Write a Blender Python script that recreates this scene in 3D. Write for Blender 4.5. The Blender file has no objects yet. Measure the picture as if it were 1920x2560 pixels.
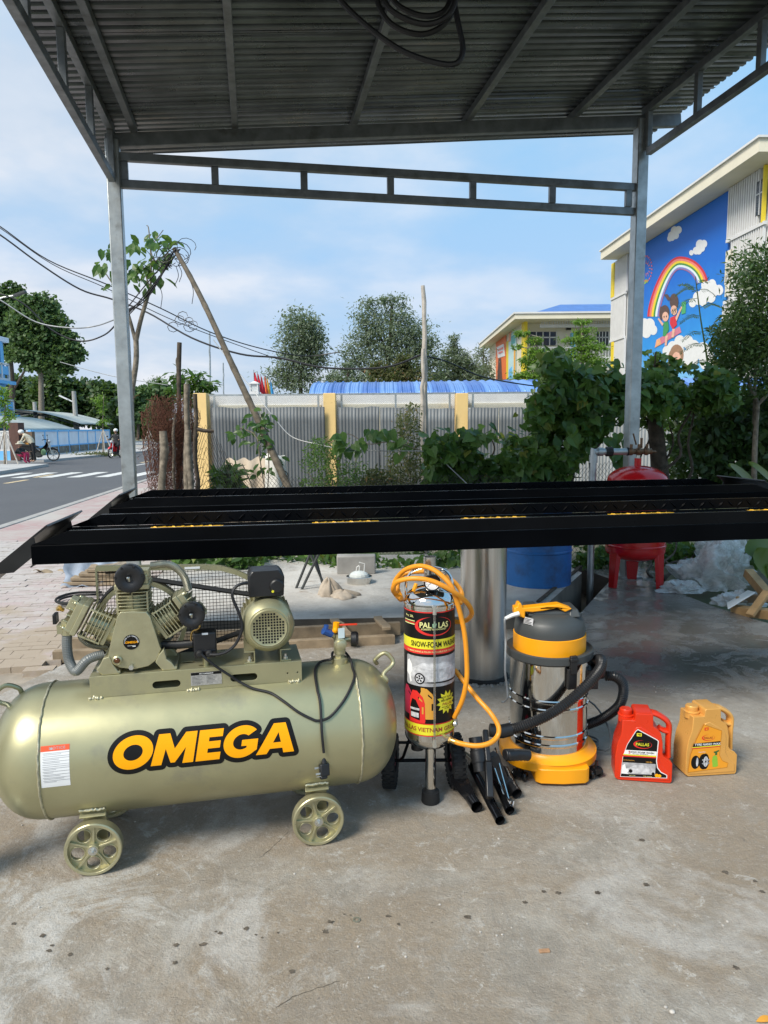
import bpy, bmesh, math, random
import numpy as np
from mathutils import Vector, Matrix, geometry
random.seed(7)
rng = np.random.default_rng(7)
rad = math.radians
sc = bpy.context.scene
COL = sc.collection
# ------------------------------------------------------------------ camera
CAM_H, PITCH, ROLL, FPX = 1.45, rad(6.75), rad(0.5), 1775.0
R0, U0 = Vector((1, 0, 0)), Vector((0, math.sin(PITCH), math.cos(PITCH)))
FW = Vector((0, math.cos(PITCH), -math.sin(PITCH)))
CR = R0 * math.cos(ROLL) - U0 * math.sin(ROLL)
CU = U0 * math.cos(ROLL) + R0 * math.sin(ROLL)
CP = Vector((0, 0, CAM_H))
cam_d = bpy.data.cameras.new('camera')
cam = bpy.data.objects.new('camera', cam_d)
COL.objects.link(cam)
cam.matrix_world = Matrix(((CR.x, CU.x, -FW.x, CP.x), (CR.y, CU.y, -FW.y, CP.y), (CR.z, CU.z, -FW.z, CP.z), (0, 0, 0, 1)))
cam_d.sensor_fit = 'HORIZONTAL'
cam_d.sensor_width = 36.0
cam_d.lens = 36.0 * FPX / 1920.0
cam_d.clip_start = 0.05
cam_d.clip_end = 2000
sc.camera = cam
# ------------------------------------------------------------------ sky, sun, exposure
SUN_AZ, SUN_EL = rad(224), rad(47)          # clockwise from +Y: the sun stands behind the camera, to the left
world = bpy.data.worlds.new('World')
sc.world = world
world.use_nodes = True
wn, wl = world.node_tree.nodes, world.node_tree.links
wn.clear()
w_out = wn.new('ShaderNodeOutputWorld')
w_bg = wn.new('ShaderNodeBackground')
w_bg.inputs['Strength'].default_value = 0.1
sky = wn.new('ShaderNodeTexSky')
sky.sky_type = 'NISHITA'
sky.sun_disc = False
sky.sun_elevation = SUN_EL
sky.sun_rotation = SUN_AZ
sky.altitude = 10
sky.air_density = 1.0
sky.dust_density = 2.2
sky.ozone_density = 1.3
tc = wn.new('ShaderNodeTexCoord')
# flatten the dome so that clouds stretch towards the horizon
sep = wn.new('ShaderNodeSeparateXYZ')
wl.new(tc.outputs['Generated'], sep.inputs[0])
zc = wn.new('ShaderNodeMath'); zc.operation = 'MAXIMUM'; zc.inputs[1].default_value = 0.0
wl.new(sep.outputs['Z'], zc.inputs[0])
za = wn.new('ShaderNodeMath'); za.operation = 'ADD'; za.inputs[1].default_value = 0.22
wl.new(zc.outputs[0], za.inputs[0])
dv = wn.new('ShaderNodeVectorMath'); dv.operation = 'DIVIDE'
wl.new(tc.outputs['Generated'], dv.inputs[0])
cz = wn.new('ShaderNodeCombineXYZ')
for k in range(3):
 wl.new(za.outputs[0], cz.inputs[k])
wl.new(cz.outputs[0], dv.inputs[1])
mp = wn.new('ShaderNodeMapping')
mp.inputs['Location'].default_value = (3.1, 1.7, 0.4)
mp.inputs['Scale'].default_value = (1.0, 1.0, 1.0)
wl.new(dv.outputs[0], mp.inputs[0])
n1 = wn.new('ShaderNodeTexNoise')
n1.inputs['Scale'].default_value = 1.15
n1.inputs['Detail'].default_value = 7
n1.inputs['Roughness'].default_value = 0.52
wl.new(mp.outputs[0], n1.inputs['Vector'])
# the cloud veil thickens towards the left (-X)
lft = wn.new('ShaderNodeMapRange')
lft.inputs['From Min'].default_value = 0.45
lft.inputs['From Max'].default_value = -0.6
lft.inputs['To Min'].default_value = -0.13
lft.inputs['To Max'].default_value = 0.22
wl.new(sep.outputs['X'], lft.inputs['Value'])
addn = wn.new('ShaderNodeMath'); addn.operation = 'ADD'
wl.new(n1.outputs['Fac'], addn.inputs[0]); wl.new(lft.outputs[0], addn.inputs[1])
cr = wn.new('ShaderNodeValToRGB')
cr.color_ramp.elements[0].position = 0.42; cr.color_ramp.elements[0].color = (0, 0, 0, 1)
cr.color_ramp.elements[1].position = 0.72; cr.color_ramp.elements[1].color = (1, 1, 1, 1)
wl.new(addn.outputs[0], cr.inputs[0])
ccol = wn.new('ShaderNodeMix'); ccol.data_type = 'RGBA'
ccol.inputs['A'].default_value = (3.8, 4.25, 4.9, 1)
ccol.inputs['B'].default_value = (5.1, 5.2, 5.5, 1)
n2 = wn.new('ShaderNodeTexNoise'); n2.inputs['Scale'].default_value = 2.3; n2.inputs['Detail'].default_value = 5
wl.new(mp.outputs[0], n2.inputs['Vector'])
cr2 = wn.new('ShaderNodeValToRGB')
cr2.color_ramp.elements[0].position = 0.40; cr2.color_ramp.elements[1].position = 0.62
wl.new(n2.outputs['Fac'], cr2.inputs[0])
wl.new(cr2.outputs[0], ccol.inputs['Factor'])
# humid air: the clear sky seen through a pale veil, whiter low down
veil = wn.new('ShaderNodeValToRGB')
ve = veil.color_ramp.elements
ve[0].position = 0.0; ve[0].color = (0.345, 0.405, 0.50, 1)
ve[1].position = 0.45; ve[1].color = (0.185, 0.395, 0.60, 1)
e_ = ve.new(0.18); e_.color = (0.25, 0.385, 0.555, 1)
wl.new(sep.outputs['Z'], veil.inputs[0])
vs_ = wn.new('ShaderNodeVectorMath'); vs_.operation = 'SCALE'; vs_.inputs['Scale'].default_value = 10.0
wl.new(veil.outputs[0], vs_.inputs[0])
base = wn.new('ShaderNodeMix'); base.data_type = 'RGBA'
base.inputs['Factor'].default_value = 0.82
wl.new(vs_.outputs[0], base.inputs['B'])
wl.new(sky.outputs[0], base.inputs['A'])
fin = wn.new('ShaderNodeMix'); fin.data_type = 'RGBA'
cm = wn.new('ShaderNodeMath'); cm.operation = 'MULTIPLY'; cm.inputs[1].default_value = 0.85
wl.new(cr.outputs[0], cm.inputs[0])
wl.new(cm.outputs[0], fin.inputs['Factor'])
wl.new(base.outputs['Result'], fin.inputs['A'])
wl.new(ccol.outputs['Result'], fin.inputs['B'])
wl.new(fin.outputs['Result'], w_bg.inputs['Color'])
wl.new(w_bg.outputs[0], w_out.inputs['Surface'])
sun_d = bpy.data.lights.new('sun', 'SUN')
sun_d.energy = 2.6
sun_d.angle = rad(21)                        # the sun shines through a thin veil of cloud
sun_d.color = (1.0, 0.94, 0.84)
sun = bpy.data.objects.new('sun', sun_d)
COL.objects.link(sun)
sdir = Vector((math.sin(SUN_AZ) * math.cos(SUN_EL), math.cos(SUN_AZ) * math.cos(SUN_EL), math.sin(SUN_EL)))
sun.rotation_euler = sdir.to_track_quat('Z', 'Y').to_euler()
sun.location = (-6, -6, 12)
sc.view_settings.view_transform = 'Standard'
sc.view_settings.look = 'None'
sc.view_settings.gamma = 1.0
sc.view_settings.use_curve_mapping = False
sc.view_settings.exposure = 0.8
sc.render.engine = 'CYCLES'
sc.cycles.max_bounces = 7
sc.cycles.diffuse_bounces = 4
sc.cycles.glossy_bounces = 4
sc.cycles.transparent_max_bounces = 12
sc.cycles.use_denoising = True
# ------------------------------------------------------------------ surveying helpers (photo pixel -> metres)
def ray(x, y):
 return FW + CR * ((x - 960) / FPX) - CU * ((y - 1280) / FPX)
def on_z(x, y, z=0.0):
 d = ray(x, y); return CP + d * ((z - CAM_H) / d.z)
def on_y(x, y, Y):
 d = ray(x, y); return CP + d * (Y / d.y)
def on_x(x, y, X):
 d = ray(x, y); return CP + d * (X / d.x)
class Frame:
 """an upright local frame: origin on the ground, turned by yaw about Z"""
 def __init__(s, o, yaw):
  s.o = Vector(o); s.yaw = yaw
  s.ex = Vector((math.cos(yaw), math.sin(yaw), 0)); s.n = Vector((-math.sin(yaw), math.cos(yaw), 0))
 def at(s, x, y, off):
  d = ray(x, y); t = (off - (CP - s.o).dot(s.n)) / d.dot(s.n)
  P = CP + d * t - s.o
  return Vector((P.dot(s.ex), off, P.z))
# ------------------------------------------------------------------ object helpers
def obj(name, me, parent=None, loc=(0, 0, 0)):
 o = bpy.data.objects.new(name, me)
 COL.objects.link(o)
 o.location = loc
 if parent is not None:
  o.parent = parent
 return o
def tag(o, label=None, cat=None, group=None, kind=None):
 if label: o['label'] = label
 if cat: o['category'] = cat
 if group: o['group'] = group
 if kind: o['kind'] = kind
 return o
def thing(name, label, cat, loc=(0, 0, 0), rz=0.0, group=None):
 o = obj(name, None, None, loc)
 o.empty_display_size = 0.1
 o.rotation_euler = (0, 0, rz)
 return tag(o, label, cat, group)
def dup(root, loc=None, rz=None, label=None):
 r = root.copy(); COL.objects.link(r)
 if loc is not None: r.location = loc
 if rz is not None: r.rotation_euler = (0, 0, rz)
 if label: r['label'] = label
 for ch in list(root.children):
  c = ch.copy(); COL.objects.link(c); c.parent = r
  for g in list(ch.children):
   d = g.copy(); COL.objects.link(d); d.parent = c
 return r
def perp(d):
 d = Vector(d).normalized()
 a = Vector((0, 0, 1)) if abs(d.z) < 0.9 else Vector((1, 0, 0))
 u = d.cross(a).normalized()
 return u, d.cross(u).normalized()
def spline(pts, n=8, closed=False):
 """Catmull-Rom through the points"""
 P = [Vector(p) for p in pts]
 out = []
 N = len(P)
 segs = N if closed else N - 1
 for i in range(segs):
  if closed:
   a, b, c, d = P[(i - 1) % N], P[i], P[(i + 1) % N], P[(i + 2) % N]
  else:
   b, c = P[i], P[i + 1]
   a = P[i - 1] if i else b * 2 - c
   d = P[i + 2] if i + 2 < N else c * 2 - b
  for k in range(n):
   t = k / n
   out.append(0.5 * ((2 * b) + (c - a) * t + (2 * a - 5 * b + 4 * c - d) * t * t + (3 * b - a - 3 * c + d) * t ** 3))
 if not closed:
  out.append(P[-1])
 return out
class MB:
 def __init__(s):
  s.v, s.f, s.m = [], [], []
  s.cur = 0
  s.X = None
 def add(s, verts, faces):
  b = len(s.v)
  if s.X is not None:
   verts = [s.X @ Vector(p) for p in verts]
  s.v.extend([tuple(p) for p in verts])
  for f in faces:
   s.f.append(tuple(i + b for i in f)); s.m.append(s.cur)
  return s
 def box(s, c, size, rot=None, taper=1.0):
  hx, hy, hz = size[0] / 2, size[1] / 2, size[2] / 2
  vs = [Vector((sx * hx * (taper if sz > 0 else 1), sy * hy * (taper if sz > 0 else 1), sz * hz)) for sz in (-1, 1) for sy in (-1, 1) for sx in (-1, 1)]
  if rot is not None:
   vs = [rot @ p for p in vs]
  c = Vector(c)
  return s.add([p + c for p in vs], [(0, 2, 3, 1), (4, 5, 7, 6), (0, 1, 5, 4), (2, 6, 7, 3), (0, 4, 6, 2), (1, 3, 7, 5)])
 def bar(s, p0, p1, w, h, up=(0, 0, 1)):
  p0, p1 = Vector(p0), Vector(p1)
  d = (p1 - p0).normalized()
  u = Vector(up)
  side = d.cross(u)
  if side.length < 1e-5:
   side = d.cross(Vector((1, 0, 0)))
  side.normalize(); u = side.cross(d).normalized()
  vs = []
  for p in (p0, p1):
   for a, b in ((-1, -1), (1, -1), (1, 1), (-1, 1)):
    vs.append(p + side * (a * w / 2) + u * (b * h / 2))
  return s.add(vs, [(0, 1, 2, 3), (7, 6, 5, 4), (0, 4, 5, 1), (1, 5, 6, 2), (2, 6, 7, 3), (3, 7, 4, 0)])
 def tube(s, pts, r, n=8, caps=True, closed=False):
  P = [Vector(p) for p in pts]
  N = len(P)
  rr = r if isinstance(r, (list, tuple)) else [r] * N
  vs, fs = [], []
  u = None
  for i in range(N):
   if closed:
    d = P[(i + 1) % N] - P[i - 1]
   else:
    d = P[min(i + 1, N - 1)] - P[max(i - 1, 0)]
   if d.length < 1e-9: d = Vector((0, 0, 1))
   d.normalize()
   if u is None:
    u, w = perp(d)
   else:
    u = (u - d * u.dot(d))
    if u.length < 1e-6: u, w = perp(d)
    u.normalize(); w = d.cross(u)
   for k in range(n):
    a = 2 * math.pi * k / n
    vs.append(P[i] + (u * math.cos(a) + w * math.sin(a)) * rr[i])
  for i in range(N if closed else N - 1):
   j = (i + 1) % N
   for k in range(n):
    k2 = (k + 1) % n
    fs.append((i * n + k, i * n + k2, j * n + k2, j * n + k))
  if caps and not closed:
   fs.append(tuple(range(n - 1, -1, -1))); fs.append(tuple((N - 1) * n + k for k in range(n)))
  return s.add(vs, fs)
 def cyl(s, p0, p1, r0, r1=None, n=24, caps=True):
  return s.tube([p0, p1], [r0, r0 if r1 is None else r1], n, caps)
 def lathe(s, prof, o=(0, 0, 0), axis=(0, 0, 1), n=32, arc=None, uref=None):
  """prof: (radius, height along axis)"""
  o = Vector(o); ax = Vector(axis).normalized()
  if uref is None:
   if abs(ax.z) > 0.999: u = Vector((1, 0, 0))
   else: u = Vector((0, 0, 1)) - ax * ax.z; u.normalize()
  else:
   u = Vector(uref).normalized()
  w = ax.cross(u)
  vs, fs = [], []
  full = arc is None
  a0, a1 = (0, 2 * math.pi) if full else arc
  nn = n if full else n + 1
  for (r, h) in prof:
   for k in range(nn):
    a = a0 + (a1 - a0) * k / n
    vs.append(o + ax * h + (u * math.cos(a) + w * math.sin(a)) * r)
  for i in range(len(prof) - 1):
   for k in range(n):
    k2 = (k + 1) % nn
    fs.append((i * nn + k, i * nn + k2, (i + 1) * nn + k2, (i + 1) * nn + k))
  if full and tuple(prof[0]) != tuple(prof[-1]):
   if prof[0][0] > 1e-6: fs.append(tuple(range(nn - 1, -1, -1)))
   if prof[-1][0] > 1e-6: fs.append(tuple((len(prof) - 1) * nn + k for k in range(nn)))
  return s.add(vs, fs)
 def prism(s, poly, o, u, v, depth, holes=()):
  """2-D polygon (with holes) in the plane o + a*u + b*v, extruded by the vector depth"""
  o, u, v, depth = Vector(o), Vector(u), Vector(v), Vector(depth)
  loops = [list(poly)] + [list(h) for h in holes]
  flat = [p for l in loops for p in l]
  tris = geometry.tessellate_polygon([[Vector((p[0], p[1], 0)) for p in l] for l in loops])
  N = len(flat)
  vs = [o + u * p[0] + v * p[1] for p in flat]
  vs += [p + depth for p in vs]
  fs = []
  nrm = u.cross(v).dot(depth)
  for t in tris:
   a, b, c = (Vector((flat[i][0], flat[i][1], 0)) for i in t)
   if (b - a).cross(c - a).z < 0: t = (t[0], t[2], t[1])
   if nrm > 0:
    fs.append((t[0], t[2], t[1])); fs.append(tuple(i + N for i in t))
   else:
    fs.append(tuple(t)); fs.append((t[0] + N, t[2] + N, t[1] + N))
  k = 0
  for l in loops:
   m = len(l)
   for i in range(m):
    a, b = k + i, k + (i + 1) % m
    fs.append((a, b, b + N, a + N))
   k += m
  return s.add(vs, fs)
 def grid(s, fn, nu, nv):
  vs = [fn(i / nu, j / nv) for j in range(nv + 1) for i in range(nu + 1)]
  fs = [(j * (nu + 1) + i, j * (nu + 1) + i + 1, (j + 1) * (nu + 1) + i + 1, (j + 1) * (nu + 1) + i) for j in range(nv) for i in range(nu)]
  return s.add(vs, fs)
 def ball(s, c, r, n=12, m=8, scale=(1, 1, 1)):
  c = Vector(c); vs, fs = [], []
  for j in range(m + 1):
   t = math.pi * j / m
   for i in range(n):
    a = 2 * math.pi * i / n
    vs.append(c + Vector((math.sin(t) * math.cos(a) * scale[0], math.sin(t) * math.sin(a) * scale[1], math.cos(t) * scale[2])) * r)
  for j in range(m):
   for i in range(n):
    i2 = (i + 1) % n
    fs.append((j * n + i, (j + 1) * n + i, (j + 1) * n + i2, j * n + i2))
  return s.add(vs, fs)
 def flat2d(s, vf, fn):
  """2-D mesh (verts, faces) mapped to space by fn(u, v)"""
  return s.add([fn(p[0], p[1]) for p in vf[0]], vf[1])
 def mesh(s, name, mats):
  me = bpy.data.meshes.new(name)
  me.from_pydata(s.v, [], s.f)
  for m in (mats if isinstance(mats, (list, tuple)) else [mats]):
   me.materials.append(m)
  if any(s.m):
   me.polygons.foreach_set('material_index', s.m)
  return me
 def build(s, name, mats, parent=None, smooth=30, bevel=0, seg=2, loc=(0, 0, 0), solid=0, recalc=True):
  me = s.mesh(name, mats)
  if recalc:
   bm = bmesh.new(); bm.from_mesh(me)
   bmesh.ops.recalc_face_normals(bm, faces=bm.faces)
   bm.to_mesh(me); bm.free()
  if smooth:
   me.polygons.foreach_set('use_smooth', [True] * len(me.polygons))
   me.set_sharp_from_angle(angle=rad(smooth))
  me.update()
  o = obj(name, me, parent, loc)
  if solid:
   md = o.modifiers.new('thickness', 'SOLIDIFY'); md.thickness = solid; md.offset = 0
  if bevel:
   md = o.modifiers.new('bevel', 'BEVEL'); md.width = bevel; md.segments = seg
   md.limit_method = 'ANGLE'; md.angle_limit = rad(40); md.harden_normals = False
  return o
# ---- flat print: text and shapes as thin 2-D meshes
_capH = {}
def text2d(s, h, bold=0.0, shear=0.0, wx=1.0, space=1.0, align='CENTER'):
 cu = bpy.data.curves.new('lettering', 'FONT')
 cu.body = s; cu.size = 1.0; cu.offset = bold; cu.shear = shear; cu.space_character = space
 cu.align_x = align; cu.resolution_u = 3; cu.fill_mode = 'FRONT'
 o = bpy.data.objects.new('lettering', cu)
 me = bpy.data.meshes.new_from_object(o)
 vs = [(v.co.x, v.co.y) for v in me.vertices]; fs = [tuple(p.vertices) for p in me.polygons]
 bpy.data.objects.remove(o); bpy.data.meshes.remove(me); bpy.data.curves.remove(cu)
 k = h / 0.72
 ys = [p[1] for p in vs] or [0]
 return [(p[0] * k * wx, (p[1] - 0.36) * k) for p in vs], fs
def poly2d(loops):
 flat = [p for l in loops for p in l]
 tris = geometry.tessellate_polygon([[Vector((p[0], p[1], 0)) for p in l] for l in loops])
 return flat, [tuple(t) for t in tris]
def rect2d(x0, y0, x1, y1):
 return [(x0, y0), (x1, y0), (x1, y1), (x0, y1)], [(0, 1, 2, 3)]
def ell(cx, cy, rx, ry, n=28, a0=0.0, a1=2 * math.pi):
 m = n if abs(a1 - a0 - 2 * math.pi) < 1e-6 else n + 1
 return [(cx + rx * math.cos(a0 + (a1 - a0) * k / n), cy + ry * math.sin(a0 + (a1 - a0) * k / n)) for k in range(m)]
def move2d(vf, dx=0.0, dy=0.0, rot=0.0):
 c, s_ = math.cos(rot), math.sin(rot)
 return [(p[0] * c - p[1] * s_ + dx, p[0] * s_ + p[1] * c + dy) for p in vf[0]], vf[1]
def cut2d(vf, step, axis=0):
 """cut a 2-D mesh into strips so that it can follow a curved surface"""
 bm = bmesh.new()
 vs = [bm.verts.new((p[0], p[1], 0)) for p in vf[0]]
 for f in vf[1]:
  try: bm.faces.new([vs[i] for i in f])
  except ValueError: pass
 lo = min(p[axis] for p in vf[0]); hi = max(p[axis] for p in vf[0])
 k = math.floor(lo / step) + 1
 no = (1, 0, 0) if axis == 0 else (0, 1, 0)
 while k * step < hi:
  co = (k * step, 0, 0) if axis == 0 else (0, k * step, 0)
  bmesh.ops.bisect_plane(bm, geom=bm.verts[:] + bm.edges[:] + bm.faces[:], plane_co=co, plane_no=no, dist=1e-7)
  k += 1
 bm.verts.index_update()
 out = [(v.co.x, v.co.y) for v in bm.verts], [tuple(v.index for v in f.verts) for f in bm.faces]
 bm.free()
 return out
# ------------------------------------------------------------------ materials
def newmat(name):
 m = bpy.data.materials.new(name); m.use_nodes = True
 nt = m.node_tree
 return m, nt.nodes, nt.links, nt.nodes['Principled BSDF']
def node(N, t, **kw):
 n = N.new(t)
 for k, v in kw.items():
  if k in n.inputs.keys(): n.inputs[k].default_value = v
  else: setattr(n, k, v)
 return n
def mixc(N, L, fac, a, b, blend='MIX'):
 m = N.new('ShaderNodeMix'); m.data_type = 'RGBA'; m.blend_type = blend
 for sock, val in ((m.inputs['Factor'], fac), (m.inputs['A'], a), (m.inputs['B'], b)):
  if hasattr(val, 'links'): L.new(val, sock)
  elif isinstance(val, (int, float)): sock.default_value = val
  else: sock.default_value = (*val[:3], 1)
 return m.outputs['Result']
def noise(N, L, vec, scale, detail=4, rough=0.55, dist=0.0):
 n = N.new('ShaderNodeTexNoise')
 n.inputs['Scale'].default_value = scale; n.inputs['Detail'].default_value = detail
 n.inputs['Roughness'].default_value = rough; n.inputs['Distortion'].default_value = dist
 if vec is not None: L.new(vec, n.inputs['Vector'])
 return n.outputs['Fac']
def ramp(N, L, fac, p0, p1, c0=(0, 0, 0), c1=(1, 1, 1)):
 r = N.new('ShaderNodeValToRGB')
 r.color_ramp.elements[0].position = p0; r.color_ramp.elements[1].position = p1
 r.color_ramp.elements[0].color = (*c0, 1); r.color_ramp.elements[1].color = (*c1, 1)
 L.new(fac, r.inputs[0])
 return r.outputs[0]
def objco(N):
 return N.new('ShaderNodeTexCoord').outputs['Object']
def bump(N, L, P, h, strength=0.3, dist=0.01):
 b = N.new('ShaderNodeBump'); b.inputs['Strength'].default_value = strength; b.inputs['Distance'].default_value = dist
 L.new(h, b.inputs['Height']); L.new(b.outputs[0], P.inputs['Normal'])
def pmat(name, col, rough=0.5, metal=0.0, var=0.12, vs=6.0, bmp=0.0, bs=60.0, rv=0.12, spec=0.5, coat=0.0, dirt=None, dirt_amt=0.0, dirt_s=4.0):
 m, N, L, P = newmat(name)
 co = objco(N)
 nz = noise(N, L, co, vs, 5)
 lo = tuple(max(0, c * (1 - var)) for c in col); hi = tuple(min(1, c * (1 + var)) for c in col)
 c = mixc(N, L, ramp(N, L, nz, 0.3, 0.7), lo, hi)
 if dirt is not None:
  dm = ramp(N, L, noise(N, L, co, dirt_s, 7, 0.65), 0.62 - dirt_amt * 0.3, 0.75)
  c = mixc(N, L, dm, c, dirt)
 L.new(c, P.inputs['Base Color'])
 P.inputs['Metallic'].default_value = metal
 P.inputs['Specular IOR Level'].default_value = spec
 P.inputs['Coat Weight'].default_value = coat
 rr = N.new('ShaderNodeMapRange')
 rr.inputs['To Min'].default_value = max(0.02, rough - rv); rr.inputs['To Max'].default_value = min(1, rough + rv)
 L.new(noise(N, L, co, vs * 2.3, 3), rr.inputs['Value']); L.new(rr.outputs[0], P.inputs['Roughness'])
 if bmp: bump(N, L, P, noise(N, L, co, bs, 3), bmp, 0.004)
 return m
def leafmat(name, dark, light, rough=0.45, trans=0.35, yellow=None):
 m, N, L, P = newmat(name)
 geo = N.new('ShaderNodeNewGeometry')
 oi = N.new('ShaderNodeObjectInfo')
 ad = N.new('ShaderNodeMath'); ad.operation = 'ADD'
 L.new(geo.outputs['Random Per Island'], ad.inputs[0]); L.new(oi.outputs['Random'], ad.inputs[1])
 fr = N.new('ShaderNodeMath'); fr.operation = 'FRACT'
 L.new(ad.outputs[0], fr.inputs[0])
 c = mixc(N, L, fr.outputs[0], dark, light)
 if yellow is not None:
  c = mixc(N, L, ramp(N, L, fr.outputs[0], 0.93, 0.97), c, yellow)
 L.new(c, P.inputs['Base Color']); P.inputs['Roughness'].default_value = rough
 P.inputs['Specular IOR Level'].default_value = 0.35
 t = N.new('ShaderNodeBsdfTranslucent'); L.new(mixc(N, L, 0.5, c, (0.25, 0.42, 0.06)), t.inputs['Color'])
 mx = N.new('ShaderNodeMixShader'); mx.inputs[0].default_value = trans
 L.new(P.outputs[0], mx.inputs[1]); L.new(t.outputs[0], mx.inputs[2])
 L.new(mx.outputs[0], N['Material Output'].inputs['Surface'])
 return m
M = {}
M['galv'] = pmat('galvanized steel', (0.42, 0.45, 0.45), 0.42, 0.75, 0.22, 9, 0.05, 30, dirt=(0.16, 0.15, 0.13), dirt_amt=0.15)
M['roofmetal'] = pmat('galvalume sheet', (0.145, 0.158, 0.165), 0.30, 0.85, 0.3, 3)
M['galv_shaded'] = pmat('shaded galvanized steel', (0.20, 0.215, 0.22), 0.45, 0.75, 0.25, 9, 0.05, 30, dirt=(0.10, 0.10, 0.09), dirt_amt=0.2)  # darker copy of the galvanized steel: roof shade put into the colour
M['flap'] = pmat('scuffed black steel', (0.018, 0.018, 0.018), 0.36, 0.3, 0.4, 6, spec=0.6)
M['black_paint'] = pmat('black gloss paint', (0.0035, 0.004, 0.005), 0.30, 0.0, 0.3, 4, 0.04, 8, 0.08, spec=0.08)
M['black_beam'] = pmat('black painted beam', (0.0018, 0.0022, 0.003), 0.45, 0.0, 0.3, 4, 0.05, 8, 0.10, spec=0.03)
M['black_edge'] = pmat('glossy black glint strip', (0.02, 0.02, 0.022), 0.16, 0.0, 0.5, 20, spec=0.8)
M['black_plastic'] = pmat('black plastic', (0.012, 0.012, 0.013), 0.4, 0, 0.2, 10, 0.1, 200)
M['black_gloss'] = pmat('glossy black plastic', (0.008, 0.008, 0.009), 0.12, 0, 0.2, 10, 0, 1, 0.05)
M['rubber'] = pmat('rubber', (0.014, 0.014, 0.014), 0.75, 0, 0.3, 20, 0.2, 120)
M['yellow_mark'] = pmat('yellow safety paint', (0.85, 0.48, 0.02), 0.5, 0, 0.2, 30, dirt=(0.12, 0.08, 0.02), dirt_amt=0.2, dirt_s=30)
M['champagne'] = pmat('champagne green metallic enamel', (0.43, 0.405, 0.24), 0.37, 0.62, 0.07, 5, 0.04, 22, 0.09, dirt=(0.33, 0.31, 0.22), dirt_amt=0.25, dirt_s=6)
M['cast'] = pmat('champagne painted casting', (0.47, 0.44, 0.275), 0.34, 0.68, 0.12, 14, 0.25, 60)
M['weld'] = pmat('weld bead', (0.50, 0.47, 0.33), 0.45, 0.6, 0.25, 60, 0.5, 90)
M['chrome'] = pmat('polished stainless steel', (0.68, 0.67, 0.64), 0.07, 1.0, 0.05, 3, 0.0, 1, 0.03)
M['bolt'] = pmat('zinc bolt', (0.62, 0.62, 0.58), 0.3, 0.9, 0.1, 30)
M['darkgrey'] = pmat('dark grey plastic', (0.05, 0.055, 0.055), 0.45, 0, 0.08, 8, 0.08, 250)
M['yellow_plastic'] = pmat('yellow orange plastic', (0.90, 0.36, 0.006), 0.38, 0, 0.06, 5, 0.04, 120)
M['hose_yellow'] = pmat('yellow rubber hose', (0.80, 0.30, 0.015), 0.42, 0, 0.1, 12)
M['red_plastic'] = pmat('red orange plastic', (0.64, 0.034, 0.007), 0.3, 0, 0.06, 5, 0.05, 90)
M['gold_plastic'] = pmat('gold plastic', (0.72, 0.37, 0.09), 0.3, 0.2, 0.08, 5, 0.05, 90)
M['red_paint'] = pmat('red enamel', (0.55, 0.008, 0.012), 0.22, 0, 0.08, 3, 0.02, 10, 0.06, coat=0.3)
M['blue_drum'] = pmat('blue drum paint', (0.016, 0.15, 0.46), 0.38, 0, 0.2, 5, 0.05, 20, dirt=(0.02, 0.035, 0.06), dirt_amt=0.55, dirt_s=5)
M['red_mag'] = pmat('dark red paint', (0.33, 0.02, 0.05), 0.35, 0, 0.1)
M['p_black'] = pmat('black print', (0.006, 0.006, 0.006), 0.4, 0, 0.1, spec=0.25)
M['p_orange'] = pmat('orange print', (0.93, 0.38, 0.004), 0.5, 0, 0.03, spec=0.15)
M['p_white'] = pmat('white print', (0.78, 0.78, 0.77), 0.45, 0, 0.04)
M['p_red'] = pmat('red print', (0.68, 0.025, 0.02), 0.4, 0, 0.05)
M['p_notice'] = pmat('orange red print', (0.80, 0.10, 0.03), 0.4, 0, 0.04)
M['p_yellow'] = pmat('yellow print', (0.72, 0.66, 0.03), 0.4, 0, 0.04)
M['p_cream'] = pmat('pale yellow print', (0.75, 0.72, 0.30), 0.4, 0, 0.04)
M['p_grey'] = pmat('grey print', (0.36, 0.36, 0.37), 0.45, 0, 0.25, 40)
M['p_silver'] = pmat('silver print', (0.50, 0.50, 0.51), 0.42, 0, 0.35, 60)
M['p_gold'] = pmat('gold print', (0.62, 0.30, 0.04), 0.4, 0, 0.05)
M['p_green'] = pmat('green print', (0.25, 0.48, 0.04), 0.4, 0, 0.05)
M['p_brown'] = pmat('brown print', (0.35, 0.05, 0.02), 0.4, 0, 0.05)
M['p_plate'] = pmat('aluminium nameplate', (0.45, 0.44, 0.42), 0.4, 0.5, 0.2, 80)
M['white_plastic'] = pmat('white plastic', (0.75, 0.75, 0.72), 0.4, 0, 0.04)
M['brass'] = pmat('brass', (0.55, 0.36, 0.12), 0.3, 0.9, 0.2, 20)
M['old_brass'] = pmat('dull bronze', (0.17, 0.10, 0.055), 0.5, 0.6, 0.3, 25, 0.3, 40)
M['blue_plastic'] = pmat('blue plastic', (0.02, 0.08, 0.30), 0.4)
M['wood'] = pmat('weathered wood', (0.30, 0.23, 0.15), 0.8, 0, 0.35, 7, 0.4, 40, dirt=(0.12, 0.09, 0.06), dirt_amt=0.3)
M['wood_light'] = pmat('fresh sawn wood', (0.40, 0.25, 0.11), 0.7, 0, 0.3, 9, 0.3, 50)
M['bark'] = pmat('grey bark', (0.20, 0.17, 0.13), 0.9, 0, 0.5, 18, 0.8, 40)
M['bark_dark'] = pmat('dark bark', (0.075, 0.058, 0.042), 0.9, 0, 0.5, 14, 0.8, 40)
M['cable'] = pmat('black cable', (0.010, 0.010, 0.012), 0.5, 0, 0.2)
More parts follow.
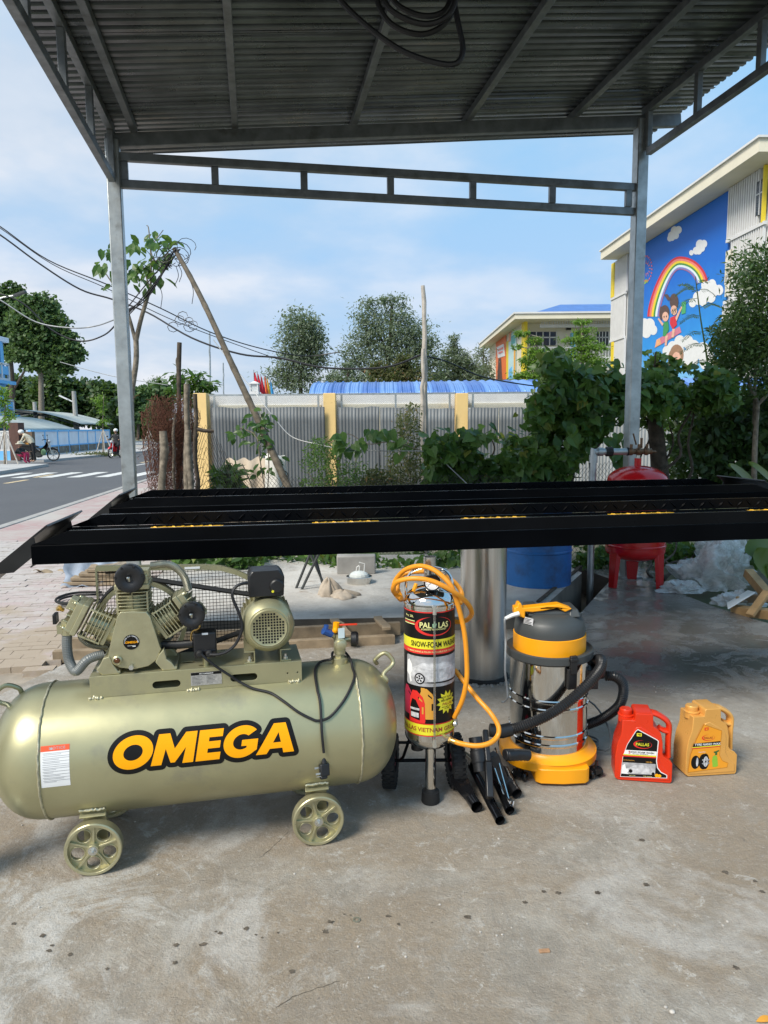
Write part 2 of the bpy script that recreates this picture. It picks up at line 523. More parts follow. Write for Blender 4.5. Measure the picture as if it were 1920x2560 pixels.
M['concrete_post'] = pmat('concrete post', (0.33, 0.32, 0.30), 0.85, 0, 0.2, 6, 0.3, 40)
M['white_paint'] = pmat('white masonry paint', (0.66, 0.66, 0.65), 0.7, 0, 0.06, 2, 0.1, 30)
M['cream_paint'] = pmat('cream masonry paint', (0.72, 0.67, 0.53), 0.7, 0, 0.05, 1)
M['yellow_wall'] = pmat('yellow masonry paint', (0.78, 0.55, 0.23), 0.7, 0, 0.08, 2, 0.1, 30, dirt=(0.45, 0.31, 0.13), dirt_amt=0.1)
M['bright_yellow'] = pmat('bright yellow paint', (0.80, 0.60, 0.03), 0.6, 0, 0.05)
M['sky_blue_paint'] = pmat('sky blue paint', (0.16, 0.47, 0.80), 0.6, 0, 0.08, 2)
M['pale_blue_wall'] = pmat('pale blue wall', (0.70, 0.76, 0.84), 0.7, 0, 0.08, 1.5)
M['brown_wall'] = pmat('brown masonry', (0.11, 0.055, 0.042), 0.8, 0, 0.2, 4)
M['glass_dark'] = pmat('dark window glass', (0.03, 0.04, 0.045), 0.12, 0, 0.3, 1, 0, 1, 0.05)
M['grey_roof'] = pmat('grey sheet roof', (0.42, 0.45, 0.42), 0.6, 0.1, 0.15, 1)
M['blue_roof'] = pmat('blue sheet roof', (0.07, 0.165, 0.44), 0.42, 0.1, 0.12, 1.5)
M['blue_roof_light'] = pmat('light blue roof sheet', (0.14, 0.28, 0.58), 0.4, 0.1, 0.15, 1)
M['skin'] = pmat('skin', (0.40, 0.22, 0.14), 0.55, 0, 0.08)
# ================================================================== THE GROUND
def groundmat(name, fn):
 m, N, L, P = newmat(name)
 fn(m, N, L, P, objco(N))
 return m
def _soil(m, N, L, P, co):
 a = mixc(N, L, ramp(N, L, noise(N, L, co, 0.8, 8, 0.6), 0.35, 0.65), (0.12, 0.10, 0.07), (0.22, 0.19, 0.14))
 g = mixc(N, L, ramp(N, L, noise(N, L, co, 0.35, 6, 0.65), 0.45, 0.6), a, (0.06, 0.10, 0.03))
 L.new(g, P.inputs['Base Color']); P.inputs['Roughness'].default_value = 0.95
 bump(N, L, P, noise(N, L, co, 25, 5, 0.7), 0.8, 0.03)
def _asphalt(m, N, L, P, co):
 a = mixc(N, L, noise(N, L, co, 0.5, 6), (0.058, 0.060, 0.066), (0.088, 0.090, 0.096))
 a = mixc(N, L, ramp(N, L, noise(N, L, co, 160, 2), 0.45, 0.7), a, (0.12, 0.12, 0.125))
 dust = ramp(N, L, noise(N, L, co, 0.9, 7, 0.7), 0.6, 0.8)
 a = mixc(N, L, dust, a, (0.15, 0.145, 0.14))
 L.new(a, P.inputs['Base Color']); P.inputs['Roughness'].default_value = 0.85
 bump(N, L, P, noise(N, L, co, 220, 2), 0.3, 0.004)
def _pave(m, N, L, P, co):
 b = N.new('ShaderNodeTexBrick'); L.new(co, b.inputs['Vector'])
 b.inputs['Scale'].default_value = 4.0; b.inputs['Mortar Size'].default_value = 0.012
 b.inputs['Color1'].default_value = (0.40, 0.255, 0.245, 1); b.inputs['Color2'].default_value = (0.42, 0.36, 0.335, 1)
 b.inputs['Mortar'].default_value = (0.22, 0.18, 0.16, 1)
 a = mixc(N, L, ramp(N, L, noise(N, L, co, 0.7, 6), 0.42, 0.62), b.outputs['Color'], (0.42, 0.385, 0.35))
 L.new(a, P.inputs['Base Color']); P.inputs['Roughness'].default_value = 0.85
 bump(N, L, P, b.outputs['Fac'], 0.4, -0.01)
def _farpave(m, N, L, P, co):
 a = mixc(N, L, noise(N, L, co, 0.6, 6), (0.36, 0.35, 0.34), (0.48, 0.47, 0.45))
 L.new(a, P.inputs['Base Color']); P.inputs['Roughness'].default_value = 0.85
def _paver(m, N, L, P, co):
 oi = N.new('ShaderNodeObjectInfo'); geo = N.new('ShaderNodeNewGeometry')
 w = geo.outputs['Position']
 r = N.new('ShaderNodeMath'); r.operation = 'FRACT'
 ad = N.new('ShaderNodeMath'); ad.operation = 'ADD'
 L.new(oi.outputs['Random'], ad.inputs[0]); L.new(geo.outputs['Random Per Island'], ad.inputs[1]); L.new(ad.outputs[0], r.inputs[0])
 pinkish = ramp(N, L, noise(N, L, w, 0.55, 3), 0.44, 0.56)
 base = mixc(N, L, pinkish, (0.43, 0.415, 0.39), (0.43, 0.35, 0.335))
 a = mixc(N, L, r.outputs[0], base, (0.46, 0.425, 0.40))
 a = mixc(N, L, ramp(N, L, noise(N, L, w, 6, 6, 0.7), 0.5, 0.7), a, (0.35, 0.31, 0.27))
 sx = N.new('ShaderNodeSeparateXYZ'); L.new(w, sx.inputs[0])
 mr = N.new('ShaderNodeMapRange'); mr.inputs['From Min'].default_value = 6.4; mr.inputs['From Max'].default_value = 4.2; mr.inputs['To Min'].default_value = -0.12; mr.inputs['To Max'].default_value = 0.20
 L.new(sx.outputs['Y'], mr.inputs['Value'])
 sa = N.new('ShaderNodeMath'); sa.operation = 'ADD'; L.new(noise(N, L, w, 2.2, 8, 0.65), sa.inputs[0]); L.new(mr.outputs[0], sa.inputs[1])
 sand = ramp(N, L, sa.outputs[0], 0.5, 0.62)
 a = mixc(N, L, sand, a, (0.37, 0.305, 0.235))
 L.new(a, P.inputs['Base Color']); P.inputs['Roughness'].default_value = 0.85
 bump(N, L, P, noise(N, L, w, 90, 4), 0.35, 0.006)
def _floor(m, N, L, P, co):
 sp = N.new('ShaderNodeSeparateXYZ'); L.new(co, sp.inputs[0])
 def rng_(sock, a, b, c=0.0, d=1.0):
  r = N.new('ShaderNodeMapRange'); r.interpolation_type = 'SMOOTHSTEP'
  for k, v in zip(('From Min', 'From Max', 'To Min', 'To Max'), (a, b, c, d)): r.inputs[k].default_value = v
  L.new(sock, r.inputs['Value']); return r.outputs[0]
 def mul(a, b):
  n = N.new('ShaderNodeMath'); n.operation = 'MULTIPLY'
  for s, v in zip(n.inputs, (a, b)):
   if hasattr(v, 'links'): L.new(v, s)
   else: s.default_value = v
  return n.outputs[0]
 def add(a, b):
  n = N.new('ShaderNodeMath'); n.operation = 'ADD'
  for s, v in zip(n.inputs, (a, b)):
   if hasattr(v, 'links'): L.new(v, s)
   else: s.default_value = v
  return n.outputs[0]
 big = noise(N, L, co, 1.1, 8, 0.66, 0.5)
 mid = noise(N, L, co, 4.2, 9, 0.72, 0.7)
 fine = noise(N, L, co, 26, 7, 0.75)
 c = mixc(N, L, ramp(N, L, mid, 0.40, 0.60), (0.272, 0.246, 0.205), (0.41, 0.38, 0.33))
 # brown dirt trodden in
 c = mixc(N, L, mul(ramp(N, L, add(big, mul(mid, 0.45)), 0.62, 0.76), 0.85), c, (0.255, 0.20, 0.137))
 c = mixc(N, L, mul(ramp(N, L, noise(N, L, co, 7.5, 9, 0.75, 0.5), 0.50, 0.64), 0.65), c, (0.235, 0.195, 0.15))
 c = mixc(N, L, mul(ramp(N, L, noise(N, L, co, 15, 8, 0.78, 0.4), 0.54, 0.66), 0.55), c, (0.42, 0.395, 0.355))
 # broad tonal drift: damp brown against dry pale areas
 wide = noise(N, L, co, 0.75, 5, 0.6, 0.8)
 c = mixc(N, L, mul(ramp(N, L, wide, 0.50, 0.64), 0.5), c, (0.20, 0.165, 0.125))
 c = mixc(N, L, mul(ramp(N, L, add(noise(N, L, co, 1.6, 6, 0.65, 1.2), mul(mid, 0.3)), 0.68, 0.80), 0.6), c, (0.47, 0.455, 0.425))
 # smooth grey cement towards the back
 c = mixc(N, L, mul(rng_(sp.outputs['Y'], 2.2, 3.3), 0.4), c, (0.33, 0.312, 0.28))
 # chalky white patches, more of them front left
 wn_ = noise(N, L, co, 3.0, 10, 0.76, 0.8)
 left = add(rng_(sp.outputs['X'], 0.1, -1.3, 0.0, 0.11), rng_(sp.outputs['Y'], 2.9, 1.6, -0.06, 0.0))
 c = mixc(N, L, mul(ramp(N, L, add(wn_, left), 0.565, 0.66), mul(ramp(N, L, fine, 0.35, 0.6), 0.95)), c, (0.54, 0.53, 0.50))
 c = mixc(N, L, mul(ramp(N, L, noise(N, L, co, 12, 9, 0.8, 0.5), 0.58, 0.63), 0.65), c, (0.52, 0.50, 0.46))
 # grit
 c = mixc(N, L, mul(ramp(N, L, fine, 0.40, 0.62), 0.32), c, (0.185, 0.162, 0.135))
 c = mixc(N, L, mul(ramp(N, L, noise(N, L, co, 95, 4, 0.7), 0.54, 0.72), 0.4), c, (0.48, 0.45, 0.40))
 c = mixc(N, L, mul(ramp(N, L, noise(N, L, co, 60, 4, 0.8), 0.60, 0.68), 0.6), c, (0.12, 0.10, 0.085))
 # damp zone on the right, at the back
 wet = mul(mul(rng_(sp.outputs['X'], 0.8, 1.5), rng_(sp.outputs['Y'], 3.1, 4.0)), ramp(N, L, add(mul(mid, 0.6), mul(big, 0.5)), 0.42, 0.56))
 c = mixc(N, L, mul(wet, 0.6), c, (0.10, 0.09, 0.083))
 L.new(c, P.inputs['Base Color'])
 r = N.new('ShaderNodeMapRange'); r.inputs['To Min'].default_value = 0.8; r.inputs['To Max'].default_value = 0.10
 L.new(wet, r.inputs['Value']); L.new(r.outputs[0], P.inputs['Roughness'])
 h = add(mul(fine, 0.5), add(mul(mid, 0.9), mul(noise(N, L, co, 140, 3), 0.22)))
 inv = N.new('ShaderNodeMath'); inv.operation = 'SUBTRACT'; inv.inputs[0].default_value = 1.0; L.new(mul(wet, 0.85), inv.inputs[1])
 bump(N, L, P, mul(h, inv.outputs[0]), 0.75, 0.016)
def _raised(m, N, L, P, co):
 c = mixc(N, L, ramp(N, L, noise(N, L, co, 2.0, 8, 0.65, 0.4), 0.36, 0.62), (0.38, 0.36, 0.33), (0.56, 0.54, 0.50))
 c = mixc(N, L, ramp(N, L, noise(N, L, co, 7, 8, 0.7), 0.56, 0.72), c, (0.30, 0.25, 0.20))
 L.new(c, P.inputs['Base Color']); P.inputs['Roughness'].default_value = 0.85
 bump(N, L, P, noise(N, L, co, 14, 7, 0.7), 0.6, 0.02)
M['oil'] = pmat('dried oil', (0.10, 0.082, 0.062), 0.7, 0, 0.45, 60)
M['soil'] = groundmat('soil and weeds', _soil)
M['asphalt'] = groundmat('asphalt', _asphalt)
M['pave'] = groundmat('pink pavement', _pave)
M['farpave'] = groundmat('grey pavement', _farpave)
M['paver'] = groundmat('paver', _paver)
M['floor'] = groundmat('worn concrete', _floor)
M['raised'] = groundmat('pale rough concrete', _raised)
M['sand'] = pmat('sandy dirt', (0.30, 0.26, 0.21), 0.95, 0, 0.3, 6, 0.6, 70)
M['roadwhite'] = pmat('worn white road paint', (0.62, 0.61, 0.58), 0.7, 0, 0.12, 6, dirt=(0.2, 0.2, 0.2), dirt_amt=0.35, dirt_s=9)
M['roadyellow'] = pmat('worn yellow road paint', (0.66, 0.50, 0.28), 0.7, 0, 0.12, 6, dirt=(0.2, 0.2, 0.2), dirt_amt=0.3, dirt_s=9)
def slab(name, pts, z0, z1, mat):
 b = MB()
 b.prism([(p[0], p[1]) for p in pts], (0, 0, z0), (1, 0, 0), (0, 1, 0), (0, 0, z1 - z0))
 return tag(b.build(name, mat, smooth=0), kind='structure')
def sheet(name, pts, z, mat):
 b = MB(); vf = poly2d([[(p[0], p[1]) for p in pts]])
 b.flat2d(vf, lambda u, v: (u, v, z))
 return tag(b.build(name, mat, smooth=0), kind='structure')
b = MB(); b.grid(lambda u, v: (-700 + 1400 * u, -300 + 1300 * v, -0.30), 20, 20)
tag(b.build('ground', M['soil'], smooth=0), kind='structure')
near_kerb = [(-4.35, -12), (-4.5, 0), (-5.0, 5), (-5.75, 10.5), (-6.8, 20), (-8.3, 34), (-9.5, 48), (-12, 66), (-22, 95)]
far_kerb = [(-11.2, -12), (-12.4, 10), (-13.9, 26), (-14.7, 31.2), (-19, 32.2), (-19.2, 34.8), (-16.9, 35.4), (-16.6, 49), (-19, 64), (-30, 92)]
sheet('road', near_kerb + far_kerb[::-1], -0.10, M['asphalt'])
slab('far_pavement', far_kerb[::-1] + [(-60, -12), (-60, 92)], -0.28, 0.02, M['farpave'])
# near pavement: a strip along the kerb, with real pavers where they can be told apart
slab('pavement', near_kerb[2:] + [(-14, 95), (-5.2, 60), (-3.6, 20), (-3.0, 9.8), (-4.9, 4.95)], -0.28, -0.005, M['pave'])
slab('pavement_bed', [(-4.45, -4), (-5.0, 4.9), (-4.93, 4.94), (-3.02, 9.75), (-1.5, 9.75), (-1.5, -4)], -0.28, -0.03, M['sand'])
b = MB()
for (x0, y0), (x1, y1) in zip(near_kerb[:-1], near_kerb[1:]):
 L_ = math.hypot(x1 - x0, y1 - y0); n_ = max(1, int(L_ / 1.0))
 if y0 > 50: n_ = 4
 for k in range(n_):
  a, c_ = (k + 0.01) / n_, (k + 0.99) / n_
  b.bar((x0 + (x1 - x0) * a - 0.08, y0 + (y1 - y0) * a, -0.09), (x0 + (x1 - x0) * c_ - 0.08, y0 + (y1 - y0) * c_, -0.09), 0.16, 0.2)
tag(b.build('kerb', M['concrete_post'], smooth=0, bevel=0.01), kind='structure')
# concrete floor of the bay, with a notch (a trench) beside the raised slab
P2 = lambda x, y, z=0.0: tuple(on_z(x, y, z))[:2]
tr_a, tr_b = P2(1395, 1530), P2(1452, 1532)         # front end of the trench
tr_c = P2(1528, 1448)
floor_pts = [(-2.75, -5), (-2.6, 3.2), (-2.15, 3.75), (-1.9, 4.75), (1.35, 5.05), tr_a, tr_b, tr_c, (1.9, 7.6), (2.9, 7.6), P2(1658, 1466), P2(1780, 1515), P2(1920, 1558), (4.4, 4.1), (5.2, 3.4), (6.5, -5)]
sheet('concrete_floor', floor_pts, 0.0, M['floor'])
b = MB()
for i in range(len(floor_pts)):                       # the cut edge of the floor
 p, q = floor_pts[i], floor_pts[(i + 1) % len(floor_pts)]
 b.add([(*p, 0), (*q, 0), (*q, -0.25), (*p, -0.25)], [(0, 1, 2, 3)])
tag(b.build('floor_edge', pmat('dark concrete edge', (.07, .06, .05), .8, 0, .3, 6), smooth=0), kind='structure')  # floor and trench sides coloured darker than the floor top
rs = [(-1.95, 4.9), (1.30, 5.0), P2(1365, 1512, .1), P2(1455, 1432, .1), (1.72, 7.5), (-2.2, 7.5)]
ro = slab('raised_slab', rs, -0.25, 0.1, M['raised'])
ro.data.materials.append(pmat('dark slab edge', (.15, .13, .105), .9, 0, .3, 6))  # upright slab faces get a darker colour than the top
for p_ in ro.data.polygons:
 if abs(p_.normal.z) < .5: p_.material_index = 1
# hairline cracks in the floor
b = MB()
for pts in (((690, 2520), (740, 2490), (800, 2470), (850, 2452)), ((650, 2145), (690, 2110), (720, 2080))):
 P_ = spline([on_z(*p) for p in pts], 7)
 P_ = [p + Vector((random.gauss(0, .0016), random.gauss(0, .0016), .0012)) for p in P_]
 for p, q in zip(P_[:-1], P_[1:]):
  d = (q - p).normalized(); e = Vector((-d.y, d.x, 0)) * random.uniform(.0004, .0011)
  b.add([p - e, q - e, q + e, p + e], [(0, 1, 2, 3)])
tag(b.build('floor_cracks', M['oil'], smooth=0), kind='stuff')
# pavers: 300 nearest ones as objects, the rest as one
pv = thing('brick_pavement', 'pale pink and grey interlocking pavers dusted with sand left of the concrete floor', 'pavement', (0, 0, 0))
pb = MB(); pb.box((0, 0, -0.014), (0.1765, 0.0868, 0.05))
pme = pb.mesh('paver', M['paver'])
cand = []
ang = rad(10.2); ca, sa = math.cos(ang), math.sin(ang)
for i in range(-40, 55):
 for j in range(-14, 145):
  lx = i * 0.18 + (0.09 if j % 2 else 0); ly = j * 0.09
  x = -3.0 + lx * ca - ly * sa; y = 2.5 + lx * sa + ly * ca
  k = 0
  kx = -4.9 - max(0, (y - 5)) * 0.135
  if x < kx + 0.12 or y < 2.6 or y > 9.3: continue
  if x > -2.72 and y < 4.2: continue
  if x > -2.1 - (y - 4.9) * 0.08: continue
  cand.append((math.hypot(x + 1.2, y), x, y))
cand.sort()
vis = [c for c in cand if (c[1] / c[2]) > -0.60 and c[2] > 3.3]
sel = set(vis[:300])
rest = MB()
for c in cand:
 dz = random.gauss(-0.004, 0.0018); rz = ang + random.gauss(0, 0.012)
 if c in sel:
  o = obj('paver', pme, pv, (c[1], c[2], dz)); o.rotation_euler = (random.gauss(0, 0.008), random.gauss(0, 0.008), rz)
 else:
  rest.box((c[1], c[2], dz - 0.014), (0.1765, 0.0868, 0.05), Matrix.Rotation(rz, 3, 'Z'))
tag(rest.build('paver_field', M['paver'], pv, smooth=0), kind='stuff')
# road markings (thin sheets)
Q = lambda x, y: tuple(on_z(x, y, -0.1))[:2]
b = MB()
def stripe(b, x0, y0, w, l, z, ang=0.02):
 dx, dy = -math.sin(ang), math.cos(ang)
 b.add([(x0 - w / 2, y0, z), (x0 + w / 2, y0, z), (x0 + w / 2 + dx * l, y0 + dy * l, z), (x0 - w / 2 + dx * l, y0 + dy * l, z)], [(0, 1, 2, 3)])
for k in range(8):
 stripe(b, -13.15 + k * 0.93, 23.6 + 0.02 * k, 0.46, 2.9, -0.096, 0.05)
stripe(b, -10.9, 30.5, 0.16, 2.6, -0.096, 0.05); stripe(b, -8.9, 31.0, 0.16, 2.6, -0.096, 0.05)
stripe(b, -9.4, 41, 0.16, 4, -0.096, 0.05)
tag(b.build('crosswalk_marking', M['roadwhite'], smooth=0), kind='structure')
b = MB()
for (px, py) in ((45, 1204), (112, 1190)):
 q = Q(px, py); stripe(b, q[0], q[1] - 0.75, 0.16, 1.5, -0.096, 0.05)
for k in range(3): stripe(b, -11.6 - k * .3, 34 + 5 * k, 0.16, 1.8, -0.096, 0.05)
tag(b.build('lane_marking', M['roadyellow'], smooth=0), kind='structure')
# dark oil spots on the floor
b = MB()
for (px, py, r) in ((440, 2364, 9), (615, 2323, 9), (551, 2334, 7), (540, 2330, 4), (813, 2330, 10), (825, 2306, 10), (970, 2291, 8), (996, 2312, 6), (1170, 2294, 10), (1313, 2257, 8), (1395, 2233, 8), (1494, 2233, 9), (1615, 2213, 9), (1815, 2182, 9), (1887, 2203, 6), (729, 2430, 10), (438, 2408, 8), (107, 2340, 8), (123, 2378, 7), (130, 2365, 5), (268, 2423, 6), (175, 2388, 7), (508, 2362, 10), (1605, 2101, 9), (1360, 2230, 7), (695, 2333, 4), (640, 2338, 4), (655, 2345, 4), (860, 2287, 3), (876, 2289, 3), (1840, 2420, 8), (1905, 2230, 8), (35, 2310, 7), (750, 2325, 2), (1080, 2307, 3)):
 c_ = on_z(px, py); s_ = r * 0.78 * (c_ - CP).length / FPX
 ring = []
 for k in range(14):
  a = k / 14 * 2 * math.pi; q = s_ * random.uniform(0.5, 1.15)
  ring.append((c_.x + q * math.cos(a) * 1.1, c_.y + q * math.sin(a) * .9, 0.0022))
 b.add(ring, [tuple(range(14))])
tag(b.build('oil_spots', M['oil'], smooth=0), kind='stuff')
# ================================================================== THE SHED ROOF OVER THE BAY
SH = Frame((2.338, 6.75, 0), rad(10.2))
shed = thing('canopy_shed', 'galvanized steel canopy with corrugated sheet roof and two posts over the wash bay', 'canopy', tuple(SH.o), SH.yaw)
SL, SR = -4.54, 0.01
zr = lambda s: 3.778 + 0.0956 * (s + 4.518)
FRONT = -4.15
def part(name, fn, mat, parent, **kw):
 b = MB(); fn(b); return b.build(name, mat, parent, **kw)
for s_, zt in ((SL, 3.735), (SR, 4.18)):
 for off in (0, FRONT + 0.25):
  p = part('post', lambda b: b.box((s_, off, zt / 2), (0.106, 0.106, zt)), M['galv'], shed, bevel=0.008, smooth=30)
  part('base_plate', lambda b: b.box((s_, off, 0.006 + (0.1 if (s_ < -2 and off == 0) else 0)), (0.2, 0.2, 0.012)), M['galv'], p, smooth=0)
# back truss: two chords and the uprights
part('truss_chord', lambda b: b.bar((SL + .05, 0.0, 3.613), (SR - .05, 0, 3.597), 0.048, 0.064), M['galv_shaded'], shed, smooth=0, bevel=0.004)
part('truss_chord', lambda b: b.bar((SL + .05, 0.0, 3.406), (SR - .05, 0, 3.385), 0.048, 0.064), M['galv_shaded'], shed, smooth=0, bevel=0.004)
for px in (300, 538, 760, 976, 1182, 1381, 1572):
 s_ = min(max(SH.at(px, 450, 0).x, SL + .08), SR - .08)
 part('truss_upright', lambda b: b.box((s_, 0, 3.50), (0.058, 0.04, 0.15)), M['galv_shaded'], shed, smooth=0, bevel=0.003)
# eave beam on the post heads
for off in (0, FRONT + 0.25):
 part('eave_beam', lambda b: b.bar((SL - .05, off, zr(SL) - 0.05), (0.385, off, zr(0.385) - 0.05), 0.053, 0.106), M['galv_shaded'], shed, smooth=0, bevel=0.004)
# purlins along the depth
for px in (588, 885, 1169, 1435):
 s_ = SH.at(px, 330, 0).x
 part('purlin', lambda b: b.box((s_, FRONT / 2 + .06, zr(s_) + 0.032), (0.05, -FRONT + .1, 0.06)), M['galv_shaded'], shed, smooth=0, bevel=0.003)
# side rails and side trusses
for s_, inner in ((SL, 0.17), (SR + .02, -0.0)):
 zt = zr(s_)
 part('side_rail', lambda b: b.box((s_, FRONT / 2, zt + 0.03), (0.05, -FRONT, 0.062)), M['galv_shaded'], shed, smooth=0, bevel=0.003)
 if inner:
  part('purlin', lambda b: b.box((s_ + inner, FRONT / 2, zr(s_ + inner) + 0.03), (0.05, -FRONT, 0.06)), M['galv_shaded'], shed, smooth=0, bevel=0.003)
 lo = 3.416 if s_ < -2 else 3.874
 part('side_truss_chord', lambda b: b.box((s_, FRONT / 2 - .05, lo), (0.05, -FRONT - .1, 0.06)), M['galv_shaded'], shed, smooth=0, bevel=0.003)
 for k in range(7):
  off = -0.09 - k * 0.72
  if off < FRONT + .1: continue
  part('side_truss_upright', lambda b: b.box((s_, off, (lo + zt) / 2 + 0.015), (0.045, 0.05, zt - lo - 0.032)), M['galv_shaded'], shed, smooth=0, bevel=0.003)
# corrugated sheets, ribs along the slope
def corr(s0, s1, o0, o1, pitch=0.083, h=0.028, lift=0.0, sag=0.0):
 b = MB(); prof = []
 n_ = int(round((o1 - o0) / pitch))
 for k in range(n_):
  for t, hh in ((0.0, 0), (0.46, 0), (0.58, 1), (0.88, 1)):
   prof.append((o0 + (k + t) * pitch, hh * h))
 prof.append((o1, 0))
 vs, fs = [], []
 ns = 6
 for i in range(ns + 1):
  s_ = s0 + (s1 - s0) * i / ns
  for (o_, hh) in prof:
   vs.append((s_, o_, zr(s_) + 0.065 + hh + lift + random.gauss(0, 0.0012)))
 m_ = len(prof)
 for i in range(ns):
  for k in range(m_ - 1):
   fs.append((i * m_ + k, i * m_ + k + 1, (i + 1) * m_ + k + 1, (i + 1) * m_ + k))
 return b.add(vs, fs)
o_ = 0.60
k = 0
while o_ > FRONT:
 b = corr(-4.80, 0.47, o_ - 0.96 - .03, o_, pitch=0.0825, lift=0.004 * (k % 2))
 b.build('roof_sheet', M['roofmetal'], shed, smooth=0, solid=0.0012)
 o_ -= 0.955; k += 1
# coil of black cable hanging under the roof
D = 1.1573
cb = MB()
def dpts(pp, Y): return [on_y(x * D, y * D, Y) for x, y in pp]
cb.tube(spline(dpts([(700, -60), (735, 0), (800, 62), (870, 110), (940, 135), (985, 137), (1000, 108), (992, 60), (982, 10), (975, -50)], 4.2), 8), 0.016, 8)
cb.tube(spline(dpts([(812, -60), (818, 10), (850, 55), (905, 74), (950, 60), (980, 20), (985, -50)], 4.25), 8), 0.016, 8)
cb.tube(spline(dpts([(822, -60), (832, 5), (870, 38), (920, 52), (962, 38), (982, 5), (988, -60)], 4.15), 8), 0.016, 8)
cb.tube(spline(dpts([(835, -60), (850, 0), (890, 28), (935, 34), (968, 12), (980, -60)], 4.3), 8), 0.016, 8)
cc_ = on_y(890 * D, -40, 4.22)
cb.tube([cc_ + Vector((-0.3, 0, 0.02)), cc_ + Vector((0.3, 0, 0.02))], 0.012, 6)
tag(cb.build('cable_coil', M['cable']), 'coil of thick black cable hanging in loops under the corrugated canopy roof', 'cable')
# ================================================================== THE CAR LIFT
LF = Frame((0.57, 4.02, 0), rad(8.7))
lift = thing('car_lift', 'black drive-on car wash lift raised on one stainless steel piston', 'car lift', tuple(LF.o), LF.yaw)
def brushed():
 m, N, L, P = newmat('brushed stainless steel')
 co = objco(N)
 mpn = N.new('ShaderNodeMapping'); mpn.inputs['Scale'].default_value = (26, 26, 0.25); L.new(co, mpn.inputs[0])
 st = noise(N, L, mpn.outputs[0], 1.0, 6, 0.6)
 L.new(mixc(N, L, ramp(N, L, st, 0.3, 0.7), (0.46, 0.46, 0.455), (0.70, 0.70, 0.69)), P.inputs['Base Color'])
 P.inputs['Metallic'].default_value = 0.95; P.inputs['Roughness'].default_value = 0.22
 P.inputs['Anisotropic'].default_value = 0.5
 bump(N, L, P, st, 0.05, 0.002)
 return m
M['brushed'] = brushed()
def ridges(b, s0, s1, pt, rows, pitch=0.042, ln=0.03, h=0.003):
 """tread ridges; pt(s, t) -> (point, normal, along, across)"""
 n_ = int((s1 - s0) / pitch)
 for r_ in range(rows):
  for k in range(n_):
   s_ = s0 + (k + 0.5 + 0.5 * (r_ % 2)) * pitch
   p, nn, al, ac = pt(s_, (r_ + 0.5) / rows)
   sg = 1 if (k + r_) % 2 else -1
   d = (al * 0.72 + ac * 0.7 * sg).normalized(); e = nn.cross(d)
   b.add([p - d * ln / 2, p + e * 0.005, p + d * ln / 2, p - e * 0.005, p + nn * h - d * ln * 0.25, p + nn * h + d * ln * 0.25],
     [(0, 3, 4), (0, 4, 1), (1, 4, 5), (3, 5, 4), (1, 5, 2), (3, 2, 5)])
X_, Y_, Z_ = Vector((1, 0, 0)), Vector((0, 1, 0)), Vector((0, 0, 1))
SIDE = [(-2.13, 0.925), (2.13, 0.925), (2.13, 1.002), (-2.13, 1.002)]
FLG = [(-2.13, 1.004), (2.13, 1.004), (1.985, 1.056), (-1.985, 1.056)]
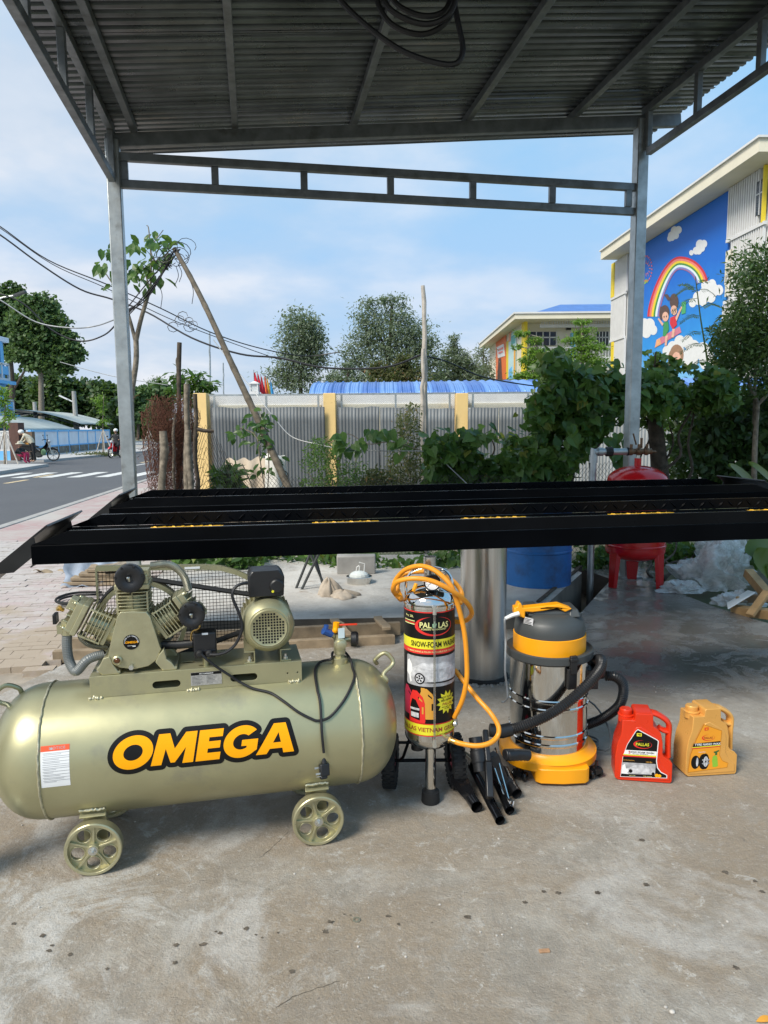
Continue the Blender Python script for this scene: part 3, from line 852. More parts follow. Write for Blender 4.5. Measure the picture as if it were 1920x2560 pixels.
for sgn, (na, nb) in ((-1, (-0.95, -0.40)), (1, (0.40, 0.95))):
 for e, inn in ((na, 1), (nb, -1)):
  part('side_beam', lambda b: b.prism(SIDE, (0, e, 0), X_, Z_, (0, inn * 0.05, 0)), M['black_beam'], lift, bevel=0.003)
  part('side_flange', lambda b: (b.prism(FLG, (0, e + inn * .0015, 0), X_, Z_, (0, inn * 0.010, 0)),
    ridges(b, -1.97, 1.97, lambda s_, t: (Vector((s_, e + inn * .0115, 1.008 + 0.044 * t)), Vector((0, inn, 0)), X_, Z_), 1, 0.055, 0.052, 0.006)), M['black_paint'], lift, smooth=0)
  part('flange_glint_strip', lambda b: b.box((0, e + inn * .0065, 1.0572), (3.965, .0095, .002)), M['black_edge'], lift, smooth=0)  # added glossy strip that gives the flange top its bright sky line
 lo_, hi_ = na + 0.05, nb - 0.05
 fl = part('tread_floor', lambda b: (b.box((0, (na + nb) / 2, 0.990), (4.2, hi_ - lo_, 0.012)),
   ridges(b, -2.08, 2.08, lambda s_, t: (Vector((s_, lo_ + (hi_ - lo_) * t, 0.9962)), Z_, X_, Y_), 11)), M['black_paint'], lift, smooth=0)
 segs = ((373, 556), (781, 949), (1157, 1319), (1527, 1690), (1875, 2060)) if sgn < 0 else ()
 for (pa, pb_) in segs:
  a = LF.at(pa, 1295, -0.5).x; c_ = LF.at(pb_, 1288, -0.5).x
  part('grip_marking', lambda b: (b.box(((a + c_) / 2, -0.66, 0.9972), (c_ - a, 0.40, 0.002)),
    ridges(b, a, c_, lambda s_, t: (Vector((s_, -0.86 + 0.4 * t, 0.9983)), Z_, X_, Y_), 9, 0.042, 0.03, 0.005)), M['yellow_mark'], lift, smooth=0)
 for e, inn in ((na, 1), (nb, -1)):
  for c_ in (-1, 1):
   part('flap_hinge', lambda b: b.cyl((c_ * 2.145, e + inn * .03, 0.965), (c_ * 2.145, e + inn * .10, 0.965), 0.018, n=12), M['black_paint'], lift)
 for c_ in (-1, 1):
  # end flap hinged on the runway, hanging at a slant, with bent side lips
  def flap(b):
   p0, p1 = Vector((c_ * 2.065, 0, 1.075)), Vector((c_ * 2.58, 0, 0.665))
   d = (p1 - p0).normalized(); nn = Vector((-d.z * c_, 0, d.x * c_)); nn = nn if nn.z > 0 else -nn
   m_ = (p0 + p1) / 2
   for q in (na + 0.02, ):
    vs = []
    for yy in (na + .012, nb - .012):
     for pp in (p0, p1):
      for hh in (0, 0.008): vs.append(pp + nn * hh + Vector((0, yy, 0)))
    b.add(vs, [(0, 2, 3, 1), (4, 5, 7, 6), (0, 1, 5, 4), (2, 6, 7, 3), (0, 4, 6, 2), (1, 3, 7, 5)])
   for yy in (na + .012, nb - .018):
    A = [p0 + d * .07, p0 + d * .30, p0 + d * .22 - nn * .055, p0 + d * .10 - nn * .055]
    vs = [p + Vector((0, yy, 0)) for p in A] + [p + Vector((0, yy + .006, 0)) for p in A]
    b.add(vs, [(0, 1, 2, 3), (7, 6, 5, 4), (0, 4, 5, 1), (1, 5, 6, 2), (2, 6, 7, 3), (3, 7, 4, 0)])
  part('end_flap', flap, M['flap'], lift, smooth=0)
for s_ in (-0.22, 0.22):
 part('cross_beam', lambda b: b.box((s_, 0.2, 0.88), (0.12, 1.30, 0.08)), M['black_paint'], lift, bevel=0.006)
part('centre_plate', lambda b: b.box((0.02, 0, 0.952), (0.52, 0.77, 0.05)), M['black_paint'], lift, bevel=0.004)
part('piston', lambda b: b.cyl((0, 0, -0.05), (0, 0, 0.80), 0.132, n=64), M['brushed'], lift)
part('piston_seal', lambda b: b.lathe([(0.133, 0.001), (0.152, 0.001), (0.150, 0.014), (0.136, 0.020), (0.133, 0.020)], n=48), M['rubber'], lift)
cr_ = MB()
for k in range(60):
 a = random.uniform(math.pi, 2 * math.pi); r_ = random.uniform(0.150, 0.185); q = random.uniform(0.004, 0.012)
 c_ = LF.o + LF.ex * (r_ * math.cos(a)) + LF.n * (r_ * math.sin(a))
 cr_.ball((c_.x, c_.y, q * 0.3), q, 6, 4, (1, 1, 0.6))
tag(cr_.build('grout_crumbs', M['concrete_post'], smooth=0), kind='stuff')
# ================================================================== THE AIR COMPRESSOR
CF = Frame((-0.644, 2.443, 0), 0.216)
comp = thing('air_compressor', 'champagne green piston air compressor on a horizontal tank with four iron wheels', 'compressor', tuple(CF.o), CF.yaw)
TR, TZ = 0.225, 0.365
cA = lambda x, y, off: CF.at(x, y, off)
def c1(x, y, off): return CF.at(x * .33756, 1380 + y * .33756, off)
def c2(x, y, off): return CF.at(400 + x * .36166, 1380 + y * .36166, off)
def c3(x, y, off): return CF.at(x * .60277, 1650 + y * .60277, off)
def on_tank(px, py, r=TR):
 """where the line of sight through a photo pixel meets the tank's barrel, in the compressor's frame"""
 d = ray(px, py); o = CP - CF.o
 dn, dz = d.dot(CF.n), d.z; on, oz = o.dot(CF.n), o.z - TZ
 A, B, C_ = dn * dn + dz * dz, on * dn + oz * dz, on * on + oz * oz - r * r
 disc = max(0, B * B - A * C_)
 t = (-B - math.sqrt(disc)) / A
 P = o + d * t
 return Vector((P.dot(CF.ex), P.dot(CF.n), P.z))
prof = []
for k in range(15):
 t = k / 14 * math.pi / 2
 prof.append((TR * math.sin(t) ** 0.86, -0.69 + 0.17 * (1 - math.cos(t) ** 0.9)))
prof = prof + [(TR, -0.2), (TR, 0.2)] + [(r, -h) for r, h in prof[::-1]]
part('tank', lambda b: b.lathe(prof, (0, 0, TZ), (1, 0, 0), 96), M['champagne'], comp, smooth=50)
for sx in (-0.508, 0.528):
 def ring(b):
  pts = [(sx + random.gauss(0, 0.0008), (TR + 0.0008) * math.cos(a), TZ + (TR + 0.0008) * math.sin(a)) for a in np.linspace(0, 2 * math.pi, 120, endpoint=False)]
  b.tube(pts, 0.0042, 6, closed=True)
 part('weld_seam', ring, M['weld'], comp, smooth=60)
part('handle', lambda b: b.tube(spline([c2(1500, 772, .02), c2(1488, 742, .01), c2(1556, 697, 0), c2(1612, 765, -.01), c2(1545, 842, -.03), c2(1566, 884, -.04), c2(1560, 905, -.03)], 5), 0.008, 10), M['champagne'], comp)
part('handle', lambda b: b.tube(spline([c1(165, 1060, .02), c1(140, 1010, .01), c1(40, 988, .0), c1(-45, 1060, -.01), c1(-10, 1110, -.03), c1(55, 1130, -.04), c1(82, 1175, -.05), c1(60, 1210, -.04)], 5), 0.008, 10), M['champagne'], comp)
# wheels
WR = 0.09
def wheel_mesh():
 b = MB()
 outer = ell(0, 0, WR - 0.006, WR - 0.006, 48)
 holes = [ell(0.052 * math.cos(a), 0.052 * math.sin(a), 0.0225, 0.0225, 18) for a in [math.pi / 2 + math.pi / 5 + 2 * math.pi * k / 5 for k in range(5)]]
 b.prism(outer, (0, -0.004, 0), (1, 0, 0), (0, 0, 1), (0, 0.008, 0), holes)
 b.lathe([(WR - 0.012, -0.02), (WR - 0.003, -0.021), (WR, -0.017), (WR, 0.017), (WR - 0.003, 0.021), (WR - 0.012, 0.02), (WR - 0.010, 0.006), (WR - 0.010, -0.006), (WR - 0.012, -0.02)], (0, 0, 0), (0, -1, 0), 56)
 for k in range(5):
  a = math.pi / 2 + 2 * math.pi * k / 5
  d = Vector((math.cos(a), 0, math.sin(a)))
  b.bar(d * 0.016 + Vector((0, -0.006, 0)), d * (WR - 0.009) + Vector((0, -0.005, 0)), 0.007, 0.010, (0, 1, 0))
 for a in [math.pi / 2 + math.pi / 5 + 2 * math.pi * k / 5 for k in range(5)]:
  b.lathe([(0.0215, -0.007), (0.0245, -0.007), (0.0245, 0.007), (0.0215, 0.007), (0.0215, -0.007)], (0.052 * math.cos(a), 0, 0.052 * math.sin(a)), (0, -1, 0), 18)
 b.cyl((0, -0.024, 0), (0, 0.024, 0), 0.018, n=20)
 return b
def axle_bolt():
 b = MB(); b.cyl((0, -0.026, 0), (0, -0.025, 0), 0.0145, n=20); b.cyl((0, -0.034, 0), (0, -0.026, 0), 0.0095, n=6); b.cyl((0, -0.042, 0), (0, -0.034, 0), 0.005, n=10)
 return b
w0 = None
for wx in (-0.366, 0.373):
 for wy in (-0.178, 0.178):
  if w0 is None:
   w0 = wheel_mesh().build('wheel', M['cast'], comp, smooth=35, bevel=0.0012)
   axle_bolt().build('axle_bolt', M['bolt'], w0)
  else:
   o = w0.copy(); COL.objects.link(o)
   for ch in w0.children:
    c_ = ch.copy(); COL.objects.link(c_); c_.parent = o
  w = w0 if (wx < 0 and wy < 0) else o
  w.location = (wx, wy, WR); w.rotation_euler = (0, random.uniform(0, 1.2) if wx > 0 else 0.05, (0.0 if wy < 0 else math.pi))
  sg = 1 if wy > 0 else -1
  yb = sg * 0.135
  ztop = TZ - math.sqrt(TR ** 2 - 0.150 ** 2)
  def brk(b):
   b.box((wx, yb, (0.075 + ztop) / 2 + .004), (0.074, 0.006, ztop - 0.075))
   b.box((wx, sg * 0.155, ztop + 0.006), (0.082, 0.045, 0.006), Matrix.Rotation(sg * -0.55, 3, 'X'))
   b.box((wx - 0.034, sg * 0.122, (0.09 + ztop) / 2), (0.006, 0.028, ztop - 0.09))
   b.box((wx + 0.034, sg * 0.122, (0.09 + ztop) / 2), (0.006, 0.028, ztop - 0.09))
   b.cyl((wx, sg * 0.12, WR), (wx, sg * 0.17, WR), 0.009, n=12)
  bk = part('wheel_bracket', brk, M['champagne'], comp, smooth=0, bevel=0.0015)
  part('weld_bead', lambda b: b.tube([(wx - .04 + .08 * k / 14, sg * .173, ztop + .019 + random.gauss(0, .001)) for k in range(15)], [0.004 + random.random() * .0015 for k in range(15)], 6), M['weld'], bk)
# saddle plate on the tank
SY, ST = 0.10, 0.64
sx0, sx1 = cA(223, 1694, -SY).x, cA(754, 1653, -SY).x
SB = TZ + math.sqrt(TR ** 2 - SY ** 2)
def slot(x0, x1, z0, z1):
 r = (z1 - z0) / 2; cz_ = (z0 + z1) / 2
 return ell(x0 + r, cz_, r, r, 10, math.pi / 2, 3 * math.pi / 2) + ell(x1 - r, cz_, r, r, 10, -math.pi / 2, math.pi / 2)
def saddle(b):
 hs = []
 for (p, q) in ((c1(1130, 1012, -SY), c1(1336, 948, -SY)), (c2(488, 900, -SY), c2(672, 834, -SY))):
  zc_ = (p.z + q.z) / 2
  hs.append(slot(p.x, q.x, zc_ - 0.0125, zc_ + 0.0125))
 for q in (c2(882, 838, -SY), c2(951, 832, -SY)): hs.append(ell(q.x, q.z, 0.0032, 0.0032, 8))
 b.prism([(sx0, SB + .001), (sx1, SB + .001), (sx1, ST), (sx0, ST)], (0, -SY, 0), (1, 0, 0), (0, 0, 1), (0, 0.004, 0), hs)
 b.prism([(sx0, SB + .001), (sx1, SB + .001), (sx1, ST), (sx0, ST)], (0, SY, 0), (1, 0, 0), (0, 0, 1), (0, -0.004, 0))
 tops = []
 for q, rx, ry in ((c2(190, 722, -.02), .025, .012), (c2(308, 776, -.065), .02, .01)): tops.append(ell(q.x, q.y, rx, ry, 16))
 b.prism([(sx0, -SY + .0005), (sx1, -SY + .0005), (sx1, SY - .0005), (sx0, SY - .0005)], (0, 0, ST - 0.004), (1, 0, 0), (0, 1, 0), (0, 0, 0.0045), tops)
part('saddle_plate', saddle, M['champagne'], comp, smooth=0, bevel=0.0008)
for q, w_ in ((c1(718, 1082, -SY), .028), (c1(1430, 1026, -SY), .027), (c2(928, 898, -SY), .026)):
 def wb(b):
  for k in range(16):
   b.ball((q.x + random.uniform(-w_, w_) * .8, -SY - .002 + random.gauss(0, .0015), SB + random.gauss(0.001, .002)), random.uniform(.004, .0065), 7, 5)
 part('weld_bead', wb, M['weld'], comp, smooth=80)
# nameplate
p, q = c1(1416, 1012, -SY - .001), c1(1642, 914, -SY - .001)
pz0, pz1 = ST - 0.058, ST - 0.012
npx0, npx1 = p.x, q.x
pl = part('nameplate', lambda b: b.box(((npx0 + npx1) / 2, -SY - .0012, (pz0 + pz1) / 2), (npx1 - npx0, 0.001, pz1 - pz0)), M['p_plate'], comp, smooth=0)
part('nameplate_print', lambda b: (b.flat2d(rect2d(npx0 + .001, pz1 - .010, npx1 - .001, pz1 - .0005), lambda u, v: (u, -SY - .0021, v)),
  [b.flat2d(rect2d(npx0 + .004, pz1 - .016 - k * .0048, npx0 + .03 + random.random() * .012, pz1 - .0152 - k * .0048), lambda u, v: (u, -SY - .0021, v)) for k in range(6)],
  [b.flat2d(rect2d(npx0 + .052, pz1 - .016 - k * .0048, npx0 + .07 + random.random() * .02, pz1 - .0152 - k * .0048), lambda u, v: (u, -SY - .0021, v)) for k in range(6)]), M['p_black'], pl, smooth=0)
part('nameplate_title', lambda b: b.flat2d(move2d(text2d('AIR COMPRESSOR', .0042, .015), (npx0 + npx1) / 2, pz1 - .0053), lambda u, v: (u, -SY - .0026, v)), M['p_white'], pl, smooth=0)
# --- pump
pump_front = -0.09
outline = [c1(x, y, pump_front) for x, y in ((798, 770), (826, 828), (880, 856), (1000, 870), (1100, 846), (1160, 800), (1192, 720), (1150, 590), (1112, 478), (1086, 446), (985, 440), (890, 446), (866, 480), (836, 600))]
part('crankcase', lambda b: b.prism([(p.x, max(p.z, ST + .008)) for p in outline], (0, pump_front, 0), (1, 0, 0), (0, 0, 1), (0, 0.16, 0)), M['cast'], comp, smooth=50, bevel=0.024, seg=5)
def foot(b, pts, y0, y1):
 b.prism([(p.x, p.z) for p in pts], (0, y0, 0), (1, 0, 0), (0, 0, 1), (0, y1 - y0, 0))
FL = [Vector((c1(710, 0, -.09).x, 0, ST + .001)), Vector((c1(845, 0, -.09).x, 0, ST + .001)), c1(842, 835, -.09), c1(812, 770, -.09), c1(765, 785, -.09), c1(735, 845, -.09), c1(712, 868, -.09)]
FR_ = [Vector((c1(1165, 0, -.09).x, 0, ST + .001)), Vector((c1(1275, 0, -.09).x, 0, ST + .001)), c1(1272, 815, -.09), c1(1235, 790, -.09), c1(1215, 712, -.09), c1(1175, 760, -.09), c1(1150, 815, -.09)]
for F_ in (FL, FR_):
 part('pump_foot', lambda b: (foot(b, F_, -0.095, -0.068), foot(b, F_, 0.03, 0.06), b.box(((F_[0].x + F_[1].x) / 2, -.018, ST + .0065), (abs(F_[1].x - F_[0].x), .15, .011))), M['cast'], comp, smooth=0, bevel=0.003)
for xx in (c1(1232, 810, -.08).x, c1(735, 860, -.08).x):
 part('foot_bolt', lambda b: (b.cyl((xx, -.082, ST + .011), (xx, -.082, ST + .018), .009, n=6), b.cyl((xx, -.082, ST + .018), (xx, -.082, ST + .030), .004, n=8)), M['bolt'], comp)
CX, CZ_ = -0.222, 0.735
def fin_cyl(b, T):
 """one finned cylinder with its head, along +Z of T, foot at the origin"""
 b.X = T
 b.cyl((0, 0, 0.06), (0, 0, 0.165), 0.044, n=24)
 b.box((0, 0, 0.094), (0.10, 0.095, 0.012))
 for k in range(7):
  z = 0.104 + k * 0.0115
  sq = []
  w_ = 0.056 + 0.002 * math.sin(k * 2.1)
  for cx_, cy_, a0 in ((1, 1, 0), (-1, 1, 90), (-1, -1, 180), (1, -1, 270)):
   for j in range(4):
    a = rad(a0 + 30 * j)
    sq.append((cx_ * (w_ - .018) + .018 * math.cos(a), cy_ * (w_ - .018) + .018 * math.sin(a)))
  b.prism(sq, (0, 0, z), (1, 0, 0), (0, 1, 0), (0, 0, 0.0032))
 for sx_ in (-1, 1):
  b.box((sx_ * 0.048, -0.05, .139), (.006, .008, .075)); b.box((0, -0.052, .139), (.004, .008, .075))
 b.X = None
def head(b, T):
 b.X = T
 b.box((0, 0, 0.193), (0.112, 0.112, 0.018)); b.box((0, 0, 0.212), (0.106, 0.104, 0.022))
 for k in range(5):
  b.box((-0.044 + k * 0.022, 0, 0.230), (0.005, 0.10, 0.018))
 b.box((0.036, -0.02, 0.236), (0.04, 0.05, 0.026))
 for sx_ in (-1, 1):
  for sy_ in (-1, 1):
   b.cyl((sx_ * .046, sy_ * .046, .2), (sx_ * .046, sy_ * .046, .232), .007, n=6)
 b.X = None
for ang_, dy in ((0, 0), (-62, 0.0), (58, 0.0)):
 T = Matrix.Translation((CX, -0.012, CZ_)) @ Matrix.Rotation(rad(ang_), 4, 'Y')
 fc = part('cylinder', lambda b: fin_cyl(b, T), M['cast'], comp, smooth=0, bevel=0.0008)
 part('cylinder_head', lambda b: head(b, T), M['cast'], fc, smooth=0, bevel=0.003)
def air_filter(p, r):
 y0 = p.y
 o = part('air_filter', lambda b: b.lathe([(0.0, -.005), (.012, -.004), (.013, .0), (.020, .002), (.024, .004), (r * .8, .006), (r * .93, .004), (r, -.003), (r, -.026), (r * .96, -.03), (r * .5, -.032)], (p.x, y0, p.z), (0, -1, 0), 40, uref=(0, 0, 1)), M['black_plastic'], comp, smooth=40)
 part('filter_screw', lambda b: (b.cyl((p.x, y0 - .001, p.z - .006), (p.x, y0 - .009, p.z + .006), .004, n=8), b.ball((p.x - .003, y0 - .007, p.z + .004), .005, 7, 5)), M['bolt'], o)
 for k in range(7):
  a = 2 * math.pi * k / 7 + .3
  part('filter_clip', lambda b: b.cyl((p.x + r * .9 * math.cos(a), y0 - .007, p.z + r * .9 * math.sin(a)), (p.x + r * .9 * math.cos(a), y0 + .004, p.z + r * .9 * math.sin(a)), .004, n=8), M['black_gloss'], o)
 part('filter_neck', lambda b: b.cyl((p.x, y0 + .025, p.z), (p.x, -.05, p.z), .022, n=16), M['cast'], o)
air_filter(c1(957, 200, -.115), 0.0475)
air_filter(c1(1420, 470, -.115), 0.0440)
# small fittings on the pump
q = c1(1030, 462, -.06)
part('oil_cap', lambda b: (b.cyl((q.x, q.y, q.z - .012), (q.x, q.y, q.z + .004), .011, n=16)), M['black_plastic'], comp)
part('oil_filler', lambda b: (b.cyl((q.x, q.y, q.z - .035), (q.x, q.y, q.z - .012), .013, n=16)), M['cast'], comp)
q = c1(870, 800, pump_front)
sg_ = part('oil_sight_glass', lambda b: b.lathe([(.016, 0), (.016, .008), (.012, .011), (.010, .008), (0.0, .007)], (q.x, pump_front - .0, q.z), (0, -1, 0), 24, uref=(0, 0, 1)), M['cast'], comp)
part('glass', lambda b: b.lathe([(.0095, .008), (.006, .011), (0, .012)], (q.x, pump_front, q.z), (0, -1, 0), 16, uref=(0, 0, 1)), pmat('amber sight glass', (.10, .035, .01), .15), sg_)
q = c1(975, 846, pump_front)
part('drain_bolt', lambda b: (b.cyl((q.x, pump_front - .004, q.z), (q.x, pump_front - .018, q.z), .0085, n=6)), M['bolt'], comp)
# round badge
q = c1(973, 667, pump_front); by = pump_front - .0012
bd = part('badge', lambda b: b.flat2d(poly2d([ell(0, 0, .0258, .0258, 36)]), lambda u, v: (q.x + u, by, q.z + v)), M['p_black'], comp, smooth=0)
def arc_text(b, s, R_, h, a_mid, span, y, flip=False):
 n_ = len(s)
 for i, ch in enumerate(s):
  if ch == ' ': continue
  a = a_mid + span * (0.5 - (i + .5) / n_)
  vf = move2d(move2d(text2d(ch, h, .02), 0, 0, a - math.pi / 2), R_ * math.cos(a), R_ * math.sin(a))
  b.flat2d(vf, lambda u, v: (q.x + u, y, q.z + v))
part('badge_lettering', lambda b: (arc_text(b, 'PISTON AIR COMPRESSOR', .0215, .0038, math.pi / 2, rad(196), by - .0006),
  b.flat2d(rect2d(-.013, -.0125, .013, -.0115), lambda u, v: (q.x + u, by - .0006, q.z + v)), b.flat2d(rect2d(.003, -.016, .013, -.0135), lambda u, v: (q.x + u, by - .0006, q.z + v))), M['p_white'], bd, smooth=0)
part('badge_name', lambda b: b.flat2d(text2d('OMEGA', .0072, .03, .2, 1.15), lambda u, v: (q.x + u, by - .0006, q.z + v)), M['p_orange'], bd, smooth=0)
# flywheel, belt, motor
FW_C = Vector((CX + 0.005, 0.125, CZ_ + 0.02)); FW_R = 0.158
def fly(b):
 b.lathe([(FW_R - .016, -.022), (FW_R, -.022), (FW_R, .022), (FW_R - .016, .022), (FW_R - .016, -.022)], FW_C, (0, -1, 0), 56)
 for k in range(5):
  a = 2 * math.pi * k / 5 + .4
  b.bar(FW_C, FW_C + Vector((math.cos(a), 0, math.sin(a))) * (FW_R - .01), .028, .014, (0, 1, 0))
 b.cyl(FW_C + Vector((0, -.04, 0)), FW_C + Vector((0, .03, 0)), .032, n=20)
part('flywheel', fly, M['cast'], comp, smooth=35)
MC = c2(752, 528, -.135)            # centre of the fan cover face
PUL = Vector((MC.x, 0.125, MC.z)); PR = 0.045
pts = []
dv_ = PUL - FW_C; dl = dv_.length; be = math.asin((FW_R - PR) / dl); th = math.atan2(dv_.z, dv_.x)
for k in range(40):
 a = th + math.pi / 2 - be + (2 * math.pi - math.pi + 2 * be) * k / 39
 pts.append(FW_C + Vector((math.cos(a), 0, math.sin(a))) * (FW_R + .004))
for k in range(20):
 a = th - math.pi / 2 + be + (math.pi - 2 * be) * k / 19
 pts.append(PUL + Vector((math.cos(a), 0, math.sin(a))) * (PR + .004))
for dy in (-.010, .010):
 part('drive_belt', lambda b: b.tube([p + Vector((0, dy, 0)) for p in pts], .0075, 6, closed=True), M['rubber'], comp)
part('motor_pulley', lambda b: b.cyl(PUL + Vector((0, -.022, 0)), PUL + Vector((0, .022, 0)), PR, n=28), M['cast'], comp)
def motor(b):
 o = (MC.x, 0, MC.z)
 b.lathe([(.03, .10), (.076, .10), (.076, -.055), (.03, -.055)], o, (0, 1, 0), 40, uref=(0, 0, 1))
 for k in range(28):
  a = 2 * math.pi * k / 28
  d = Vector((math.cos(a), 0, math.sin(a)))
  b.bar(Vector(o) + d * .082 + Vector((0, -.05, 0)), Vector(o) + d * .082 + Vector((0, .095, 0)), .004, .016, d)
 b.cyl((MC.x, .1, MC.z), (MC.x, .13, MC.z), .012, n=12)
part('motor_body', motor, M['champagne'], comp, smooth=0)
mr = 0.0905
fc_ = part('fan_cover', lambda b: b.lathe([(.0, .068), (.058, .068), (.062, .070), (.066, .064), (.070, .064), (.083, .050), (mr, .035), (mr, -.03)], (MC.x, MC.y + .068, MC.z), (0, -1, 0), 56, uref=(0, 0, 1)), M['champagne'], comp, smooth=40)
def vents(b):
 for i in range(-5, 6):
  for j in range(-5, 6):
   x, z = i * .0098, j * .0098
   if math.hypot(x, z) < .055 and (i, j) != (0, 0):
    b.box((MC.x + x, MC.y - .0003, MC.z + z), (.0064, .0012, .0064))
part('vent_black_square', vents, M['p_black'], fc_, smooth=0)  # proud black squares painted in for the dark inside the vent openings
for sx_, px_ in ((-1, 640), (1, 890)):
 xx = c2(px_ - 20, 740, -.09).x
 part('motor_foot', lambda b: (b.box((xx, -.01, ST + .003), (.036, .16, .005)), b.box((xx - sx_ * .017, -.01, ST + .022), (.004, .16, .043)), b.box((xx, -.01, ST + .042), (.036, .16, .004))), M['champagne'], comp, smooth=0, bevel=.001)
 part('foot_bolt', lambda b: (b.cyl((xx, -.078, ST + .006), (xx, -.078, ST + .014), .009, n=6), b.cyl((xx, -.078, ST + .012), (xx, -.078, ST + .024), .0045, n=8)), M['bolt'], comp)
cb0, cb1 = c2(612, 312, -.07), c2(850, 120, -.07)
cbx = part('capacitor_box', lambda b: b.prism([(cb0.x, cb0.z), (cb1.x, cb0.z), (cb1.x + .004, cb1.z - .02), (cb1.x - .012, cb1.z), (cb0.x + .012, cb1.z), (cb0.x, cb1.z - .018)], (0, -.085, 0), (1, 0, 0), (0, 0, 1), (0, .105, 0)), M['black_plastic'], comp, bevel=.006, seg=3, smooth=40)
q2 = c2(808, 236, -.088)
part('box_lid', lambda b: b.box(((cb0.x + cb1.x) / 2, -.03, cb1.z - .006), (cb1.x - cb0.x - .03, .1, .01)), M['black_plastic'], cbx, bevel=.003)
part('round_cover', lambda b: b.lathe([(0, .012), (.020, .012), (.024, .008), (.026, 0)], (q2.x, -.085, q2.z), (0, -1, 0), 28, uref=(0, 0, 1)), M['black_plastic'], cbx)
part('yellow_sticker', lambda b: b.flat2d(poly2d([ell(q2.x - .015, q2.z - .016, .0045, .0045, 14)]), lambda u, v: (u, -.0975, v)), M['p_yellow'], cbx, smooth=0)
part('white_sticker', lambda b: b.flat2d(rect2d((cb0.x + cb1.x) / 2 - .022, 0, (cb0.x + cb1.x) / 2 + .022, .012), lambda u, v: (u, -.068 + v, cb1.z - .0003)), M['p_white'], cbx, smooth=0)
# pressure switch
ps0, ps1 = c1(1436, 800, -.09), c1(1600, 590, -.09)
psw = part('pressure_switch', lambda b: b.box(((ps0.x + ps1.x) / 2, -.065, (ps0.z + ps1.z) / 2 + .004), (ps1.x - ps0.x, .06, ps1.z - ps0.z - .008)), M['black_plastic'], comp, bevel=.006, seg=3, smooth=40)
part('switch_plate', lambda b: b.box(((ps0.x + ps1.x) / 2, -.0955, ps0.z + .020), (ps1.x - ps0.x - .008, .003, .026)), M['black_gloss'], psw, bevel=.002)
for px_ in (1478, 1548):
 q3 = c1(px_, 752, -.1)
 part('cable_gland', lambda b: b.lathe([(.011, 0), (.011, .012), (.007, .018)], (q3.x, -.096, q3.z), (0, -1, 0), 14, uref=(0, 0, 1)), M['rubber'], psw)
q3 = c1(1518, 604, -.09)
part('switch_label', lambda b: b.flat2d(rect2d(q3.x - .010, q3.z - .003, q3.x + .010, q3.z + .004), lambda u, v: (u, -.0956, v)), M['p_white'], psw, smooth=0)
part('switch_stem', lambda b: (b.cyl(((ps0.x + ps1.x) / 2, -.065, ST - .05), ((ps0.x + ps1.x) / 2, -.065, ps0.z + .01), .011, n=12)), M['cast'], comp)
part('air_line', lambda b: b.tube(spline([c1(1420, 690, -.05), c1(1415, 640, -.05), c1(1425, 590, -.05), c1(1475, 565, -.06), c1(1478, 530, -.06)], 6), .0035, 8), M['brass'], comp)
part('manifold_pipe', lambda b: b.tube([c1(1200, 690, -.04), c1(1330, 688, -.05), c1(1430, 680, -.055)], .014, 12), M['black_plastic'], comp)
part('motor_cable', lambda b: b.tube(spline([c2(x, y, o) for x, y, o in ((345, 708, -.118), (400, 708, -.125), (460, 690, -.125), (520, 640, -.12), (560, 560, -.12), (568, 500, -.12), (545, 420, -.12), (510, 340, -.12), (500, 290, -.12), (520, 245, -.115), (560, 222, -.11), (605, 214, -.10))], 6), .0052, 8), M['cable'], comp)
# hoses
def ribbed(b, pts, r, n=14, pitch=.004, depth=.0018, k_=12):
 P = spline(pts, k_)
 # even spacing along the curve
 L_ = [0]
 for i in range(1, len(P)): L_.append(L_[-1] + (P[i] - P[i - 1]).length)
 m_ = int(L_[-1] / (pitch / 2)); out = []; j = 0
 for i in range(m_ + 1):
  s_ = L_[-1] * i / m_
  while j < len(L_) - 2 and L_[j + 1] < s_: j += 1
  t = (s_ - L_[j]) / max(1e-9, L_[j + 1] - L_[j])
  out.append(P[j].lerp(P[j + 1], t))
 b.tube(out, [r - (depth if i % 2 else 0) for i in range(len(out))], n)
M['steel_hose'] = pmat('ribbed steel tube', (0.36, 0.35, 0.28), 0.35, 0.8, 0.15, 20)
M['grey_hose'] = pmat('grey flexible hose', (0.17, 0.18, 0.175), 0.45, 0.2, 0.1, 12)
part('discharge_tube', lambda b: ribbed(b, [c1(1120, 100, -.02), c1(1230, 92, -.03), c1(1310, 122, -.04), c1(1368, 190, -.05), c1(1398, 285, -.055)], .0135), M['steel_hose'], comp, smooth=0)
part('discharge_tube', lambda b: ribbed(b, [c1(595, 600, -.0), c1(615, 650, -.02), c1(680, 690, -.02), c1(800, 705, -.02)], .0115), M['steel_hose'], comp, smooth=0)
part('intake_hose', lambda b: ribbed(b, [c1(500, 590, -.03), c1(495, 680, -.03), c1(508, 790, -.03), c1(540, 862, -.04), c1(566, 882, -.05), c1(590, 862, -.05), c1(640, 805, -.05), c1(700, 775, -.04), c1(765, 760, -.03)], .0165, 16, .006, .0008), M['grey_hose'], comp, smooth=0)
part('elbow', lambda b: (b.tube([c1(497, 500, -.03), c1(500, 560, -.03), c1(500, 610, -.03)], .02, 12), b.box(c1(468, 560, -.02), (.03, .05, .03))), M['cast'], comp)
q4 = c1(412, 490, 0)
part('head_plug', lambda b: b.box(q4, (.012, .04, .034)), M['black_plastic'], comp, bevel=.002)
part('brass_valve', lambda b: (b.cyl(c1(470, 430, -.02), c1(425, 412, -.03), .007, n=10), b.cyl(c1(440, 418, -.025), c1(432, 414, -.028), .011, n=6)), M['brass'], comp)
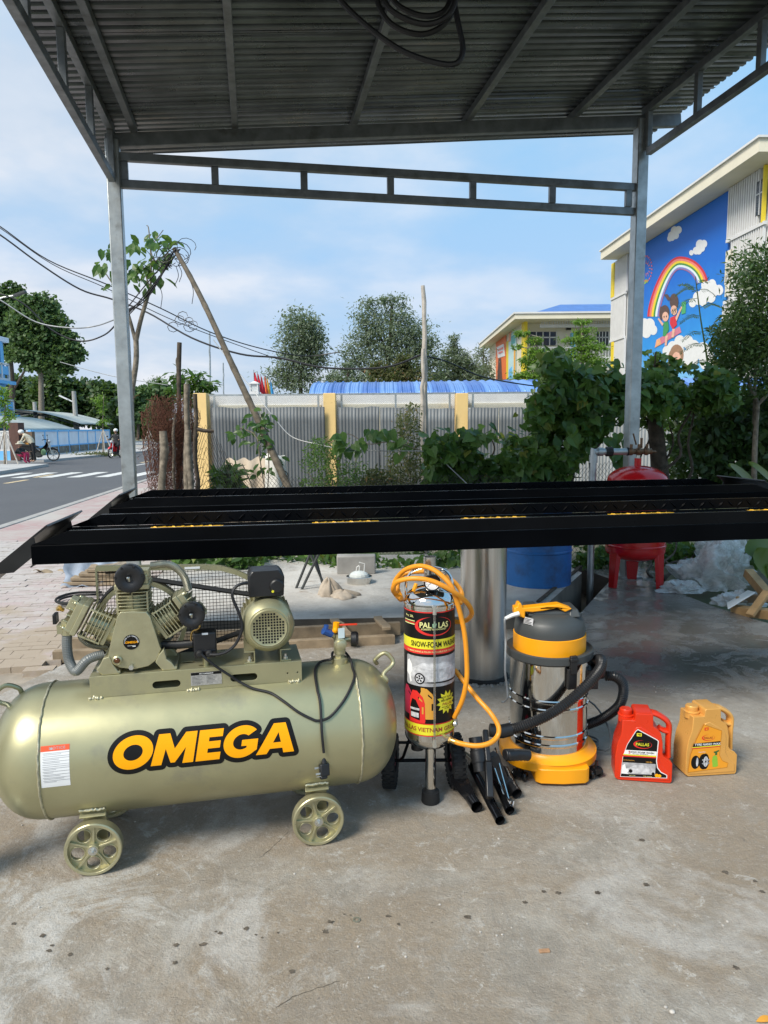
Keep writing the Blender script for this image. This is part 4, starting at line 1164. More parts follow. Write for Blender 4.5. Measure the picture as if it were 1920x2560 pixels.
part('unloader_pipe', lambda b: b.tube(spline([c1(1240, 640, .0), c1(1300, 560, .02), c1(1260, 620, .04), c1(1200, 690, .02)], 6), .012, 10), M['grey_hose'], comp)
# belt guard of square wire mesh
gy = 0.172
gx0, gx1 = c1(730, 400, gy).x, c2(640, 400, gy).x
gz0 = ST + .005
def guard_top(x):
 t = (x - gx0) / (gx1 - gx0)
 return 0.955 - 0.02 * t - .05 * max(0, (t - .7) / .3) ** 2
def mesh_(b):
 k = gx0 + .006
 while k < gx1:
  b.bar((k, gy, gz0), (k, gy, guard_top(k)), .0016, .0016); k += .0125
 z = gz0 + .006
 while z < .945:
  b.bar((gx0, gy + .0018, z), (gx1, gy + .0018, z), .0016, .0016, (0, 1, 0)); z += .0125
gd = part('belt_guard', mesh_, M['black_paint'], comp, smooth=0)
part('guard_frame', lambda b: [b.bar((gx0 + (gx1 - gx0) * k / 10, gy - .004, guard_top(gx0 + (gx1 - gx0) * k / 10)), (gx0 + (gx1 - gx0) * (k + 1) / 10, gy - .004, guard_top(gx0 + (gx1 - gx0) * (k + 1) / 10)), .022, .018) for k in range(10)] and b.bar((gx0, gy - .004, gz0), (gx0, gy - .004, guard_top(gx0)), .006, .02, (0, 1, 0)), M['champagne'], gd, smooth=0)
part('guard_sticker', lambda b: b.box((c2(225, 178, gy - .02).x, gy - .0158, guard_top(.0) + .0), (.055, .0012, .008)), M['p_white'], gd, smooth=0)
# outlet valve group on the right end
V0 = Vector((c2(1243, 745, 0).x, 0, 0))
VX = V0.x
def valve(b):
 b.lathe([(.030, TZ + TR - .004), (.030, TZ + TR + .018), (.027, TZ + TR + .020), (.018, TZ + TR + .020)], (VX, 0, 0), n=28)
 b.cyl((VX, 0, TZ + TR + .02), (VX, 0, TZ + TR + .038), .019, n=6)
 b.cyl((VX, 0, TZ + TR + .036), (VX, 0, TZ + TR + .11), .022, n=20)
 b.lathe([(.023, 0), (.023, .012), (.018, .014), (.018, .026), (.012, .029), (0, .029)], (VX, -.015, TZ + TR + .075), (0, -1, 0), 20, uref=(0, 0, 1))
 b.cyl((VX + .015, 0, TZ + TR + .085), (VX + .045, 0, TZ + TR + .085), .009, n=12)
 b.cyl((VX - .015, 0, TZ + TR + .10), (VX - .035, 0, TZ + TR + .115), .012, n=12)
part('outlet_block', valve, M['cast'], comp)
part('pressure_gauge', lambda b: b.lathe([(.026, 0), (.028, .003), (.028, .02), (.022, .026), (.0, .026)], (VX + .042, -.01, TZ + TR + .088), (1, -.25, 0), 28), M['black_plastic'], comp)
part('relief_valve', lambda b: (b.cyl((VX, 0, TZ + TR + .108), (VX + .002, 0, TZ + TR + .145), .010, n=10), b.ball((VX - .006, -.01, TZ + TR + .135), .010, 8, 6)), M['brass'], comp)
part('ball_valve', lambda b: (b.cyl((VX - .03, -.01, TZ + TR + .112), (VX - .062, -.02, TZ + TR + .13), .014, n=10), b.cyl((VX - .055, -.02, TZ + TR + .12), (VX - .05, -.02, TZ + TR + .15), .009, n=8)), M['blue_plastic'], comp)
part('yellow_valve_cap', lambda b: (b.cyl((VX - .015, -.012, TZ + TR + .12), (VX - .012, -.012, TZ + TR + .155), .012, n=10), b.ball((VX - .018, -.02, TZ + TR + .128), .011, 8, 6)), M['p_orange'], comp)
part('red_lever', lambda b: b.bar((VX - .005, -.015, TZ + TR + .146), (VX + .062, -.03, TZ + TR + .148), .010, .005), M['red_plastic'], comp, bevel=.001)
part('swing_tag', lambda b: b.box((VX + .003, -.028, TZ + TR + .118), (.024, .001, .038), Matrix.Rotation(.1, 3, 'Z')), pmat('pale blue tag', (.62, .72, .74), .5), comp, smooth=0)
# mains cord and plug
crd = [c2(285, 705, -.115), c2(330, 748, -.118), c2(400, 800, -.115), c2(480, 852, -.112), c2(540, 892, -.106)]
crd += [on_tank(400 + x * .36166, 1380 + y * .36166, TR + .0055) for x, y in ((640, 942), (760, 972), (850, 1028), (950, 1102), (1040, 1150))]
crd += [on_tank(x * .60277, 1650 + y * .60277, TR + .0055) for x, y in ((1320, 252), (1365, 238), (1410, 190), (1445, 135), (1470, 70))]
crd += [on_tank(400 + 1330 * .36166, 1380 + 800 * .36166, TR + .007)]
crd += [Vector((VX + .034, -.03, TZ + TR + .018)), Vector((VX + .02, .034, TZ + TR + .028)), Vector((VX - .02, .034, TZ + TR + .028)), Vector((VX - .035, -.022, TZ + TR + .022))]
crd += [on_tank(400 + x * .36166, 1380 + y * .36166, TR + .007) for x, y in ((1110, 760), (1072, 820), (1085, 940))]
crd += [on_tank(x * .60277, 1650 + y * .60277, TR + .010) for x, y in ((1328, 180), (1335, 300), (1343, 385))]
part('mains_cord', lambda b: b.tube(spline(crd, 8), .0048, 8), M['cable'], comp)
pg = on_tank(1345 * .60277, 1650 + 455 * .60277, TR + .012)
def plug(b):
 b.X = Matrix.Translation(pg) @ Matrix.Rotation(-.25, 4, 'X') @ Matrix.Rotation(.3, 4, 'Z')
 b.cyl((0, 0, .045), (0, 0, .018), .007, .010, 12)
 b.box((0, 0, 0), (.034, .02, .042)); b.box((-.004, 0, -.024), (.026, .017, .012))
pgo = part('plug', plug, M['black_plastic'], comp, bevel=.004, smooth=40)
def prongs(b):
 b.X = Matrix.Translation(pg) @ Matrix.Rotation(-.25, 4, 'X') @ Matrix.Rotation(.3, 4, 'Z')
 for k in (-1, 1): b.box((-.024, k * .004, k * .009), (.02, .002, .006))
 b.box((-.022, -.004, -.018), (.02, .006, .002))
part('prong', prongs, M['bolt'], pgo, smooth=0)
# --- prints on the barrel: u along the tank, v up the barrel (arc length)
def on_barrel(eps): return lambda u, v: (u, -(TR + eps) * math.cos(v / TR), TZ + (TR + eps) * math.sin(v / TR))
def barrel(name, vf, mat, eps, parent=comp):
 b = MB(); b.flat2d(cut2d(vf, .012, 1), on_barrel(eps))
 return b.build(name, mat, parent, smooth=0)
def vz(z): return TR * math.asin(max(-1, min(1, (z - TZ) / TR)))
def letters():
 """heavy slanted capitals drawn as polygons, cap height 1; returns a list of (loops, advance offset)"""
 sh = 0.16
 S = lambda pts: [(x + sh * (y - .5), y) for x, y in pts]
 out = []
 out.append([S(ell(.56, .5, .56, .54, 40)), S(ell(.56, .5, .27, .25, 30))[::-1]])
 m0 = 1.12
 out.append([S([(m0 + .0, 0), (m0 + .30, 0), (m0 + .36, .52), (m0 + .56, .05), (m0 + .68, .05), (m0 + .94, .52), (m0 + .90, 0), (m0 + 1.21, 0), (m0 + 1.21, 1), (m0 + .88, 1), (m0 + .62, .50), (m0 + .42, 1), (m0 + .10, 1)])])
 e0 = 2.40
 out.append([S([(e0, 0), (e0 + .70, 0), (e0 + .70, .25), (e0 + .31, .25), (e0 + .31, .39), (e0 + .66, .39), (e0 + .66, .62), (e0 + .31, .62), (e0 + .31, .75), (e0 + .70, .75), (e0 + .70, 1), (e0, 1)])])
 g0 = 3.16
 o_ = ell(g0 + .54, .5, .54, .53, 40, rad(42), rad(318)); i_ = ell(g0 + .54, .5, .26, .25, 26, rad(48), rad(300))
 g = o_ + [(g0 + 1.02, .20), (g0 + 1.02, .56), (g0 + .54, .56), (g0 + .54, .36), (g0 + .70, .36), (g0 + .70, .30)] + i_[::-1]
 out.append([S(g)])
 a0 = 4.18
 out.append([S([(a0, 0), (a0 + .32, 0), (a0 + .40, .17), (a0 + .78, .17), (a0 + .83, 0), (a0 + 1.16, 0), (a0 + .78, 1), (a0 + .42, 1)]), S([(a0 + .47, .37), (a0 + .60, .70), (a0 + .71, .37)])])
 return out
LT = letters(); LW = 5.34
lw_m = 0.585; lh = 0.098
def Lmap(x, y): return ((x / LW - .5) * lw_m + .008, (y - .5) * lh + vz(0.418))
blk = MB(); n_ = 0
for loops in LT:
 ol = [Lmap(*p) for p in loops[0]]
 t_ = .0165
 segs = []
 for i in range(len(ol)):
  a, c_ = Vector((*ol[i], 0)), Vector((*ol[(i + 1) % len(ol)], 0))
  d = c_ - a
  if d.length < 1e-6: continue
  d.normalize(); nn = Vector((-d.y, d.x, 0)) * t_
  blk.flat2d(cut2d(([(a + nn)[:2], (c_ + nn)[:2], (c_ - nn)[:2], (a - nn)[:2]], [(0, 1, 2, 3)]), .012, 1), on_barrel(.0006 + .000004 * (n_ % 40))); n_ += 1
  blk.flat2d(cut2d(poly2d([ell(a.x, a.y, t_, t_, 14)]), .012, 1), on_barrel(.0006 + .000004 * (n_ % 40))); n_ += 1
 blk.flat2d(cut2d(poly2d([ol]), .012, 1), on_barrel(.00056 + .000004 * n_ % .00002))
lg = blk.build('logo_outline', M['p_black'], comp, smooth=0)
lb = MB()
for loops in LT:
 lb.flat2d(cut2d(poly2d([[Lmap(*p) for p in l] for l in loops]), .012, 1), on_barrel(.0013))
lb.build('logo_lettering', M['p_orange'], lg, smooth=0)
# warning notice
nx0, nx1 = -0.508 + .008, -0.415; nz1, nz0 = 0.462, 0.334
v1, v0 = vz(nz1), vz(nz0)
nt_ = barrel('notice_sticker', rect2d(nx0, v0, nx1, v1), M['p_white'], .0006)
barrel('notice_band', rect2d(nx0, v1 - .0175, nx1, v1), M['p_notice'], .0010, nt_)
b = MB()
b.flat2d(cut2d(move2d(text2d('NOTICE', .0078, .01, 0, 1.15, 1.1), (nx0 + nx1) / 2 + .006, v1 - .0085), .012, 1), on_barrel(.0014))
b.flat2d(poly2d([[(nx0 + .026, v1 - .013), (nx0 + .036, v1 - .013), (nx0 + .031, v1 - .0045)]]), on_barrel(.0014))
y = v1 - .024
while y > v0 + .012:
 for k in range(random.choice((1, 2, 2))):
  b.flat2d(rect2d(nx0 + (.006 if k == 0 else .009), y, nx0 + .009 + (.076 if k == 0 else random.uniform(.02, .06)), y + .0013), on_barrel(.0011)); y -= .0040
 y -= .0018
b.build('notice_print', M['p_grey'], nt_, smooth=0)
# ================================================================== THE SNOW FOAM TANK
FM = Frame((0.168, 2.62, 0), 0.0)
foam = thing('foam_tank', 'shiny steel snow foam tank with printed label and coiled yellow hose on two wheels', 'foam tank', tuple(FM.o), 0)
FR2 = 0.0955
def f4(x, y, off): return FM.at(940 + x * .33457, 1360 + y * .33457, off)
zb, zt = f4(390, 1440, -FR2).z, f4(390, 510, -FR2).z      # label bottom and top
zd0, zd1 = zb - 0.020, zt + 0.018
def dome(z, s, hgt): return [(FR2 * math.cos(t), z + s * hgt * math.sin(t)) for t in np.linspace(0, math.pi / 2, 9)]
bp = dome(zd0, -1, .062)[::-1] + [(FR2, zd1 - .012), (FR2 + .0025, zd1 - .010), (FR2 + .0025, zd1), (FR2, zd1 + .002)] + dome(zd1 + .003, 1, .058)
bp[0] = (0.0, bp[0][1]); bp[-1] = (0.0, bp[-1][1])
part('tank', lambda b: b.lathe(bp, n=64), M['chrome'], foam, smooth=40)
part('foot', lambda b: b.cyl((0.004, 0, 0.02), (0.004, 0, zd0 - .05), 0.0205, n=28), M['chrome'], foam)
part('foot_cap', lambda b: b.lathe([(.034, 0), (.036, .004), (.034, .045), (.026, .048), (.021, .06)], (0.004, 0, 0.0), n=28), M['rubber'], foam)
part('drain_boss', lambda b: b.cyl((-.045, .03, zd0 - .085), (-.045, .03, zd0 - .03), .025, n=20), M['black_plastic'], foam)
# wrap-round label
def on_wrap(eps):
 r = FR2 + eps
 return lambda u, v: (r * math.sin(u / FR2), -r * math.cos(u / FR2), v)
def wrap(name, items, mat, eps, parent):
 b = MB()
 for k, vf in enumerate(items):
  b.flat2d(cut2d(vf, .008, 0), on_wrap(eps + .000006 * (k % 6)))
 return b.build(name, mat, parent, smooth=0, recalc=False)
Z = lambda y: f4(390, y, -FR2).z
HALF = FR2 * rad(115)
lab = wrap('label', [rect2d(-HALF, zb, HALF, zt)], M['p_black'], .0006, foam)
for y0_, y1_ in ((518, 510), (826, 789), (1352, 1345), (1440, 1433)): wrap('label_red_band', [rect2d(-HALF, Z(y0_), HALF, Z(y1_))], M['p_red'], .0011, lab)
for y0_, y1_ in ((788, 715), (1432, 1353)): wrap('label_yellow_band', [rect2d(-HALF, Z(y0_), HALF, Z(y1_))], M['p_yellow'], .0011, lab)
zo = Z(617)
def crescent(cx, cy, rx, ry, n=40, a0=rad(75), a1=rad(415)):
 outer, inner = [], []
 for k in range(n + 1):
  a = a0 + (a1 - a0) * k / n
  t_ = math.sin(math.pi * k / n) ** .8
  w_ = t_ * (.16 + .10 * math.cos(a - math.pi))
  outer.append((cx + rx * math.cos(a), cy + ry * math.sin(a))); inner.append((cx + rx * (1 - w_) * math.cos(a), cy + ry * (1 - w_) * math.sin(a)))
 vs = outer + inner; m_ = n + 1
 return vs, [(k, k + 1, m_ + k + 1, m_ + k) for k in range(n)]
wrap('label_ring', [crescent(.012, zo, .074, .036, 40, rad(100), rad(440))], M['p_red'], .0012, lab)
wrap('label_title', [move2d(text2d('PAL', .021, .022, .0, .92), -.021, zo + .005), move2d(text2d('LAS', .021, .022, 0, .92), .047, zo + .005), move2d(text2d('KOREAN TECHNOLOGY', .0062, .02), .012, zo - .011), move2d(text2d('Pro. 20L', .0085, .012), -.088, Z(550)),
  rect2d(-.118, Z(588), -.062, Z(582))], M['p_cream'], .0018, lab)
wrap('label_emblem', [move2d(poly2d([[(-.006, -.010), (.005, -.010), (.008, .004), (.003, .006), (.004, .013), (-.003, .013), (-.002, .006), (-.007, .003)]]), .012, zo + .006)], pmat('pale green print', (.35, .62, .40), .4), .0018, lab)
wrap('label_dashes', [rect2d(-.118, Z(601), -.062, Z(594))], M['p_red'], .0018, lab)
wrap('label_dashes', [rect2d(-.118, Z(612), -.062, Z(605))], M['p_cream'], .0018, lab)
wrap('label_name', [move2d(text2d('SNOW-FOAM WASHER', .0205, .022, 0, .68, 1.0), .022, Z(752))], M['p_black'], .0017, lab)
wrap('label_tagline', [move2d(text2d('TO MAKE SHINE & POLISH AVAILABLE FOR YOUR CAR', .0062, .008, 0, 1, 1.0), .005, Z(808))], M['p_cream'], .0017, lab)
# photograph of a foamed car on the label
c0z, c1z = Z(1068), Z(846)
def rrect(x0, y0, x1, y1, r): return ell(x1 - r, y1 - r, r, r, 6, 0, math.pi / 2) + ell(x0 + r, y1 - r, r, r, 6, math.pi / 2, math.pi) + ell(x0 + r, y0 + r, r, r, 6, math.pi, 1.5 * math.pi) + ell(x1 - r, y0 + r, r, r, 6, 1.5 * math.pi, 2 * math.pi)
wrap('label_picture', [poly2d([rrect(-.105, c0z, .20, c1z, .008)])], M['p_grey'], .0010, lab)
hz = c1z - c0z
cz_ = lambda t: c0z + hz * t
wrap('label_car', [poly2d([[(-.085, cz_(.30)), (-.078, cz_(.58)), (-.058, cz_(.66)), (-.03, cz_(.80)), (.04, cz_(.83)), (.085, cz_(.74)), (.115, cz_(.60)), (.165, cz_(.54)), (.175, cz_(.25)), (.17, cz_(.18)), (-.01, cz_(.16)), (-.02, cz_(.33)), (-.035, cz_(.42)), (-.055, cz_(.38)), (-.06, cz_(.24))]])], M['p_silver'], .0015, lab)
wrap('label_car_window', [poly2d([[(-.05, cz_(.64)), (-.028, cz_(.76)), (.035, cz_(.785)), (.075, cz_(.71)), (.09, cz_(.60)), (.0, cz_(.57))]])], pmat('pale silver print', (.62, .62, .63), .4, 0, .2, 60), .0019, lab)
wrap('label_car_shadow', [poly2d([[(-.03, cz_(.13)), (.17, cz_(.10)), (.172, cz_(.17)), (-.012, cz_(.155))]]), poly2d([ell(-.043, cz_(.26), .0205, .0215, 24)])], M['p_black'], .0020, lab)
wrap('label_car_wheel', [poly2d([ell(-.043, cz_(.26), .0155, .0165, 24), ell(-.043, cz_(.26), .0035, .0035, 10)])], M['p_silver'], .0024, lab)
wrap('label_car_spoke', [move2d(poly2d([[(-.0022, .005), (.0022, .005), (.0035, .013), (-.0035, .013)]]), 0, 0, k * 1.257) for k in range(0)] + [move2d(move2d(poly2d([[(-.0018, .005), (.0018, .005), (.004, .0128), (-.004, .0128)]]), 0, 0, k * 1.257), -.043, cz_(.26)) for k in range(5)], M['p_black'], .0028, lab)
wrap('label_washer', [poly2d([[(-.103, cz_(.40)), (-.098, cz_(.80)), (-.088, cz_(.86)), (-.075, cz_(.70)), (-.072, cz_(.5)), (-.082, cz_(.36)), (-.076, cz_(.12)), (-.084, cz_(.07)), (-.09, cz_(.3))]])], M['p_white'], .0020, lab)
# printed jerrycans and the yellow star on the label
def can2d(x0, y0, w, h):
 body = [(x0, y0 + .04 * h), (x0 + .04 * w, y0), (x0 + .96 * w, y0), (x0 + w, y0 + .06 * h), (x0 + .97 * w, y0 + .62 * h), (x0 + .86 * w, y0 + .80 * h), (x0 + .52 * w, y0 + .97 * h), (x0 + .24 * w, y0 + .97 * h), (x0 + .05 * w, y0 + .72 * h)]
 h1 = [(x0 + .60 * w, y0 + .80 * h), (x0 + .82 * w, y0 + .70 * h), (x0 + .84 * w, y0 + .64 * h), (x0 + .58 * w, y0 + .75 * h)]
 h2 = [(x0 + .80 * w, y0 + .28 * h), (x0 + .90 * w, y0 + .28 * h), (x0 + .90 * w, y0 + .50 * h), (x0 + .80 * w, y0 + .50 * h)]
 return poly2d([body, h1, h2])
zl0, zl1 = Z(1335), Z(1090)
hh = zl1 - zl0
wrap('label_can', [can2d(-.128, zl0 + .02, .055, hh * .9)], M['red_mag'], .0012, lab)
wrap('label_can', [can2d(-.048, zl0 + .012, .062, hh * .96), rect2d(-.038, zl1 - .006, -.024, zl1 + .006)], M['p_gold'], .0015, lab)
wrap('label_can', [can2d(-.089, zl0 - .004, .068, hh * 1.0)], M['p_red'], .0021, lab)
wrap('label_can_sticker', [poly2d([[(-.083, zl0 + .012), (-.042, zl0 + .006), (-.042, zl0 + .052), (-.058, zl0 + .082), (-.074, zl0 + .086), (-.083, zl0 + .06)]])], M['p_black'], .0026, lab)
wrap('label_can_sticker', [rect2d(-.083, zl0 + .044, -.043, zl0 + .052), rect2d(-.08, zl0 + .016, -.046, zl0 + .034)], M['p_silver'], .0031, lab)
st = []
sx_, sz_ = .064, Z(1195)
for k in range(24):
 a = 2 * math.pi * k / 24 + .13; r_ = (.046 if k % 2 == 0 else .031)
 st.append((sx_ + r_ * .98 * math.cos(a), sz_ + r_ * 1.0 * math.sin(a)))
wrap('label_star', [poly2d([st])], M['p_yellow'], .0015, lab)
wrap('label_star_lettering', [move2d(text2d('BỌT TUYẾT', .0072, .015), .066, sz_ + .020), move2d(text2d('SIÊU BÓNG', .0075, .02), .064, sz_ + .009), move2d(text2d('BÓNG MỊN - BỀN', .0042, .012), .064, sz_ - .017), move2d(text2d('TIẾT KIỆM', .0038, .01), .064, sz_ - .024)], M['p_black'], .0020, lab)
wrap('label_star_name', [move2d(text2d('PALLAS', .0105, .012, .2), .066, sz_ - .005)], M['p_brown'], .0020, lab)
wrap('label_maker', [move2d(text2d('PALLAS VIETNAM GROUP', .0165, .02, 0, .98), -.002, Z(1388) - .001)], M['p_brown'], .0017, lab)
wrap('label_address', [move2d(text2d('www.pallasvietnam.com', .0058, .01), .07, Z(1424))], M['p_black'], .0017, lab)
# level tube in front
part('level_tube', lambda b: b.cyl((.012, -FR2 - .012, zb - .01), (.012, -FR2 - .012, zt + .002), .0042, n=10), pmat('clear level tube', (.50, .50, .46), .15, 0, .1, 8), foam)
bpy.data.materials['clear level tube'].node_tree.nodes['Principled BSDF'].inputs['Transmission Weight'].default_value = 0.85
for zz, s_ in ((zt + .012, 1), (zb - .022, -1)):
 part('level_fitting', lambda b: (b.cyl((.012, -FR2 + .01, zz + s_ * .008), (.012, -FR2 - .018, zz + s_ * .008), .008, n=6), b.cyl((.012, -FR2 - .012, zz + s_ * .012), (.012, -FR2 - .012, zz - s_ * .018), .0075, n=6)), M['bolt'], foam)
# top: filler neck, gauge, carrying handle
part('filler_neck', lambda b: b.lathe([(.024, zd1 + .05), (.024, f4(390, 95, .03).z), (.0215, f4(390, 95, .03).z), (.0215, zd1 + .08), (0, zd1 + .08)], (.004, .035, 0), n=28), M['brushed'], foam)
gq = f4(420, 285, -.045)
gg = part('pressure_gauge', lambda b: b.lathe([(0, 0), (.030, 0), (.0315, .004), (.0315, .022), (.028, .025), (.0265, .021), (0, .021)], (gq.x, gq.y, gq.z), (-.05, -1, .12), 32, uref=(0, 0, 1)), M['black_gloss'], foam)
ax_ = Vector((-.05, -1, .12)).normalized()
gu = ax_.cross(Vector((0, 0, 1))).normalized() * -1; gv = ax_.cross(gu) * -1
if gv.z < 0: gv = -gv
GP = lambda e: (lambda u, v: gq + ax_ * (.021 + e) + gu * u + gv * v)
part('gauge_dial', lambda b: b.flat2d(poly2d([ell(0, 0, .0262, .0262, 28)]), GP(.0006)), M['p_white'], gg, smooth=0)
part('gauge_print', lambda b: ([b.flat2d(move2d(rect2d(-.0006, .018, .0006, .0235), 0, 0, rad(-130 + 26 * k)), GP(.0011)) for k in range(11)], b.flat2d(move2d(rect2d(-.0007, -.004, .0007, .019), 0, 0, rad(120)), GP(.0013))), M['p_black'], gg, smooth=0)
part('gauge_stem', lambda b: (b.cyl((gq.x, gq.y + .004, gq.z - .025), (gq.x - .002, gq.y + .02, zd1 + .035), .010, n=12), b.box((gq.x, gq.y + .01, gq.z - .036), (.026, .024, .022))), M['bolt'], foam, bevel=.002)
part('handle', lambda b: b.tube(spline([(-.085, .0, zd1 - .01), (-.087, .0, zd1 + .07), (-.06, .012, zd1 + .115), (0, .03, zd1 + .125), (.06, .012, zd1 + .115), (.087, 0, zd1 + .07), (.085, 0, zd1 - .01)], 6), .0055, 10), M['chrome'], foam)
part('safety_valve', lambda b: (b.cyl((.05, .03, zd1 + .04), (.05, .03, zd1 + .10), .012, n=12), b.ball((.058, .03, zd1 + .105), .016, 8, 6)), M['bolt'], foam)
part('yellow_trigger', lambda b: b.bar((-.05, -.03, zd1 + .075), (-.062, -.035, zd1 + .045), .014, .010), M['yellow_plastic'], foam, bevel=.002)
# trolley
axy = 0.13
for sx_, xx in ((-1, -.150), (1, .112)):
 w = part('wheel', lambda b: (b.lathe([(.045, -.022), (.085, -.026), (.100, -.022), (.106, -.010), (.106, .010), (.100, .022), (.085, .026), (.045, .022), (.045, -.022)], (xx, axy, .106), (1, .12 * sx_, 0), 48),
  [b.box(Vector((xx, axy, .106)) + Matrix.Rotation(.12 * sx_, 3, 'Z') @ Vector((o_, .1045 * math.cos(a), .1045 * math.sin(a))), (.016, .010, .007), Matrix.Rotation(.12 * sx_, 3, 'Z') @ Matrix.Rotation(a - math.pi / 2, 3, 'X')) for a, o_ in [(2 * math.pi * (k + .5 * (j % 2)) / 30, (j - 1) * .017) for k in range(30) for j in range(3)]]), M['rubber'], foam, smooth=0)
 part('wheel_rim', lambda b: b.lathe([(0, -.012), (.02, -.018), (.022, -.008), (.046, -.010), (.046, .010), (.022, .008), (.02, .018), (0, .012)], (xx, axy, .106), (1, .12 * sx_, 0), 28), M['red_mag'], w)
part('axle', lambda b: (b.cyl((-.15, axy, .106), (.115, axy, .106), .007, n=10), b.tube([(-.07, 0, zd0 - .01), (-.10, .07, .15), (-.115, axy, .106)], .006, 8), b.tube([(.07, 0, zd0 - .01), (.08, .07, .15), (.085, axy, .106)], .006, 8), b.cyl((-.12, .02, zd0 - .055), (.06, .02, zd0 - .055), .006, n=8)), M['black_paint'], foam)
# yellow hose
H_ = lambda pts, off: [f4(x, y, off) for x, y in pts]
h1 = [f4(585, 1296, -.05), f4(640, 1180, -.07), f4(672, 1050, -.08), f4(680, 930, -.08), f4(668, 720, -.08), f4(640, 560, -.08), f4(600, 420, -.09), f4(555, 305, -.09), f4(450, 205, -.06), f4(340, 165, -.02), f4(225, 190, .03), f4(150, 265, .06), f4(132, 345, .05), f4(165, 395, .0), f4(190, 410, .05), f4(160, 320, .10), f4(200, 230, .10), f4(330, 205, .09), f4(470, 220, .09), f4(580, 280, .09), f4(640, 365, .07), f4(630, 440, .03), f4(600, 400, .06)]
h2 = [f4(190, 405, -.04), f4(148, 375, -.02), f4(128, 335, -.06), f4(160, 282, -.08), f4(270, 258, -.11), f4(400, 272, -.12), f4(520, 322, -.12), f4(620, 385, -.10), f4(688, 450, -.05), f4(715, 515, .0), f4(690, 560, .05), f4(640, 580, .07), f4(580, 580, .09)]
h3 = [f4(588, 940, .03), f4(655, 1025, .0), f4(755, 1150, -.05), f4(855, 1262, -.10), f4(915, 1365, -.13), f4(905, 1440, -.15), f4(840, 1492, -.17), f4(740, 1508, -.17), f4(630, 1490, -.15), f4(590, 1476, -.14)]
hs = part('foam_hose', lambda b: (b.tube(spline(h1, 10), .0092, 12), b.tube(spline(h2, 10), .0092, 12), b.tube(spline(h3, 10), .0092, 12)), M['hose_yellow'], foam)
part('hose_coupling', lambda b: (b.tube([f4(592, 1477, -.14), f4(548, 1460, -.13)], [.011, .009], 12), b.cyl(f4(556, 1464, -.132), f4(545, 1459, -.13), .013, n=6)), M['brass'], hs)
part('outlet_tap', lambda b: (b.tube([f4(550, 1461, -.13), f4(512, 1440, -.10), f4(490, 1435, -.06)], .0085, 10), b.cyl(f4(590, 1300, -.05), f4(596, 1350, -.04), .008, n=8), b.ball(f4(590, 1345, -.05), .010, 8, 6)), M['bolt'], foam)
# ================================================================== THE VACUUM CLEANER
VF = Frame((0.697, 2.93, 0), 0.0)
vac = thing('vacuum_cleaner', 'vacuum cleaner with polished steel drum, dark grey head and yellow orange base', 'vacuum cleaner', tuple(VF.o), 0)
VR = 0.163
def v5(x, y, off): return VF.at(1150 + x * .28330, 1480 + y * .28330, off)
zv = lambda y: v5(780, y, -VR).z
d0, d1 = 0.098, zv(655)
def bead(z): return [(VR, z - .008), (VR + .004, z - .004), (VR + .004, z + .004), (VR, z + .008)]
pr_ = [(0, d0), (VR - .004, d0), (VR, d0 + .004)] + bead(zv(1370)) + bead(zv(1295)) + bead(zv(1060)) + bead(zv(985)) + [(VR, d1), (VR - .01, d1 + .01)]
part('drum', lambda b: b.lathe(pr_, n=72), M['chrome'], vac, smooth=35)
rz0, rz1 = zv(655), zv(575)
part('rim_ring', lambda b: b.lathe([(VR - .004, rz0), (VR + .010, rz0 - .002), (VR + .019, rz0 + .006), (VR + .020, rz1 - .004), (VR + .014, rz1), (VR + .008, rz1 - .006), (VR - .012, rz1 - .008)], n=72), M['darkgrey'], vac, smooth=40)
hz0, hz1, hz2 = zv(560), zv(452), zv(285)
HR = VR - .012
part('motor_band', lambda b: b.lathe([(HR - .01, rz1 - .02), (HR, rz1 - .015), (HR, hz1), (HR - .004, hz1 + .002)], n=72), M['yellow_plastic'], vac, smooth=40)
part('motor_head', lambda b: b.lathe([(HR - .004, hz1 + .001), (HR - .003, hz1 + .02), (HR - .008, hz1 + .055), (HR - .018, hz2 - .012), (HR - .032, hz2 + .002), (.10, hz2 + .014), (.0, hz2 + .018)], n=72), M['darkgrey'], vac, smooth=50)
part('head_ridge', lambda b: (b.box((.01, -.02, hz2 + .022), (.20, .10, .02), None, .85), b.box((.085, .0, hz2 + .02), (.05, .17, .03), None, .7), b.box((-.075, .01, hz2 + .022), (.06, .16, .03), None, .8)), M['darkgrey'], vac, bevel=.006, smooth=40)
tz = hz2 + .03
hd = [v5(490, 170, -.06), v5(560, 160, -.06), v5(640, 152, -.06), v5(740, 140, -.06), v5(870, 118, -.06), v5(985, 158, -.06)]
part('carry_handle', lambda b: (b.prism([(v5(480, 205, -.075).x, v5(0, 205, -.075).z), (v5(575, 245, -.075).x, v5(0, 240, -.075).z), (v5(577, 190, -.075).x, v5(0, 180, -.075).z), (v5(640, 188, -.075).x, v5(0, 186, -.075).z), (v5(735, 175, -.075).x, v5(0, 175, -.075).z), (v5(860, 150, -.075).x, v5(0, 150, -.075).z), (v5(930, 188, -.075).x, v5(0, 188, -.075).z), (v5(990, 160, -.075).x, v5(0, 158, -.075).z), (v5(875, 116, -.075).x, v5(0, 116, -.075).z), (v5(720, 132, -.075).x, v5(0, 132, -.075).z), (v5(556, 145, -.075).x, v5(0, 148, -.075).z), (v5(540, 108, -.075).x, v5(0, 104, -.075).z), (v5(515, 108, -.075).x, v5(0, 104, -.075).z), (v5(505, 140, -.075).x, v5(0, 140, -.075).z), (v5(478, 142, -.075).x, v5(0, 142, -.075).z)], (0, -.075, 0), (1, 0, 0), (0, 0, 1), (0, .05, 0))), M['yellow_plastic'], vac, bevel=.004, smooth=40)
